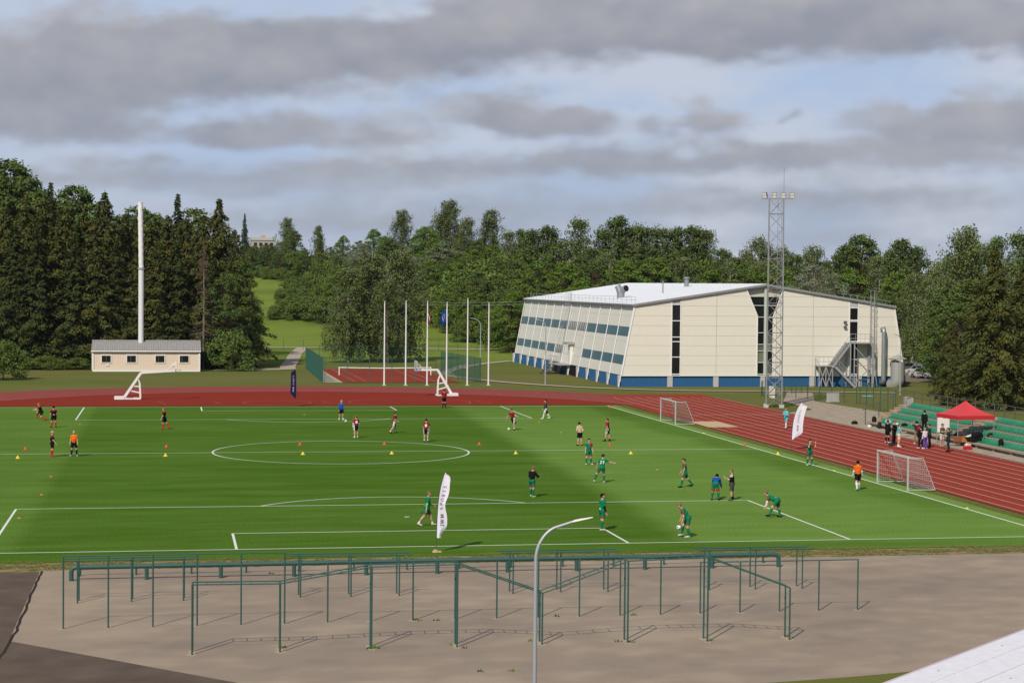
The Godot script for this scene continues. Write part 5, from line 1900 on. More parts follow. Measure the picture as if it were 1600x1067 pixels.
func build_pitch_things() -> void:
	goal("small aluminium goal on the side line beside the sand pit", 72.9, 77.9, mat("cord_green", Color(0.22, 0.33, 0.26), 0.8))
	goal("small aluminium goal on the side line opposite the red tent", 20.2, 25.1, mat("cord_white", Color(0.55, 0.55, 0.55), 0.8))
	feather_flag("white feather banner with dark lettering on the near goal line", gp(681.5, 863.5), 3.72, 0.46, 0, -0.15, "IWM SPORTS")
	feather_flag("white feather banner with dark lettering at the running track", gp(1237, 703.0), 3.60, 0.85, 1, -0.15, "IWM SPORTS")
	feather_flag("navy feather banner with white lettering behind the far goal line", gp(462, 635.2), 3.7, 0.62, 2, -0.15, "IWM SPORTS")
	# marker cones and discs
	var yel := mat("cone_yellow", Color(0.62, 0.50, 0.02), 0.5)
	var red := mat("cone_red", Color(0.50, 0.045, 0.02), 0.5)
	var org := mat("disc_orange", Color(0.50, 0.16, 0.03), 0.6)
	var lime := mat("disc_lime", Color(0.50, 0.62, 0.06), 0.6)
	var cone := MB.new()
	cone.lathe([Vector2(0.02, 0.22), Vector2(0.035, 0.216), Vector2(0.13, 0.03), Vector2(0.17, 0.022), Vector2(0.17, 0.0)], 14)
	var cmesh := cone.mesh()
	var ring := MB.new()
	ring.lathe([Vector2(0.037, 0.221), Vector2(0.041, 0.208)], 12)
	var rmesh := ring.mesh()
	var disc := MB.new()
	disc.lathe([Vector2(0.03, 0.055), Vector2(0.05, 0.055), Vector2(0.10, 0.006), Vector2(0.10, 0.0)], 14)
	var dmesh := disc.mesh()
	var lip := MB.new()
	lip.lathe([Vector2(0.028, 0.052), Vector2(0.03, 0.057)], 12)
	var lmesh := lip.mesh()
	for e in [[27, 717], [258, 713.5], [473, 711], [612, 710], [806, 709.8], [986, 710], [1216, 711]]:
		var o := thing("marker_cone", "yellow marker cone standing in the row along the halfway line", "cone", gp(e[0], e[1]) + Vector3(0, 0.024, 0), 0.0, "yellow cones along the halfway line")
		part("cone_body", cmesh, yel, o)
		part("rim", rmesh, mats["dark_metal"], o)
	for e in [[39, 703.2], [259.5, 699.5], [468.5, 696], [600.5, 695.5], [749, 695.5], [953, 696.5], [1165, 696.5], [954, 637.5]]:
		var far: bool = e[1] < 650
		var o := thing("marker_cone", "red marker cone at the far corner of the pitch" if far else "red marker cone in the row beyond the halfway line", "cone", gp(e[0], e[1]) + Vector3(0, 0.024, 0), 0.0, "" if far else "red cones beyond the halfway line")
		part("cone_body", cmesh, red, o)
		part("rim", rmesh, mats["dark_metal"], o)
	for e in [[79, 745.5], [64, 774], [29, 810.5], [876.5, 676.5], [843, 660.5], [1027, 734.5], [1197.5, 795.5], [124, 664]]:
		var o := thing("marker_disc", "small flat orange marker disc lying on the turf", "marker disc", gp(e[0], e[1]) + Vector3(0, 0.024, 0), 0.0, "orange discs on the turf")
		part("disc_body", dmesh, org, o)
		part("rim", lmesh, org, o)
	for e in [[1304, 736.5], [1512, 795.2], [1100, 677.5]]:
		var o := thing("marker_disc", "lime yellow marker disc on the side line by the track", "marker disc", gp(e[0], e[1]) + Vector3(0, 0.03, 0), 0.0, "lime discs on the side line")
		part("disc_body", dmesh, lime, o)
		part("rim", lmesh, lime, o)
	# balls
	for e in [[540, 660.5, 0.0, "white football on the far penalty arc near the blue jacket"], [795, 673, 0.0, "white football in front of the kicking player in red"], [1061, 824, 0.42, "black and white football in the air by the bending player"]]:
		var p := gp(e[0], e[1], 0.0) if e[2] == 0.0 else at_depth(e[0], e[1], -gp(1073, 840).z)
		if e[2] == 0.0:
			p.y = 0.024 + 0.11
		var o := thing("football", e[3], "ball", p)
		var s := SphereMesh.new()
		s.radius = 0.115
		s.height = 0.23
		s.radial_segments = 20
		s.rings = 12
		part("ball_shell", s, mat("ball_white", Color(0.74, 0.74, 0.72), 0.4), o)
		var pt := MB.new()
		for d in [Vector3(0, 1, 0.2), Vector3(0.8, 0.2, 0.6), Vector3(-0.7, 0.3, 0.65), Vector3(0.1, -0.5, 0.85), Vector3(-0.6, 0.2, -0.7), Vector3(0.7, -0.3, -0.6), Vector3(0, -1, 0)]:
			var z: Vector3 = d.normalized()
			var x := z.cross(Vector3(0.3, 0.9, 0.1)).normalized()
			var y := z.cross(x)
			for k in 5:
				pt.tri(z * 0.1175, z * 0.113 + (x * cos(TAU * k / 5) + y * sin(TAU * k / 5)) * 0.042, z * 0.113 + (x * cos(TAU * (k + 1) / 5) + y * sin(TAU * (k + 1) / 5)) * 0.042)
		part("patch", pt, mats["dark_metal"], o)
	# white roof below the camera, lower right
	var y := 7.6
	var a := gp(1385, 1067, y)
	var b := gp(1605, 983, y)
	var e1 := (b - a).normalized()
	var e2 := Vector3(-e1.z, 0, e1.x)      # away from the photographer's left
	if e2.dot(Vector3(1, 0, 0.4)) < 0: e2 = -e2
	var o := a - e1 * 6.0
	var rf := thing("building_roof", "white ribbed sheet metal roof rising in the lower corner", "roof", o)
	var rm := surf("roof_sheet", Color(0.76, 0.75, 0.79), 0.45, noise_tex("roofdirt", 512, 0.02, 0.86, 1.0, 5, 81), 2.0)
	var sl := e2 + Vector3(0, 0.03, 0)
	for k in 12:
		var m := MB.new()
		var p0 := sl * (k * 0.9)
		var p1 := sl * (k * 0.9 + 0.895)
		m.quad(p0, p0 + e1 * 24.0, p1 + e1 * 24.0, p1)
		m.beam(p0 + sl * 0.44 + Vector3(0, 0.004, 0), p0 + sl * 0.44 + e1 * 24.0 + Vector3(0, 0.004, 0), 0.02, 0.012)
		part("roof_sheet", m, rm, rf)
		m = MB.new()
		m.beam(p1 + Vector3(0, 0.01, 0), p1 + e1 * 24.0 + Vector3(0, 0.004, 0), 0.035, 0.016)
		part("roof_seam", m, rm, rf)
		m = MB.new()
		for j in 12:
			m.box(p0 + sl * 0.22 + e1 * (1.0 + 2.0 * j) + Vector3(0, 0.008, 0), Vector3(0.025, 0.012, 0.025))
		part("screw", m, mats["hall_grey"], rf)
	var m := MB.new()
	m.beam(Vector3(0, -0.10, 0) - e2 * 0.02, e1 * 24.0 + Vector3(0, -0.10, 0) - e2 * 0.02, 0.03, 0.2)
	part("roof_flashing", m, mat("flash_pink", Color(0.55, 0.42, 0.52), 0.5), rf)
	m = MB.new()
	m.quad(Vector3(0, -0.2, 0) + e2 * 0.3, e1 * 24.0 + Vector3(0, -0.2, 0) + e2 * 0.3, e1 * 24.0 + Vector3(0, -y, 0) + e2 * 0.3, Vector3(0, -y, 0) + e2 * 0.3)
	part("wall", m, mats["hall_grey"], rf)

# ---------------------------------------------------------------- trees
var protos := {}

func leaf(m: MB, p: Vector3, nrm: Vector3, s: float, along: Vector3, c: Color, asp := 1.0) -> void:
	var x := (along - nrm * along.dot(nrm))
	if x.length_squared() < 0.001:
		x = nrm.cross(Vector3.RIGHT)
	x = x.normalized()
	var y := nrm.cross(x)
	var a := p - x * s * 0.5
	var b := p + y * s * 0.36 / asp + x * s * rng.randf_range(-0.1, 0.1)
	var d := p + x * s * 0.6
	var e := p - y * s * 0.36 / asp + x * s * rng.randf_range(-0.1, 0.1)
	for q in [a, b, d, a, d, e]:
		m.v.append(q)
		m.c.append(c)
	for k in 6:
		m.n.append(nrm)

func rv() -> Vector3:
	return Vector3(rng.randfn(), rng.randfn(), rng.randfn()).normalized()

func tint(c: Color, v: float) -> Color:
	var k := 1.07 + rng.randf_range(-v, v)
	var w := rng.randf_range(-0.12, 0.12)
	return Color(c.r * k * (1.0 + w), c.g * k, c.b * k * (1.0 - w))

func limb(m: MB, a: Vector3, b: Vector3, r0: float, r1: float, sides := 5) -> void:
	var mid := a.lerp(b, 0.5) + Vector3(rng.randfn() * 0.1, 0.0, rng.randfn() * 0.1) * a.distance_to(b) * 0.25
	m.tube([a, mid, b], [r0, (r0 + r1) * 0.5, r1], sides, false)

# every prototype is 20 m high and about 20 * wide across; returns [trunk mesh, crown mesh]
func proto(kind: String, variant: int) -> Array:
	var key := kind + str(variant)
	if protos.has(key):
		return protos[key]
	rng.seed = hash(key) & 0xffff
	var t := MB.new()
	var m := MB.new()
	m.use_c = true
	var H := 20.0
	match kind:
		"maple", "dark", "willow", "bush":
			var col: Color = {"maple": Color(0.090, 0.142, 0.026), "dark": Color(0.072, 0.104, 0.029), "willow": Color(0.130, 0.155, 0.085), "bush": Color(0.090, 0.128, 0.032), "aspen": Color(0.076, 0.106, 0.034)}[kind]
			var w: float = {"maple": 5.6, "dark": 5.2, "willow": 5.6, "bush": 11.0, "aspen": 3.7}[kind] * rng.randf_range(0.92, 1.08)
			var low: float = {"maple": 1.6, "dark": 1.0, "willow": 1.4, "bush": 1.5, "aspen": 1.2}[kind]
			var ls := 2.8 if kind == "bush" else 1.0
			t.tube([Vector3(0, -0.5, 0), Vector3(0.1, H * 0.3, 0.05), Vector3(-0.1, H * 0.62, 0.1), Vector3(0, H * 0.88, 0)], [0.30, 0.22, 0.13, 0.03], 8, false)
			var n := 185 if kind != "bush" else 62
			var lobes := []
			for k in 7:
				lobes.append([rng.randf() * TAU, rng.randf_range(0.65, 1.15), rng.randf_range(0.3, 1.0)])
			for k in n:
				var v := pow(rng.randf(), 0.8)
				var y := lerpf(low, H * (0.955 if kind != "bush" else 0.84), v)
				var prof: float
				if kind == "bush": prof = pow(1.0 - v * v, 0.5)
				else: prof = pow(sin(PI * clampf(pow(v, 0.85) * 0.80 + 0.19, 0.0, 1.0)), 0.6)
				var an := rng.randf() * TAU
				var lob := 0.80
				for l in lobes:
					lob += 0.20 * l[1] * maxf(0.0, cos(an - l[0])) * (1.0 - absf(v - l[2]))
				var rr := w * prof * lob * sqrt(rng.randf_range(0.22, 1.0))
				var c := Vector3(cos(an) * rr, y, sin(an) * rr)
				var cr := rng.randf_range(0.75, 1.45) * (0.8 if kind == "aspen" else 1.0) * (lerpf(1.1, 0.5, v * v) if kind != "bush" else lerpf(1.2, 0.85, v))
				limb(t, Vector3(0, maxf(1.0, y * 0.72 - 0.5), 0), c.lerp(Vector3(0, y, 0), 0.15), 0.06, 0.015, 4)
				var hue := tint(col, 0.20)
				var cnt := clampi(int(88 * cr * cr), 26, 170)
				cr *= ls
				for j in cnt:
					var d := rv()
					d.y = absf(d.y) * 1.2 - 0.5
					d = d.normalized()
					var p := c + d * cr * rng.randf_range(0.45, 1.15) * Vector3(1.05, 0.95, 1.05)
					if p.y < 0.1:
						continue
					var nn := (d * 0.75 + rv() * 0.7 + Vector3.UP * 0.25).normalized()
					leaf(m, p, nn, rng.randf_range(0.24, 0.44) * ls, rv(), tint(hue, 0.22), 1.0 if kind != "willow" else 1.6)
		"birch", "aspen":
			var asp := kind == "aspen"
			var col := Color(0.104, 0.132, 0.046) if not asp else Color(0.096, 0.130, 0.040)
			var w := (4.4 if not asp else 3.5) * rng.randf_range(0.9, 1.15)
			var lean := rng.randf_range(-0.6, 0.6)
			t.tube([Vector3(0, -0.5, 0), Vector3(lean * 0.3, H * 0.35, 0), Vector3(lean * 0.7, H * 0.7, 0.1), Vector3(lean, H * 0.97, 0)], [0.28, 0.20, 0.11, 0.02], 8, false)
			for k in 215:
				var v := rng.randf()
				var y := lerpf(2.6 if not asp else 1.5, H * 0.975, pow(v, 0.9))
				var prof := pow(sin(PI * clampf(v * 0.80 + 0.15, 0.0, 1.0)), 0.55) * (1.05 - 0.30 * v)
				var an := rng.randf() * TAU
				var rr := w * prof * sqrt(rng.randf_range(0.05, 1.0)) * (0.8 + 0.3 * sin(an * 3.0 + variant))
				var tip := Vector3(cos(an) * rr + lean * y / H, y, sin(an) * rr)
				var st := Vector3(lean * y / H * 0.8, maxf(2.0, y - rr * 0.75), 0)
				limb(t, st, tip, 0.028, 0.008, 4)
				var hue := tint(col, 0.16)
				# hanging strands
				for s in 6:
					var p0 := st.lerp(tip, rng.randf_range(0.5, 1.05)) + rv() * 0.5
					var ln := rng.randf_range(0.7, 2.6) * lerpf(1.15, 0.55, v) * (0.6 if asp else 1.0)
					var nl := int(ln * (9.0 if not asp else 16.0))
					var drift := Vector3(cos(an), 0, sin(an)) * 0.25
					for j in nl:
						var f := float(j) / nl
						var p := p0 + Vector3.DOWN * ln * f + drift * f + rv() * (0.18 + 0.16 * (1.0 - f))
						leaf(m, p, (rv() + drift * 1.5 + Vector3.UP * 0.3).normalized(), rng.randf_range(0.20, 0.36), Vector3.DOWN + rv() * 0.5, tint(hue, 0.24), 1.2)
		"larch", "spruce":
			var col := Color(0.070, 0.078, 0.023) if kind == "larch" else Color(0.044, 0.057, 0.019)
			var w := (5.0 if kind == "larch" else 3.8) * rng.randf_range(0.9, 1.1)
			t.tube([Vector3(0, -0.5, 0), Vector3(0, H * 0.5, 0.05), Vector3(0, H * 0.99, 0)], [0.30, 0.19, 0.015], 8, false)
			var y := 1.6
			while y < H * 0.985:
				var v := y / H
				var nb := 7 if v < 0.75 else 5
				var a0 := rng.randf() * TAU
				for b in nb:
					var an := a0 + TAU * b / nb + rng.randf_range(-0.3, 0.3)
					var ln := w * (1.03 - pow(v, 1.15)) * rng.randf_range(0.45, 1.22) * (0.75 + 0.25 * smoothstep(0.05, 0.25, v))
					if kind == "larch": ln *= 1.0 + 0.18 * sin(y * 2.1 + variant)
					ln = maxf(ln, 0.22)
					var dir := Vector3(cos(an), 0, sin(an))
					var droop := (0.30 if kind == "larch" else 0.42) * (1.0 - v * 0.8)
					var sd := Vector3(-dir.z, 0, dir.x)
					var tip := Vector3(0, y, 0) + dir * ln + Vector3.DOWN * ln * droop * 0.6
					if ln > 0.8:
						t.tube([Vector3(0, y, 0), tip], [0.05, 0.01], 4, false)
					var hue := tint(col, 0.2)
					var nl := int(ln * (30 if kind == "larch" else 34)) + 4
					for j in nl:
						var f := sqrt(rng.randf_range(0.02, 1.0))
						var wide := (0.16 + 0.30 * sin(PI * minf(f * 0.9 + 0.05, 1.0))) * minf(ln, 2.6) * 0.62
						var s := rng.randf_range(-1.0, 1.0)
						var p := Vector3(0, y, 0) + dir * ln * f + sd * s * wide
						p.y -= ln * droop * f * f + absf(s) * wide * 0.35
						var hang := rng.randf() * (0.55 if kind == "larch" else 0.38) * f
						p.y -= hang
						var nn := (Vector3.UP * 0.7 + dir * 0.55 + rv() * 0.75).normalized()
						leaf(m, p, nn, rng.randf_range(0.24, 0.46), dir * 0.6 + sd * s * 0.7 + Vector3.DOWN * (0.3 + hang), tint(hue, 0.24), 1.7)
				y += lerpf(0.62, 0.30, v) * rng.randf_range(0.8, 1.15)
		"dead":
			t.tube([Vector3(0, -0.5, 0), Vector3(0.1, H * 0.5, 0), Vector3(0, H * 0.98, 0)], [0.24, 0.15, 0.02], 7, false)
			for k in 150:
				var v := rng.randf_range(0.10, 0.97)
				var an := rng.randf() * TAU
				var ln := 3.4 * (1.02 - v) * rng.randf_range(0.5, 1.1) + 0.3
				var dir := Vector3(cos(an), -0.15 + 0.3 * rng.randfn() * 0.3, sin(an))
				var a := Vector3(0, v * H, 0)
				limb(t, a, a + dir * ln, 0.035, 0.008, 4)
				for j in 4:
					var s := a + dir * ln * rng.randf_range(0.3, 1.0)
					limb(t, s, s + (dir + rv()).normalized() * ln * 0.3 + Vector3.DOWN * 0.2, 0.014, 0.005, 3)
				for j in 8:
					var s := a + dir * ln * rng.randf_range(0.3, 1.05) + rv() * 0.2
					leaf(m, s, rv(), rng.randf_range(0.15, 0.3), Vector3.DOWN, tint(Color(0.10, 0.068, 0.035), 0.3), 2.5)
	var out := [t.mesh(), m.mesh()]
	protos[key] = out
	return out

func foliage(kind: String) -> StandardMaterial3D:
	var k := "foliage_" + kind
	if mats.has(k):
		return mats[k]
	var f := mat(k, Color(1, 1, 1), 0.75 if kind != "willow" else 0.6)
	f.vertex_color_use_as_albedo = true
	f.backlight_enabled = true
	f.backlight = Color(0.20, 0.24, 0.08) if kind in ["maple", "bush", "birch", "aspen", "willow"] else Color(0.10, 0.11, 0.04)
	return f

const TREE_LABELS := {
	"birch702": "tallest spreading birch on the skyline of the wooded hill", "birch768": "open crowned birch on the hill skyline past the tallest birch", "birch628": "grey green birch on the skyline above the silvery willow",
	"maple664": "large bright rounded tree just below the tallest hill birch", "spruce382": "small dark spire shaped spruce beside the distant grey block", "birch449": "tall birch on the skyline next to the distant grey block",
	"aspen498": "lone narrow tree on the skyline above the meadow bushes", "aspen907": "lone upright aspen standing clear above the woods behind the hall", "dark1345": "dark broad crowned tree above the hall roof beside the stair side",
	"willow1274": "large silvery willow just above the hall roof past the mast", "spruce78": "spruce tip above the stand next to the round dark tree", "dark12": "highest dark broadleaf crown at the outer end of the conifer stand",
	"larch163": "pointed conifer standing taller beside the white flue", "larch342": "broad tall conifer behind the bare brown dying conifer", "maple136": "single bright green tree peeping through the dark conifers",
	"larch500": "brownish conifer below the skyline above the meadow bushes", "willow640": "silvery willow behind the birch clump at the red court",
}

func put(kind: String, px: float, top: float, dep: float, wf: float, label: String, group := "", nm := "") -> void:
	label = TREE_LABELS.get(kind + str(int(px)), label)
	var p := at_depth(px, top, dep)
	var b := hill(p.x, dep)
	var h := p.y - b
	if h < 1.0:
		return
	var v: int = absi(hash("%s%d%d" % [kind, int(px), int(dep)])) % {"dead": 1, "willow": 1, "birch": 3, "larch": 3}.get(kind, 2)
	var pr: Array = proto(kind, v)
	var n: String = nm if nm else {"maple": "broadleaf_tree", "dark": "broadleaf_tree", "willow": "willow_tree", "bush": "bush", "aspen": "aspen_tree", "birch": "birch_tree", "larch": "larch_tree", "spruce": "spruce_tree", "dead": "dead_tree"}[kind]
	var r := thing(n, label, "bush" if kind == "bush" else "tree", Vector3(p.x, b - 0.05, -dep), fmod(px * 7.31 + dep, TAU), group)
	var bark := mat("bark_birch", Color(0.42, 0.40, 0.37), 0.9) if kind == "birch" or kind == "aspen" else mat("bark_grey", Color(0.20, 0.155, 0.12), 0.95) if kind == "dead" else mat("bark_brown", Color(0.125, 0.085, 0.06), 0.95)
	var s := h / 20.0
	var t := part("trunk" if kind != "bush" else "stem", pr[0], bark, r)
	var c := part("crown" if kind != "bush" else "foliage", pr[1], foliage(kind), r)
	for o in [t, c]:
		o.scale = Vector3(s * wf, s, s * wf)

func build_trees() -> void:
	# dark conifers and broadleaves behind the cabin
	var g := "conifers behind the beige cabin"
	var lab := "dark feathery conifer in the dense stand behind the beige cabin"
	for e in [["larch", 8, 318], ["larch", 40, 300], ["larch", 68, 306], ["larch", 101, 318], ["larch", 131, 322], ["larch", 163, 292], ["larch", 196, 330], ["larch", 233, 338], ["larch", 262, 330], ["larch", 290, 336], ["larch", 342, 306], ["larch", 318, 330], ["larch", 366, 352]]:
		put(e[0], e[1], e[2], 186.0 + fmod(e[1] * 3.7, 9.0), 1.2, lab, g)
	for e in [["spruce", 22, 345], ["spruce", 55, 352], ["larch", 86, 348], ["spruce", 116, 360], ["larch", 148, 372], ["spruce", 180, 378], ["larch", 212, 390], ["larch", 247, 372], ["spruce", 276, 372], ["larch", 305, 380], ["spruce", 335, 398], ["larch", 362, 392]]:
		put(e[0], e[1], e[2], 179.5 + fmod(e[1] * 1.9, 4.0), 1.35, lab, g)
	for e in [["spruce", 78, 281], ["spruce", 277, 299], ["larch", 150, 320], ["larch", 210, 335]]:
		put(e[0], e[1], e[2], 205.0 + fmod(e[1], 7.0), 1.0, "conifer tip rising above the stand behind the cabin", g)
	var g2 := "broadleaf trees behind the conifers"
	for e in [["dark", 12, 240, 232], ["dark", 42, 268, 228], ["dark", -25, 262, 230], ["dark", 116, 282, 226], ["dark", 96, 312, 220], ["dark", 212, 316, 220], ["dark", 236, 326, 216], ["dark", 306, 318, 222], ["maple", 136, 328, 214], ["dark", 180, 330, 222], ["dark", 65, 300, 224]]:
		put(e[0], e[1], e[2], e[3], 1.15, "dark round topped broadleaf tree rising behind the conifer stand", g2)
	put("dead", 318, 366, 177.0, 0.8, "bare brown dying conifer at the edge of the stand")
	put("dark", 374, 402, 183.0, 0.9, "dense dark broadleaf tree at the meadow edge of the stand")
	put("dark", 352, 425, 179.0, 1.0, "dark broadleaf tree half hidden behind the cabin bush")
	put("bush", 362, 512, 174.0, 0.9, "big round bush beside the cabin end wall")
	put("bush", 343, 530, 175.0, 0.7, "low dark shrub touching the cabin corner")
	put("bush", 4, 524, 150.0, 0.85, "leafy bush standing alone on the grass by the track")
	for e in [[40, 556], [66, 552], [95, 558], [122, 556], [18, 560]]:
		put("bush", e[0], e[1], 176.0, 1.6, "low undergrowth bush at the foot of the conifers", "undergrowth bushes under the conifers")
	# birches behind the red court
	put("birch", 545, 412, 200.0, 1.5, "drooping birch on the cabin side of the clump behind the court")
	put("birch", 582, 392, 203.0, 1.55, "tallest drooping birch in the clump behind the court")
	put("birch", 626, 384, 206.0, 1.5, "drooping birch on the flagpole side of the clump behind the court")
	put("birch", 606, 430, 199.0, 1.45, "short drooping birch at the front of the clump behind the court")
	# the wooded hill
	var gh := "trees on the wooded hill above the meadow"
	var hb := {"maple": "bright green broadleaf tree on the wooded hill", "dark": "dark broadleaf tree on the wooded hill", "birch": "tall grey green birch on the wooded hill", "aspen": "narrow upright tree on the wooded hill", "willow": "silvery willow on the wooded hill", "spruce": "dark pointed spruce on the wooded hill", "larch": "brownish conifer on the wooded hill", "bush": "rounded bush on the meadow slope"}
	for e in [["spruce", 382, 332, 455, 0.8], ["birch", 449, 337, 470, 1.3], ["dark", 460, 358, 440, 1.15], ["aspen", 498, 351, 470, 1.3], ["larch", 500, 372, 450, 1.1], ["maple", 536, 366, 440, 1.0], ["dark", 420, 380, 430, 1.3], ["dark", 395, 384, 425, 1.2], ["dark", 436, 392, 420, 1.2], ["dark", 478, 388, 420, 1.2], ["dark", 516, 384, 430, 1.1], ["maple", 584, 355, 430, 1.0], ["dark", 562, 374, 440, 1.1], ["maple", 602, 366, 420, 1.0], ["birch", 628, 324, 440, 1.45], ["birch", 702, 308, 420, 1.5], ["birch", 688, 330, 425, 1.3], ["birch", 728, 335, 415, 1.2], ["maple", 664, 350, 385, 1.15], ["maple", 690, 372, 375, 1.0], ["willow", 640, 384, 360, 1.0], ["willow", 622, 395, 355, 0.9], ["birch", 768, 323, 420, 1.35], ["aspen", 797, 358, 400, 1.4], ["dark", 745, 372, 385, 1.1], ["aspen", 814, 356, 380, 1.4], ["dark", 716, 392, 365, 1.1], ["dark", 560, 400, 400, 1.2], ["maple", 600, 402, 385, 1.1], ["willow", 738, 408, 345, 0.9], ["maple", 775, 392, 350, 1.1], ["dark", 800, 402, 335, 1.1], ["maple", 668, 402, 345, 1.0], ["dark", 650, 412, 335, 1.0]]:
		put(e[0], e[1], e[2], e[3], e[4], hb[e[0]], gh)
	var gs := "bushes on the meadow slope"
	for e in [[434, 468, 350], [458, 455, 355], [476, 448, 360], [500, 440, 365], [455, 432, 380], [486, 424, 390], [515, 428, 380], [540, 432, 350], [428, 486, 335], [446, 484, 330], [470, 470, 335], [495, 462, 330], [520, 460, 320], [700, 438, 320], [676, 446, 325], [655, 450, 318], [725, 450, 300], [748, 444, 296], [770, 440, 290], [792, 444, 286], [812, 440, 284], [740, 470, 284], [765, 476, 280], [788, 480, 277], [806, 478, 275], [726, 492, 282], [690, 470, 310]]:
		put("bush", e[0], e[1], e[2], 1.0 if e[2] > 300 else 0.8, hb["bush"], gs)
	for e in [[416, 436, 414], [428, 437, 418], [441, 439, 416], [455, 441, 420], [404, 434, 412], [430, 499, 474], [446, 498, 466], [462, 500, 462], [478, 500, 456], [494, 503, 458], [438, 470, 450], [458, 468, 440], [510, 506, 462], [424, 500, 480]]:
		put("bush", e[0], e[2], -on_hill(e[0], e[1]).z, 0.85, hb["bush"], gs)
	for e in [[386, 380], [398, 382], [412, 381], [426, 383], [440, 376]]:
		put("dark", e[0], e[1], 520.0 + fmod(e[0], 9.0), 1.4, hb["dark"], gh)
	# fill the slope above the meadow edge
	rng.seed = 99
	var sky_line := [[380, 380], [430, 385], [460, 372], [500, 378], [540, 378], [580, 372], [610, 366], [650, 362], [700, 352], [740, 358], [790, 372], [840, 372]]
	var edge := [[380, 410], [425, 426], [440, 438], [470, 450], [500, 466], [530, 480], [640, 478], [665, 500], [700, 520], [730, 532], [840, 542]]
	var look := func(tab: Array, x: float) -> float:
		for i in tab.size() - 1:
			if x <= tab[i + 1][0]:
				return lerpf(tab[i][1], tab[i + 1][1], clampf((x - tab[i][0]) / (tab[i + 1][0] - tab[i][0]), 0.0, 1.0))
		return tab[-1][1]
	var made := 0
	var tries := 0
	while made < 120 and tries < 3000:
		tries += 1
		var x := rng.randf_range(386.0, 836.0)
		var dep := rng.randf_range(272.0, 470.0)
		var h := rng.randf_range(7.0, 15.0)
		var q := at_depth(x, 450.0, dep)
		var by := hill(q.x, dep)
		var bp := pix(Vector3(q.x, by, -dep)).y
		var tp := pix(Vector3(q.x, by + h, -dep)).y
		if bp > look.call(edge, x) or tp < look.call(sky_line, x) + rng.randf() * 12.0:
			continue
		made += 1
		var kd: String = ["dark", "maple", "dark", "birch", "aspen", "dark", "maple", "bush", "willow"][rng.randi() % 9]
		if h < 8.5: kd = "bush"
		var sv := rng.state
		put(kd, x, tp, dep, rng.randf_range(1.15, 1.45) if kd != "bush" else 1.0, hb[kd], gs if kd == "bush" else gh)
		rng.state = sv + 1
	# behind the hall
	var gb := "trees behind the sports hall"
	var bl := {"maple": "bright green broadleaf tree behind the sports hall", "dark": "dark broadleaf tree behind the sports hall", "birch": "tall birch behind the sports hall", "aspen": "tall upright aspen behind the sports hall", "willow": "silvery willow behind the sports hall roof", "spruce": "dark spruce behind the sports hall", "larch": "olive conifer behind the sports hall"}
	for e in [["aspen", 832, 356, 300, 1.56], ["aspen", 856, 350, 300, 1.56], ["aspen", 907, 336, 320, 1.30], ["aspen", 945, 352, 300, 1.43], ["aspen", 968, 334, 300, 1.56], ["aspen", 992, 346, 300, 1.43], ["aspen", 1012, 348, 300, 1.43], ["aspen", 1036, 350, 300, 1.56], ["aspen", 1060, 352, 300, 1.43], ["aspen", 1082, 350, 300, 1.56], ["aspen", 1104, 352, 300, 1.43], ["dark", 880, 374, 290, 1.1], ["dark", 925, 382, 285, 1.1], ["birch", 1165, 384, 300, 1.25], ["birch", 1188, 364, 290, 1.25], ["aspen", 1130, 386, 300, 1.43], ["birch", 1225, 380, 290, 1.25], ["birch", 1268, 378, 300, 1.25], ["aspen", 1292, 402, 300, 1.43], ["dark", 1345, 361, 270, 1.2], ["dark", 1322, 378, 275, 1.0], ["aspen", 1410, 370, 260, 1.56], ["aspen", 1432, 382, 262, 1.56], ["aspen", 1392, 388, 265, 1.43], ["birch", 1375, 396, 262, 1.38], ["aspen", 1245, 392, 300, 1.43], ["dark", 1148, 398, 295, 1.1], ["dark", 1206, 400, 295, 1.1], ["dark", 1305, 410, 280, 1.2]]:
		put(e[0], e[1], e[2], e[3], e[4], bl[e[0]], gb)
	for e in [["dark", 812, 402, 262, 1.2], ["maple", 836, 408, 255, 1.2], ["dark", 858, 396, 262, 1.2], ["maple", 884, 404, 255, 1.2], ["dark", 906, 398, 262, 1.2], ["dark", 930, 404, 258, 1.2], ["birch", 953, 388, 262, 1.1], ["maple", 976, 400, 255, 1.2], ["dark", 1000, 392, 260, 1.2], ["maple", 1024, 398, 258, 1.2], ["dark", 1048, 390, 262, 1.2], ["birch", 1070, 396, 256, 1.2], ["maple", 1096, 402, 256, 1.2], ["dark", 1120, 408, 260, 1.2], ["birch", 1142, 404, 256, 1.2], ["maple", 1166, 408, 256, 1.2], ["birch", 1190, 404, 258, 1.2], ["maple", 1214, 410, 252, 1.2], ["dark", 1240, 412, 256, 1.2], ["willow", 1274, 408, 236, 1.3], ["willow", 1300, 422, 232, 1.1], ["maple", 1330, 416, 234, 1.2], ["larch", 1352, 408, 234, 1.2], ["birch", 1376, 414, 230, 1.3], ["maple", 1404, 420, 225, 1.2]]:
		put(e[0], e[1], e[2], e[3], e[4], bl[e[0]], gb)
	for e in [["maple", 800, 452, 240, 1.3], ["maple", 822, 440, 244, 1.3], ["bush", 795, 486, 252, 1.0], ["dark", 850, 438, 238, 1.2], ["maple", 905, 436, 236, 1.2], ["dark", 960, 432, 236, 1.2], ["dark", 1395, 452, 212, 1.4], ["dark", 1420, 440, 208, 1.4]]:
		var nm0: String = hb["bush"] if e[0] == "bush" else bl[e[0]]
		put(e[0], e[1], e[2], e[3], e[4], nm0, gs if e[0] == "bush" else gb)
	# right side, behind the seating
	var gr := "tall trees behind the grandstand"
	put("birch", 1508, 347, 128.0, 1.15, "tall drooping birch with pale trunk behind the grandstand")
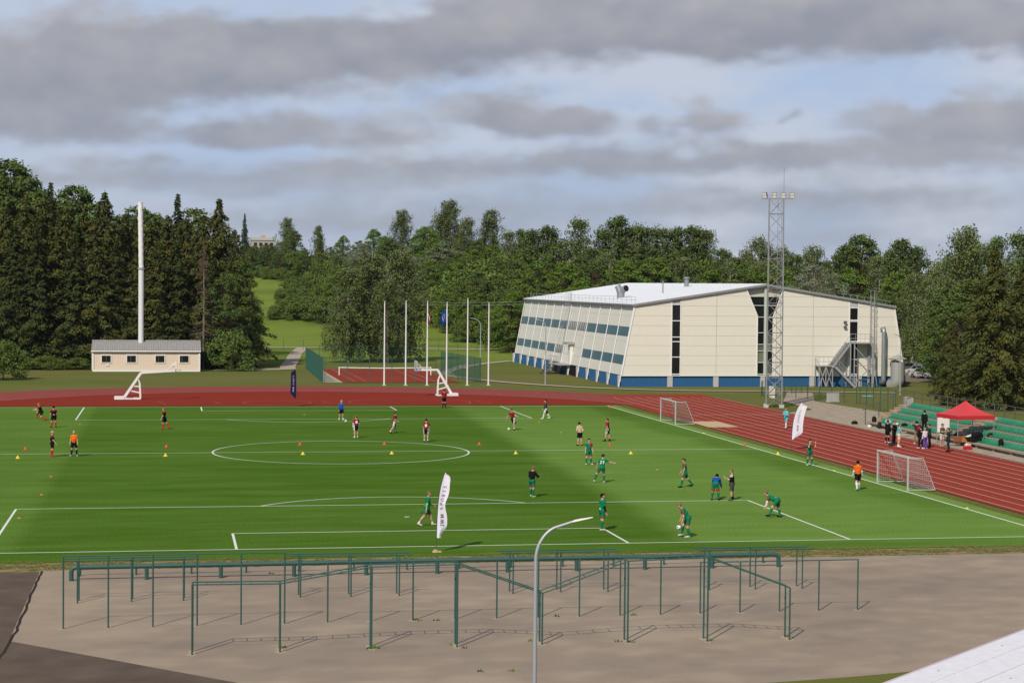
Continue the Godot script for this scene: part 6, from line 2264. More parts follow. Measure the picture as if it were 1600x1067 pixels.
	put("larch", 1556, 378, 92.0, 1.15, "large dark larch standing just behind the grandstand railing")
	put("larch", 1486, 498, 98.0, 1.0, "small bushy olive larch between parked cars and red tent")
	put("larch", 1606, 396, 95.0, 1.2, "dark larch cut by the photo edge behind the grandstand")
	for e in [["birch", 1468, 402, 150, 1.2], ["birch", 1486, 392, 145, 1.2], ["birch", 1535, 372, 150, 1.1], ["aspen", 1560, 366, 170, 1.1], ["aspen", 1592, 356, 165, 1.2], ["dark", 1520, 430, 118, 1.3], ["dark", 1484, 440, 140, 1.2], ["birch", 1580, 400, 120, 1.2], ["dark", 1590, 450, 112, 1.4], ["dark", 1620, 400, 140, 1.3], ["dark", 1500, 470, 112, 1.2], ["birch", 1428, 422, 192, 1.2]]:
		put(e[0], e[1], e[2], e[3], e[4], {"birch": "birch in the mixed trees behind the grandstand", "aspen": "upright aspen in the mixed trees behind the grandstand", "dark": "dark broadleaf tree in the mixed trees behind the grandstand"}[e[0]], gr)

# ---------------------------------------------------------------- people
var head_mesh: Array = []
var hair_mesh: Array = []

# surface nets of smoothly joined tapered capsules [a, b, ra, rb]; returns [verts, tris]
func skin_bones(bones: Array, cell: float, K: float) -> Array:
	var lo := Vector3.INF
	var hi := -Vector3.INF
	var mg := 2.6 / K + cell * 2.0
	for b in bones:
		var r: float = maxf(b[2], b[3]) + mg
		for e in [b[0], b[1]]:
			lo = lo.min(e - Vector3.ONE * r)
			hi = hi.max(e + Vector3.ONE * r)
	var nx := int((hi.x - lo.x) / cell) + 2
	var ny := int((hi.y - lo.y) / cell) + 2
	var nz := int((hi.z - lo.z) / cell) + 2
	var F := PackedFloat32Array()
	F.resize(nx * ny * nz)
	for b in bones:
		var A: Vector3 = b[0]
		var B: Vector3 = b[1]
		var ra: float = b[2]
		var rb: float = b[3]
		var r: float = maxf(ra, rb) + mg
		var i0 := maxi(0, int((minf(A.x, B.x) - r - lo.x) / cell))
		var i1 := mini(nx - 1, int((maxf(A.x, B.x) + r - lo.x) / cell) + 1)
		var j0 := maxi(0, int((minf(A.y, B.y) - r - lo.y) / cell))
		var j1 := mini(ny - 1, int((maxf(A.y, B.y) + r - lo.y) / cell) + 1)
		var k0 := maxi(0, int((minf(A.z, B.z) - r - lo.z) / cell))
		var k1 := mini(nz - 1, int((maxf(A.z, B.z) + r - lo.z) / cell) + 1)
		var d := B - A
		var inv := 1.0 / maxf(d.length_squared(), 1e-8)
		for k in range(k0, k1 + 1):
			for j in range(j0, j1 + 1):
				var row := (k * ny + j) * nx
				for i in range(i0, i1 + 1):
					var p := Vector3(lo.x + i * cell, lo.y + j * cell, lo.z + k * cell) - A
					var t := clampf(p.dot(d) * inv, 0.0, 1.0)
					F[row + i] += exp(-K * ((p - d * t).length() - ra - (rb - ra) * t))
	var verts := PackedVector3Array()
	var ids := {}
	var near_lo := exp(-K * cell * 1.9)
	var near_hi := exp(K * cell * 1.9)
	var off := [0, 1, nx, nx + 1, nx * ny, nx * ny + 1, nx * ny + nx, nx * ny + nx + 1]
	var edges := [[0, 1], [2, 3], [4, 5], [6, 7], [0, 2], [1, 3], [4, 6], [5, 7], [0, 4], [1, 5], [2, 6], [3, 7]]
	for k in nz - 1:
		for j in ny - 1:
			var row := (k * ny + j) * nx
			for i in nx - 1:
				var f := F[row + i]
				if f < near_lo or f > near_hi:
					continue
				var mask := 0
				for q in 8:
					if F[row + i + off[q]] > 1.0:
						mask |= 1 << q
				if mask == 0 or mask == 255:
					continue
				var s := Vector3.ZERO
				var n := 0
				for e in edges:
					var a: int = e[0]
					var b: int = e[1]
					if ((mask >> a) & 1) != ((mask >> b) & 1):
						var fa := log(F[row + i + off[a]] + 1e-9)
						var fb := log(F[row + i + off[b]] + 1e-9)
						var t := fa / (fa - fb)
						var pa := Vector3(a & 1, (a >> 1) & 1, (a >> 2) & 1)
						var pb := Vector3(b & 1, (b >> 1) & 1, (b >> 2) & 1)
						s += pa.lerp(pb, t)
						n += 1
				ids[row + i] = verts.size()
				verts.append(lo + (Vector3(i, j, k) + s / n) * cell)
	var tris := PackedInt32Array()
	var st := [1, nx, nx * ny]
	for key in ids:
		var f0 := F[key] > 1.0
		for ax in 3:
			var f1 := F[key + st[ax]] > 1.0
			if f0 == f1:
				continue
			var u: int = st[(ax + 1) % 3]
			var w: int = st[(ax + 2) % 3]
			if not (ids.has(key - u) and ids.has(key - w) and ids.has(key - u - w)):
				continue
			var q := [ids[key], ids[key - u], ids[key - u - w], ids[key - w]]
			if not f0:
				q.reverse()
			tris.append_array(PackedInt32Array([q[0], q[1], q[2], q[0], q[2], q[3]]))
	return [verts, tris]

func smooth_normals(v: PackedVector3Array, t: PackedInt32Array) -> PackedVector3Array:
	var n := PackedVector3Array()
	n.resize(v.size())
	for i in range(0, t.size(), 3):
		var c := (v[t[i + 1]] - v[t[i]]).cross(v[t[i + 2]] - v[t[i]])
		for k in 3:
			n[t[i + k]] += c
	for i in n.size():
		n[i] = n[i].normalized()
	return n

func indexed(v: PackedVector3Array, n: PackedVector3Array, t: PackedInt32Array, cols = null) -> ArrayMesh:
	var arr := []
	arr.resize(Mesh.ARRAY_MAX)
	arr[Mesh.ARRAY_VERTEX] = v
	arr[Mesh.ARRAY_NORMAL] = n
	if cols != null:
		arr[Mesh.ARRAY_COLOR] = cols
	var tt := PackedInt32Array()
	tt.resize(t.size())
	for i in range(0, t.size(), 3):
		tt[i] = t[i]
		tt[i + 1] = t[i + 2]
		tt[i + 2] = t[i + 1]
	arr[Mesh.ARRAY_INDEX] = tt
	var m := ArrayMesh.new()
	m.add_surface_from_arrays(Mesh.PRIMITIVE_TRIANGLES, arr)
	return m

func make_heads() -> void:
	var bones := [
		[Vector3(0, 0.035, 0.025), Vector3(0, 0.035, -0.025), 0.088, 0.082],
		[Vector3(0, -0.045, -0.03), Vector3(0, -0.075, -0.055), 0.058, 0.040],
		[Vector3(-0.03, -0.03, -0.05), Vector3(0.03, -0.03, -0.05), 0.045, 0.045],
		[Vector3(0, 0.005, -0.098), Vector3(0, -0.025, -0.115), 0.008, 0.014],
		[Vector3(0.088, 0.01, 0.008), Vector3(0.092, -0.025, 0.004), 0.014, 0.010],
		[Vector3(-0.088, 0.01, 0.008), Vector3(-0.092, -0.025, 0.004), 0.014, 0.010],
		[Vector3(-0.035, 0.03, -0.085), Vector3(0.035, 0.03, -0.085), 0.016, 0.016],
		[Vector3(-0.02, -0.058, -0.092), Vector3(0.02, -0.058, -0.092), 0.009, 0.009],
	]
	head_mesh = skin_bones(bones, 0.013, 90.0)
	var v: PackedVector3Array = head_mesh[0]
	var n := smooth_normals(v, head_mesh[1])
	var t: PackedInt32Array = head_mesh[1]
	var hv := PackedVector3Array()
	var ht := PackedInt32Array()
	for i in v.size():
		var lift := 0.016 + 0.006 * sin(v[i].x * 90.0) * cos(v[i].z * 80.0)
		hv.append(v[i] + n[i] * lift)
	for i in range(0, t.size(), 3):
		var c := (v[t[i]] + v[t[i + 1]] + v[t[i + 2]]) / 3.0
		if c.y > 0.062 - 0.0 or (c.z > 0.0 and c.y > -0.02 + 0.3 * maxf(0.0, 0.03 - c.z) and absf(c.x) < 0.093) or (c.z > 0.035 and c.y > -0.055):
			if not (absf(c.x) > 0.085 and c.y < 0.02):
				ht.append_array(PackedInt32Array([t[i], t[i + 1], t[i + 2]]))
	hair_mesh = [hv, smooth_normals(hv, t), ht]

func person(label: String, px: float, py: float, face: float, pose: Dictionary, look: Dictionary, H := 1.80, group := "", at = null) -> Node3D:
	var g := func(k: String, d: float) -> float: return pose.get(k, d)
	var ground: Vector3 = at if at != null else gp(px, py) + Vector3(0, 0.026, 0)
	var r := thing("person", label, "person", ground, deg_to_rad(face), group)
	var R := Vector3.RIGHT
	var lean: float = deg_to_rad(g.call("lean", 2.0))
	var u := Vector3(deg_to_rad(g.call("side", 0.0)), cos(lean), -sin(lean)).normalized()
	var fw := R.cross(u) * -1.0
	fw = u.cross(R).normalized()
	var P := Vector3(0, 0.94, 0)
	var dirv := func(flex: float, ab: float, s: float) -> Vector3:
		var a := deg_to_rad(flex)
		var b := deg_to_rad(ab)
		return Vector3(s * sin(b), -cos(a) * cos(b), -sin(a) * cos(b))
	var bones := []      # a, b, ra, rb, zone
	var feet := []
	for s in [-1.0, 1.0]:
		var sf := "L" if s < 0 else "R"
		var hip: Vector3 = P + R * 0.092 * s
		var hf: float = g.call("hip" + sf, 0.0)
		var kn: float = g.call("knee" + sf, 4.0)
		var ab: float = g.call("abd" + sf, 4.0)
		var knee: Vector3 = hip + dirv.call(hf, ab, s) * 0.43
		var ank: Vector3 = knee + dirv.call(hf - kn, ab * 0.6, s) * 0.42
		var ff: float = deg_to_rad(g.call("foot" + sf, 0.0))
		var toe: Vector3 = ank + Vector3(s * 0.02, -0.045, 0) + Vector3(s * 0.04, -sin(ff) * 0.16, -cos(ff) * 0.17)
		bones.append([hip - u * 0.02, knee, 0.088, 0.060, "thigh" + sf])
		bones.append([knee, knee.lerp(ank, 0.35) + Vector3(0, 0, 0.012), 0.055, 0.057, "calf_a" + sf])
		bones.append([knee.lerp(ank, 0.35) + Vector3(0, 0, 0.012), ank, 0.057, 0.038, "calf_b" + sf])
		bones.append([ank + Vector3(0, -0.04, 0.035), toe, 0.040, 0.034, "foot" + sf])
		feet.append([ank, toe])
	bones.append([P - R * 0.055 + Vector3(0, 0.0, 0.01), P + R * 0.055 + Vector3(0, 0.0, 0.01), 0.115, 0.115, "pelvis"])
	var belly: float = look.get("belly", 0.0)
	bones.append([P + u * 0.08, P + u * 0.26 + fw * belly, 0.118, 0.118 + belly, "torso"])
	for s in [-1.0, 1.0]:
		bones.append([P + u * 0.24 + R * 0.05 * s, P + u * 0.44 + R * 0.075 * s, 0.105, 0.098, "torso"])
		bones.append([P + u * 0.47 + R * 0.07 * s, P + u * 0.475 + R * 0.155 * s, 0.075, 0.062, "torso"])
	var hl: float = lean * 0.55 + deg_to_rad(g.call("head", 6.0))
	var hy: float = deg_to_rad(g.call("hyaw", 0.0))
	var hu := Vector3(0, cos(hl), -sin(hl))
	var nb := P + u * 0.52
	var hc := nb + u * 0.05 + hu * 0.155
	bones.append([nb - u * 0.03, nb + u * 0.04 + hu * 0.08, 0.058, 0.054, "neck"])
	var hands := []
	for s in [-1.0, 1.0]:
		var sf := "L" if s < 0 else "R"
		var sh: Vector3 = P + u * 0.475 + R * 0.175 * s
		var fl: float = g.call("sh" + sf, 3.0)
		var ab: float = g.call("ab" + sf, 9.0)
		var el: float = g.call("el" + sf, 12.0)
		var elb: Vector3 = sh + dirv.call(fl, ab, s) * 0.285
		var ab2: float = g.call("fab" + sf, ab * 0.5)
		var wr: Vector3 = elb + dirv.call(fl + el, ab2, s) * 0.25
		var hd := (wr - elb).normalized()
		bones.append([sh, elb, 0.056, 0.044, "uarm" + sf])
		bones.append([elb, wr, 0.042, 0.029, "farm" + sf])
		bones.append([wr, wr + hd * 0.075, 0.030, 0.034, "hand" + sf])
		hands.append([wr + hd * 0.07, hd, s])
	# stand on the lower foot, above the middle of the feet
	var low := 9.0
	for f in feet:
		low = minf(low, minf(f[0].y - 0.085, f[1].y - 0.036))
	var mid: Vector3 = (feet[0][0] + feet[1][0]) * 0.5
	if g.call("ball", 0.0) > 0.0:
		mid = feet[1][0] if g.call("ball", 0.0) > 1.5 else feet[0][0]
	var sc := H / 1.80
	var sh0 := Vector3(-mid.x, -low, -mid.z)
	for b in bones:
		b[0] = (b[0] + sh0) * sc
		b[1] = (b[1] + sh0) * sc
		b[2] *= sc
		b[3] *= sc
	hc = (hc + sh0) * sc
	var res := skin_bones(bones, 0.029, 46.0)
	var v: PackedVector3Array = res[0]
	var t: PackedInt32Array = res[1]
	var n := smooth_normals(v, t)
	# what each vertex belongs to
	var style: String = look.get("legs", "shorts")
	var sleeve: String = look.get("sleeve", "short")
	var zone := PackedInt32Array()      # 0 skin 1 shirt 2 shorts 3 socks 4 shoes 5 sleeves (under-layer)
	var half := PackedFloat32Array()
	var pel: Vector3 = (P + sh0) * sc
	for i in v.size():
		var best := 9.0
		var bz := ""
		var bt := 0.0
		for b in bones:
			var d: Vector3 = b[1] - b[0]
			var tt: float = clampf((v[i] - b[0]).dot(d) / maxf(d.length_squared(), 1e-6), 0.0, 1.0)
			var dd: float = (v[i] - b[0] - d * tt).length() - lerpf(b[2], b[3], tt)
			if dd < best:
				best = dd
				bz = b[4]
				bt = tt
		var z := 0
		match bz.left(4):
			"tors": z = 1
			"pelv": z = 2 if (v[i] - pel).dot(u) < 0.075 * sc else 1
			"uarm": z = 1 if bt < (0.72 if sleeve == "short" else 1.1) else 0
			"farm": z = 1 if sleeve == "long" and bt < 0.93 else 0
			"thig": z = 2 if bt < (0.74 if style == "shorts" else 0.92 if style == "long_shorts" else 1.1) else 0
			"calf": z = 2 if style == "trousers" else 3 if look.has("socks") and (bz.begins_with("calf_b") if look.get("sock_len", "knee") == "ankle" else true) and (bz.begins_with("calf_b") or bt > 0.3) else 0
			"foot": z = 4
			"neck": z = 1 if bt < 0.25 else 0
		if look.get("sock_len", "knee") == "ankle" and z == 3 and bt < 0.6:
			z = 0
		if bz.begins_with("uarm") and z == 0 and look.has("under"): z = 5
		if bz.begins_with("farm") and z == 0 and look.has("under") and bt < 0.92: z = 5
		zone.append(z)
		half.append(bt)
	var skin: Color = look.get("skin", Color(0.46, 0.27, 0.185))
	# the body itself, with head and fingers
	var bv := v.duplicate()
	var bn := n.duplicate()
	var bt2 := t.duplicate()
	var hb := Basis(Vector3.UP, hy)
	hb = Basis(R, -hl) * hb
	var hx := Transform3D(hb.scaled(Vector3.ONE * sc), hc)
	var o0 := bv.size()
	var hn := smooth_normals(head_mesh[0], head_mesh[1])
	for i in head_mesh[0].size():
		bv.append(hx * head_mesh[0][i])
		bn.append(hb * hn[i])
	for i in head_mesh[1]:
		bt2.append(i + o0)
	for hd in hands:
		var p: Vector3 = (hd[0] + sh0) * sc
		var d: Vector3 = hd[1]
		var across := d.cross(R).normalized()
		if across.length() < 0.1: across = Vector3.FORWARD
		var thick := d.cross(across)
		for k in 5:
			var fm := MB.new()
			var q := p + across * (0.026 - 0.017 * k) * sc
			var ln: float = [0.055, 0.075, 0.082, 0.076, 0.06][k] * sc
			var bend: Vector3 = thick * -hd[2] * 0.35
			var dd: Vector3 = (d + bend * 0.5).normalized()
			if k == 0:
				q = p + across * 0.034 * sc - d * 0.035 * sc
				dd = (d * 0.75 + across * 0.6).normalized()
			fm.tube([q, q + dd * ln * 0.5, q + (dd * 0.5 + (dd + bend).normalized() * 0.5) * ln], [0.0095 * sc, 0.009 * sc, 0.007 * sc], 5)
			var fo := bv.size()
			for i in fm.v.size():
				bv.append(fm.v[i])
				bn.append(fm.n[i])
			for i in range(0, fm.v.size(), 3):
				bt2.append_array(PackedInt32Array([fo + i, fo + i + 2, fo + i + 1]))
	part("body", indexed(bv, bn, bt2), mat("skin%.2f" % skin.r, skin, 0.6), r)
	# clothes: shells a little outside the body
	var parts := [[1, "shirt", 0.014], [2, "trousers" if style == "trousers" else "shorts", 0.020], [3, "socks", 0.007], [4, "shoes", 0.010], [5, "sleeves", 0.007]]
	for e in parts:
		var zi: int = e[0]
		var key: String = ["", "shirt", "shorts", "socks", "shoes", "under"][zi]
		if not look.has(key):
			continue
		var col: Color = look[key]
		var cv := PackedVector3Array()
		var cc := PackedColorArray()
		var ct := PackedInt32Array()
		var used := {}
		for i in range(0, t.size(), 3):
			var hit := 0
			for k in 3:
				if zone[t[i + k]] == zi: hit += 1
			if hit < 2:
				continue
			for k in 3:
				var vi := t[i + k]
				if not used.has(vi):
					used[vi] = cv.size()
					var offs: float = e[2] * sc
					if zi == 2 and style != "trousers": offs *= 1.0 + 0.9 * half[vi]
					cv.append(v[vi] + n[vi] * offs)
					var c2 := col
					var q := v[vi] - pel
					if zi == 1:
						var hgt := q.dot(u)
						var fz := q.dot(fw)
						match look.get("print", ""):
							"stripes":
								if sin(q.x * 62.0) > 0.15: c2 = Color(0.02, 0.012, 0.012)
								if look.get("number", false) and fz < -0.03 and absf(q.x) < 0.085 and hgt > 0.22 and hgt < 0.44: c2 = Color(0.62, 0.60, 0.58)
							"halves":
								if fz > 0.03 and q.x < -0.02 and hgt > 0.33: c2 = Color(0.34, 0.03, 0.025)
								if fz < -0.04 and absf(q.x) < 0.05 and hgt > 0.10 and hgt < 0.18: c2 = Color(0.6, 0.62, 0.6)
							"redyoke":
								if hgt > 0.42: c2 = Color(0.30, 0.025, 0.02)
								if fz < -0.05 and absf(q.x) < 0.05 and hgt > 0.10 and hgt < 0.16: c2 = Color(0.6, 0.6, 0.6)
							"stripe_arm":
								if absf(q.x) > 0.17 and hgt > 0.4: c2 = Color(0.45, 0.45, 0.45)
							"tag":
								if fz < -0.05 and absf(q.x) < 0.07 and hgt > 0.36 and hgt < 0.42: c2 = Color(0.6, 0.6, 0.62)
					elif zi == 2:
						if look.get("side", false) and absf(q.x) > 0.135 : c2 = Color(0.55, 0.55, 0.55)
						if look.get("hem", false) and half[vi] > 0.62 and v[vi].y < pel.y - 0.12: c2 = Color(0.30, 0.035, 0.025)
					cc.append(c2)
				ct.append(used[vi])
		if ct.is_empty():
			continue
		var cn := smooth_normals(cv, ct)
		var cm := mat("cloth", Color(1, 1, 1), 0.85)
		cm.vertex_color_use_as_albedo = true
		part(e[1], indexed(cv, cn, ct, cc), cm, r)
	if look.get("hair", null) != null:
		var hv := PackedVector3Array()
		var hn2 := PackedVector3Array()
		for i in hair_mesh[0].size():
			hv.append(hx * hair_mesh[0][i])
			hn2.append(hb * hair_mesh[1][i])
		var hcol: Color = look["hair"]
		part("hair", indexed(hv, hn2, hair_mesh[2]), mat("hair%.3f" % hcol.r, hcol, 0.7), r)
	var em := MB.new()
	for s in [-1.0, 1.0]:
		em.box(hx * Vector3(0.032 * s, 0.012, -0.093), Vector3(0.022, 0.011, 0.014) * sc, hb)
	part("eyes", em, mats["dark_metal"], r)
	if look.get("jersey_number", "") != "":
		var fnt := SystemFont.new()
		fnt.font_names = PackedStringArray(["Droid Sans"])
		fnt.font_weight = 700
		var tm := TextMesh.new()
		tm.text = look["jersey_number"]
		tm.font = fnt
		tm.font_size = 32
		tm.pixel_size = 0.0085
		tm.depth = 0.01
		var o := part("shirt_number", tm, mat("number_white", Color(0.72, 0.72, 0.70), 0.7), r)
		var q: Vector3 = (P + sh0 + u * 0.33 - fw * 0.128) * sc
		o.transform = Transform3D(Basis(R * -1.0 * -1.0, u, -fw), q - fw * 0.005)
	return r

func build_people() -> void:
	make_heads()
	var SK := Color(0.46, 0.27, 0.185)
	var brown := Color(0.055, 0.03, 0.018)
	var black := Color(0.012, 0.010, 0.009)
	var fair := Color(0.19, 0.10, 0.05)
	var BK := Color(0.014, 0.013, 0.015)
	var WH := Color(0.62, 0.62, 0.62)
	var RS := Color(0.40, 0.035, 0.02)
	var GR := Color(0.010, 0.170, 0.090)
	var GS := Color(0.012, 0.150, 0.078)
	var RD := Color(0.37, 0.022, 0.032)
	var green := {"shirt": GR, "shorts": GS, "socks": GS, "shoes": Color(0.5, 0.5, 0.47), "print": "halves", "hem": true, "hair": brown, "skin": SK}
	var redk := {"shirt": RD, "shorts": BK, "socks": WH, "sock_len": "ankle", "shoes": BK, "print": "stripes", "side": true, "hair": brown, "skin": SK}
	var blackk := {"shirt": BK, "shorts": BK, "socks": RS, "shoes": RS, "print": "redyoke", "hair": fair, "skin": SK}
	var w := func(a: Dictionary, b: Dictionary) -> Dictionary:
		var c := a.duplicate()
		c.merge(b, true)
		return c
	var walk := {"hipL": 24.0, "kneeL": 10.0, "hipR": -18.0, "kneeR": 14.0, "footR": 25.0, "shL": -18.0, "shR": 16.0, "elR": 22.0}
	# far left
	person("person in black kit stretching in a deep side lunge on the turf", 64, 657.5, 75, {"lean": 14.0, "hipR": 88.0, "kneeR": 95.0, "hipL": -12.0, "kneeL": 62.0, "abdL": 22.0, "footL": 60.0, "shL": 35.0, "shR": 40.0, "elL": 50.0, "elR": 50.0, "side": -18.0}, w.call(blackk, {"hair": fair}))
	person("person in black kit and red socks seen from behind near the lunging one", 83, 668.5, 12, {"abL": 14.0, "abR": 12.0, "abdL": 7.0, "abdR": 7.0}, w.call(blackk, {"hair": black, "shoes": BK}))
	person("person in black kit with red shoes facing the orange shirted one", 80, 714.3, -80, {"shR": 14.0, "elR": 20.0, "lean": -1.0}, w.call(blackk, {"hair": null, "socks": RS, "belly": 0.02}))
	person("person in orange shirt and black shorts facing the near goal line", 115, 713.5, 172, {"abL": 10.0, "abR": 12.0, "abdL": 8.0, "abdR": 8.0}, {"shirt": Color(0.66, 0.14, 0.012), "shorts": BK, "socks": BK, "shoes": Color(0.35, 0.42, 0.5), "hair": null, "skin": SK, "belly": 0.02})
	person("person in black kit and red socks walking alone across the turf", 259, 671.5, 70, {"hipL": 8.0, "hipR": -20.0, "kneeR": 20.0, "footR": 25.0, "shL": 8.0, "elL": 15.0}, blackk)
	# middle
	person("person in blue jacket and black shorts behind the far penalty arc", 532.5, 656.8, 195, {"hipL": 10.0, "kneeL": 16.0, "hipR": -8.0, "shL": 22.0, "elL": 70.0, "abL": 20.0, "fabL": -25.0}, {"shirt": Color(0.02, 0.09, 0.36), "sleeve": "long", "shorts": BK, "socks": WH, "sock_len": "ankle", "shoes": WH, "hair": null, "skin": SK})
	person("person in red striped shirt with white sleeves walking away upfield", 556, 685, 8, {"hipL": -4.0, "hipR": 10.0, "abR": 8.0, "shR": 6.0}, w.call(redk, {"under": WH, "number": true, "hair": fair, "shoes": Color(0.45, 0.42, 0.2)}))
	person("person in red striped shirt jogging towards the halfway line", 613.5, 677.5, -75, {"lean": 12.0, "hipL": 30.0, "kneeL": 32.0, "hipR": -14.0, "kneeR": 24.0, "footR": 25.0, "shR": -20.0, "elR": 85.0, "shL": 25.0, "elL": 70.0}, redk)
	person("person in red striped shirt with white back number standing still", 665.5, 691, -22, {"shR": 6.0}, w.call(redk, {"number": true}))
	person("person in red and black kit before the basketball stand", 694, 637.5, 10, {"abL": 22.0, "abR": 20.0, "elL": 50.0, "elR": 50.0, "fabL": -20.0, "fabR": -20.0}, w.call(redk, {"socks": BK, "sock_len": "knee", "side": false}))
	person("person in red striped shirt kicking a white football", 803.5, 672.5, 130, {"lean": 10.0, "side": 6.0, "hipR": -30.0, "kneeR": 75.0, "footR": 50.0, "abL": 55.0, "fabL": 70.0, "abR": 38.0, "fabR": 20.0, "shR": 10.0, "ball": 1.0}, redk)
	person("person in dark grey tracksuit top walking by the far corner", 853.5, 655, 80, {"hipL": 20.0, "hipR": -20.0, "kneeR": 10.0, "shL": 8.0, "elL": 35.0}, {"shirt": Color(0.05, 0.055, 0.06), "sleeve": "long", "shorts": BK, "legs": "long_shorts", "socks": WH, "shoes": WH, "hair": black, "skin": SK, "side": true})
	person("person in beige sweater with hands clasped behind the back", 906, 697, 10, {"lean": 7.0, "head": 22.0, "shL": -22.0, "shR": -22.0, "elL": 38.0, "elR": 38.0, "abL": 16.0, "abR": 16.0, "fabL": -38.0, "fabR": -38.0}, {"shirt": Color(0.47, 0.36, 0.22), "sleeve": "long", "shorts": BK, "shoes": BK, "hair": black, "skin": SK, "belly": 0.015})
	person("person in red striped shirt standing next to a red cone", 949.5, 689.8, 62, {"hipL": 12.0, "hipR": -8.0, "kneeR": 6.0, "shL": -6.0}, w.call(redk, {"socks": BK}))
	# green players
	person("person in green and red kit facing the near goal, in front of the beige sweater", 920, 727, 190, {"abdL": 9.0, "abdR": 11.0, "hipR": 8.0, "abL": 12.0, "abR": 14.0}, w.call(green, {"hair": black}))
	person("person in green kit number 21 striding with one arm out", 936.5, 754.8, -18, {"lean": 8.0, "abdL": 30.0, "hipL": 4.0, "kneeL": 6.0, "hipR": 12.0, "kneeR": 14.0, "abR": 62.0, "fabR": 78.0, "shR": 20.0, "abL": 30.0, "side": 6.0}, w.call(green, {"jersey_number": "21", "hair": brown, "print": ""}))
	person("person in black jacket and green shorts looking down", 831.5, 777.5, -40, {"lean": 8.0, "head": 28.0, "hipL": 14.0, "hipR": -4.0, "shL": 30.0, "shR": 30.0, "elL": 70.0, "elR": 70.0, "abL": 20.0, "abR": 20.0, "fabL": -12.0, "fabR": -12.0}, w.call(green, {"shirt": BK, "sleeve": "long", "print": "", "hair": fair, "shoes": Color(0.5, 0.48, 0.3)}))
	person("person in green kit walking behind the white feather banner", 665, 822, -92, w.call(walk, {"lean": 5.0, "hipL": 26.0, "hipR": -24.0, "shR": -14.0, "elR": 6.0, "shL": 20.0, "elL": 40.0, "head": 12.0}), w.call(green, {"under": Color(0.26, 0.45, 0.16), "socks": WH, "sock_len": "ankle", "shoes": Color(0.55, 0.45, 0.42), "hair": fair}))
	person("person in green kit with one black arm sleeve standing at the goal area corner", 940, 829.5, -75, {"hipL": 6.0, "hipR": -6.0, "lean": 0.0, "head": 8.0, "hyaw": -20.0}, w.call(green, {"under": BK, "hair": black}), 1.84)
	person("person in green kit bending to juggle a football", 1076, 841, 78, {"lean": 34.0, "head": 22.0, "hipL": 4.0, "kneeL": 10.0, "hipR": 34.0, "kneeR": 28.0, "footR": 15.0, "shR": 4.0, "shL": -6.0, "elL": 20.0, "abL": 12.0, "abR": 8.0, "ball": 1.0}, w.call(green, {"hair": fair}))
	person("person in green kit walking away from the near players", 1073, 762, 82, w.call(walk, {"hipL": 22.0, "hipR": -26.0, "head": 14.0, "shL": 8.0, "shR": 10.0, "lean": 4.0}), w.call(green, {"hair": brown, "shoes": BK}))
	person("person in blue jacket and green shorts bent over, hands on knees", 1118, 782.5, -24, {"lean": 62.0, "head": 10.0, "hipL": -2.0, "hipR": 2.0, "abdL": 8.0, "abdR": 8.0, "shL": 30.0, "shR": 24.0, "elL": 20.0, "elR": 20.0}, w.call(green, {"shirt": Color(0.012, 0.07, 0.33), "sleeve": "long", "print": "", "hair": black, "legs": "long_shorts", "shoes": BK}))
	person("person in black polo and grey shorts holding a cup", 1144.5, 782.3, 70, {"lean": 0.0, "head": 14.0, "shL": 36.0, "elL": 85.0, "shR": 0.0, "elR": 24.0, "hipL": 3.0, "hipR": -3.0}, {"shirt": BK, "shorts": Color(0.055, 0.055, 0.06), "legs": "long_shorts", "socks": BK, "sock_len": "ankle", "shoes": Color(0.1, 0.1, 0.1), "hair": fair, "skin": SK, "belly": 0.03, "print": "stripe_arm"})
	person("person in green kit stretching with both hands on one knee", 1211, 809.5, 62, {"lean": 68.0, "head": -6.0, "hipL": 34.0, "kneeL": 14.0, "hipR": -4.0, "kneeR": 10.0, "abdL": 12.0, "abdR": 12.0, "shL": 12.0, "shR": 14.0, "elL": 8.0, "elR": 8.0}, w.call(green, {"under": WH, "hair": fair, "shoes": BK}))
	person("person in green kit on the side line with hands raised to the face", 1265.5, 728, -160, {"hipL": 8.0, "hipR": -6.0, "shL": 62.0, "shR": 62.0, "elL": 110.0, "elR": 110.0, "abL": 24.0, "abR": 24.0, "fabL": -8.0, "fabR": -8.0}, w.call(green, {"hair": black}))
	person("person in orange shirt with white sleeves walking towards the small goal", 1341, 767, -8, {"hipL": -16.0, "kneeL": 14.0, "footL": 25.0, "hipR": 12.0, "abdL": 2.0, "abdR": 0.0, "abL": 14.0, "abR": 14.0}, {"shirt": Color(0.66, 0.12, 0.012), "shorts": BK, "socks": WH, "shoes": Color(0.25, 0.45, 0.30), "under": WH, "hair": black, "skin": SK})
	person("person in cyan goalkeeper kit walking on the running track", 1229, 669.5, 130, w.call(walk, {"shL": 20.0, "shR": 20.0, "elL": 75.0, "elR": 75.0, "fabL": -25.0, "fabR": -25.0}), {"shirt": Color(0.08, 0.44, 0.50), "sleeve": "long", "shorts": Color(0.08, 0.42, 0.48), "socks": WH, "shoes": WH, "hair": fair, "skin": SK})
	# by the tent
	var arms := {"shL": 30.0, "shR": 30.0, "elL": 75.0, "elR": 75.0, "fabL": -15.0, "fabR": -15.0}
	person("person in long black jacket and shorts, first by the grandstand", 1387, 692.5, -60, {"lean": 2.0}, {"shirt": BK, "sleeve": "long", "shorts": BK, "socks": BK, "shoes": WH, "hair": brown, "skin": SK})
	person("person in black jacket with a small badge, arms folded", 1397, 694.0, -140, arms, {"shirt": BK, "sleeve": "long", "shorts": BK, "legs": "trousers", "shoes": BK, "hair": brown, "skin": SK})
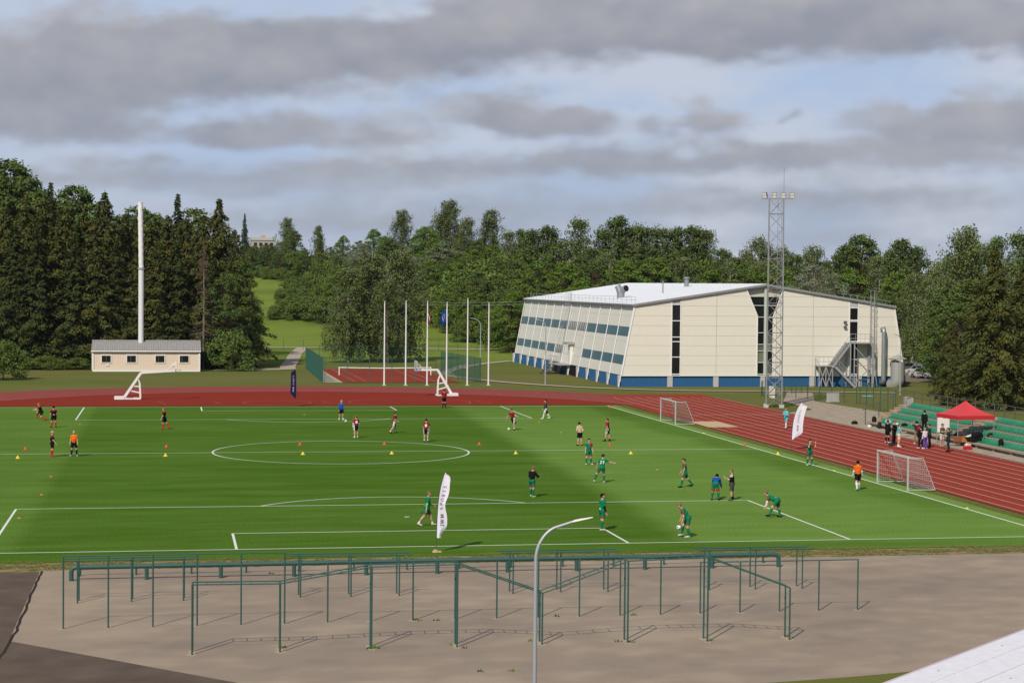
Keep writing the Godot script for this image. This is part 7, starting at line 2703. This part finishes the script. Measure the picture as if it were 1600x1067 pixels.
	person("person in teal shirt and cream shorts by the grandstand", 1404.5, 699, -100, {"shR": 30.0, "elR": 60.0}, {"shirt": Color(0.12, 0.42, 0.46), "shorts": Color(0.60, 0.52, 0.36), "socks": WH, "sock_len": "ankle", "shoes": WH, "hair": fair, "skin": SK, "print": "tag"})
	person("person in khaki trousers raising both hands to the head", 1433, 694.5, -10, {"shL": 120.0, "shR": 120.0, "elL": 100.0, "elR": 100.0, "abL": 40.0, "abR": 40.0, "fabL": -25.0, "fabR": -25.0}, {"shirt": Color(0.04, 0.03, 0.03), "shorts": Color(0.22, 0.18, 0.12), "legs": "trousers", "shoes": WH, "hair": black, "skin": SK})
	person("person in black tracksuit with a white tag on the back", 1439.5, 701.2, 15, {"abdL": 8.0, "abdR": 8.0}, {"shirt": BK, "sleeve": "long", "shorts": BK, "legs": "trousers", "shoes": WH, "hair": brown, "skin": SK, "print": "tag"}, 1.72)
	person("person in white hooded top and purple trousers", 1446.5, 702.0, 20, {}, {"shirt": Color(0.60, 0.54, 0.58), "sleeve": "long", "shorts": Color(0.11, 0.07, 0.30), "legs": "trousers", "shoes": WH, "hair": Color(0.28, 0.23, 0.17), "skin": SK}, 1.62)
	person("person in dark green shirt and black trousers beside the white top", 1453.5, 699.5, 60, {"shL": 25.0, "elL": 70.0}, {"shirt": Color(0.022, 0.05, 0.045), "shorts": BK, "legs": "trousers", "shoes": BK, "hair": brown, "skin": SK}, 1.78)
	person("person in khaki shirt and light shorts by the display board", 1472, 699.0, -150, arms, {"shirt": Color(0.085, 0.085, 0.05), "shorts": Color(0.50, 0.49, 0.46), "shoes": Color(0.2, 0.17, 0.14), "hair": brown, "skin": SK})
	person("person in dark green shirt and trousers before the table", 1483, 706.5, 70, arms, {"shirt": Color(0.025, 0.042, 0.040), "shorts": Color(0.018, 0.030, 0.030), "legs": "trousers", "shoes": BK, "hair": brown, "skin": SK, "belly": 0.02})
	person("person in black suit standing up on the first seat row", 1451.5, 676.5, -40, {"head": 18.0}, {"shirt": BK, "sleeve": "long", "shorts": BK, "legs": "trousers", "shoes": BK, "hair": black, "skin": SK, "print": ""}, 1.78, "", Vector3(48.35, 0.41, -58.7))

# ---------------------------------------------------------------- small carried things, wires
func build_small() -> void:
	var p := gp(1433, 694.5)
	bag("backpack", "red backpack worn by the person raising both hands", p + Vector3(0.05, 0.98, 0.22), -0.1, Vector3(0.34, 0.46, 0.22), Color(0.22, 0.012, 0.02))
	bag("green_bib", "green training bib held by the walking player near the banner", gp(665, 822) + Vector3(-0.27, 0.66, 0.20), 0.3, Vector3(0.26, 0.11, 0.10), Color(0.012, 0.19, 0.09))
	var c := thing("paper_cup", "pale paper cup held by the person in black polo", "cup", gp(1144.5, 782.3) + Vector3(-0.47, 1.25, 0.02))
	var m := MB.new()
	m.lathe([Vector2(0.03, 0.0), Vector2(0.04, 0.11), Vector2(0.035, 0.11), Vector2(0.027, 0.01)], 10)
	part("cup_wall", m, mats["board_white"], c)
	m = MB.new()
	m.lathe([Vector2(0.0, 0.012), Vector2(0.028, 0.012)], 10)
	part("cup_base", m, mats["board_white"], c)
	var b := gp(1394, 697.0)
	bag("sports_bag", "pair of dark bags on the track at the feet of the black jackets", b, 0.2, Vector3(0.5, 0.28, 0.3), Color(0.03, 0.03, 0.035))
	# weeds at the post feet
	var wd := MB.new()
	for e in [[583, 1011], [577, 1014], [592, 1013], [445, 1012], [705, 1008], [724, 1013], [683, 970], [869, 963.5], [990, 961.5], [966, 1003], [985, 1004], [830, 1002], [1110, 1002], [1232, 996], [505, 896], [422, 897], [652, 970], [650, 968.5], [752, 1049.5], [802, 1049]]:
		var o := gp(e[0], e[1])
		for k in 16:
			var a := rng.randf() * TAU
			var q := o + Vector3(cos(a), 0, sin(a)) * rng.randf() * 0.15 + Vector3(0, 0.012, 0)
			var d := Vector3(cos(a * 3.0), 0, sin(a * 3.0)) * 0.05
			wd.tri(q - Vector3(d.z, 0, -d.x) * 0.6, q + Vector3(d.z, 0, -d.x) * 0.6, q + d + Vector3(0, rng.randf_range(0.03, 0.1), 0))
	var ws := part("weed", wd, mat("weed_green", Color(0.09, 0.16, 0.025), 0.85), self)
	tag(ws, "small green weeds sprouting round the exercise bar posts", "weeds", "", "stuff")
	# overhead wires in front of the wooded hill, on two wooden poles
	var wp := []
	for e in [[528.0, 462.0, 232.0], [843.0, 470.0, 232.0]]:
		var q := at_depth(e[0], e[1], e[2])
		wp.append(q)
		var o := thing("power_pole", "grey wooden power pole hidden among the birches" if e[0] < 700 else "grey wooden power pole at the hall corner", "power pole", Vector3(q.x, hill(q.x, e[2]), q.z))
		m = MB.new()
		m.tube([Vector3.ZERO, Vector3(0, q.y + 0.3, 0)], [0.13, 0.09], 8)
		part("pole", m, mats["bark_grey"], o)
		m = MB.new()
		m.boxab(Vector3(-0.06, q.y - 0.05, -1.0), Vector3(0.06, q.y + 0.05, 1.0))
		part("cross_arm", m, mats["bark_grey"], o)
	var pl := thing("power_line", "thin overhead wires stretched in front of the wooded hill", "wire", wp[0])
	for k in 4:
		m = MB.new()
		var pts := []
		var oz := Vector3(0, -0.45 * (k / 2), -0.8 + 1.6 * (k % 2))
		for i in 13:
			var t := i / 12.0
			pts.append((wp[1] - wp[0]) * t + oz + Vector3(0, -0.7 * sin(PI * t), 0))
		m.tube(pts, 0.011, 4, false)
		part("wire", m, mats["steel"], pl)
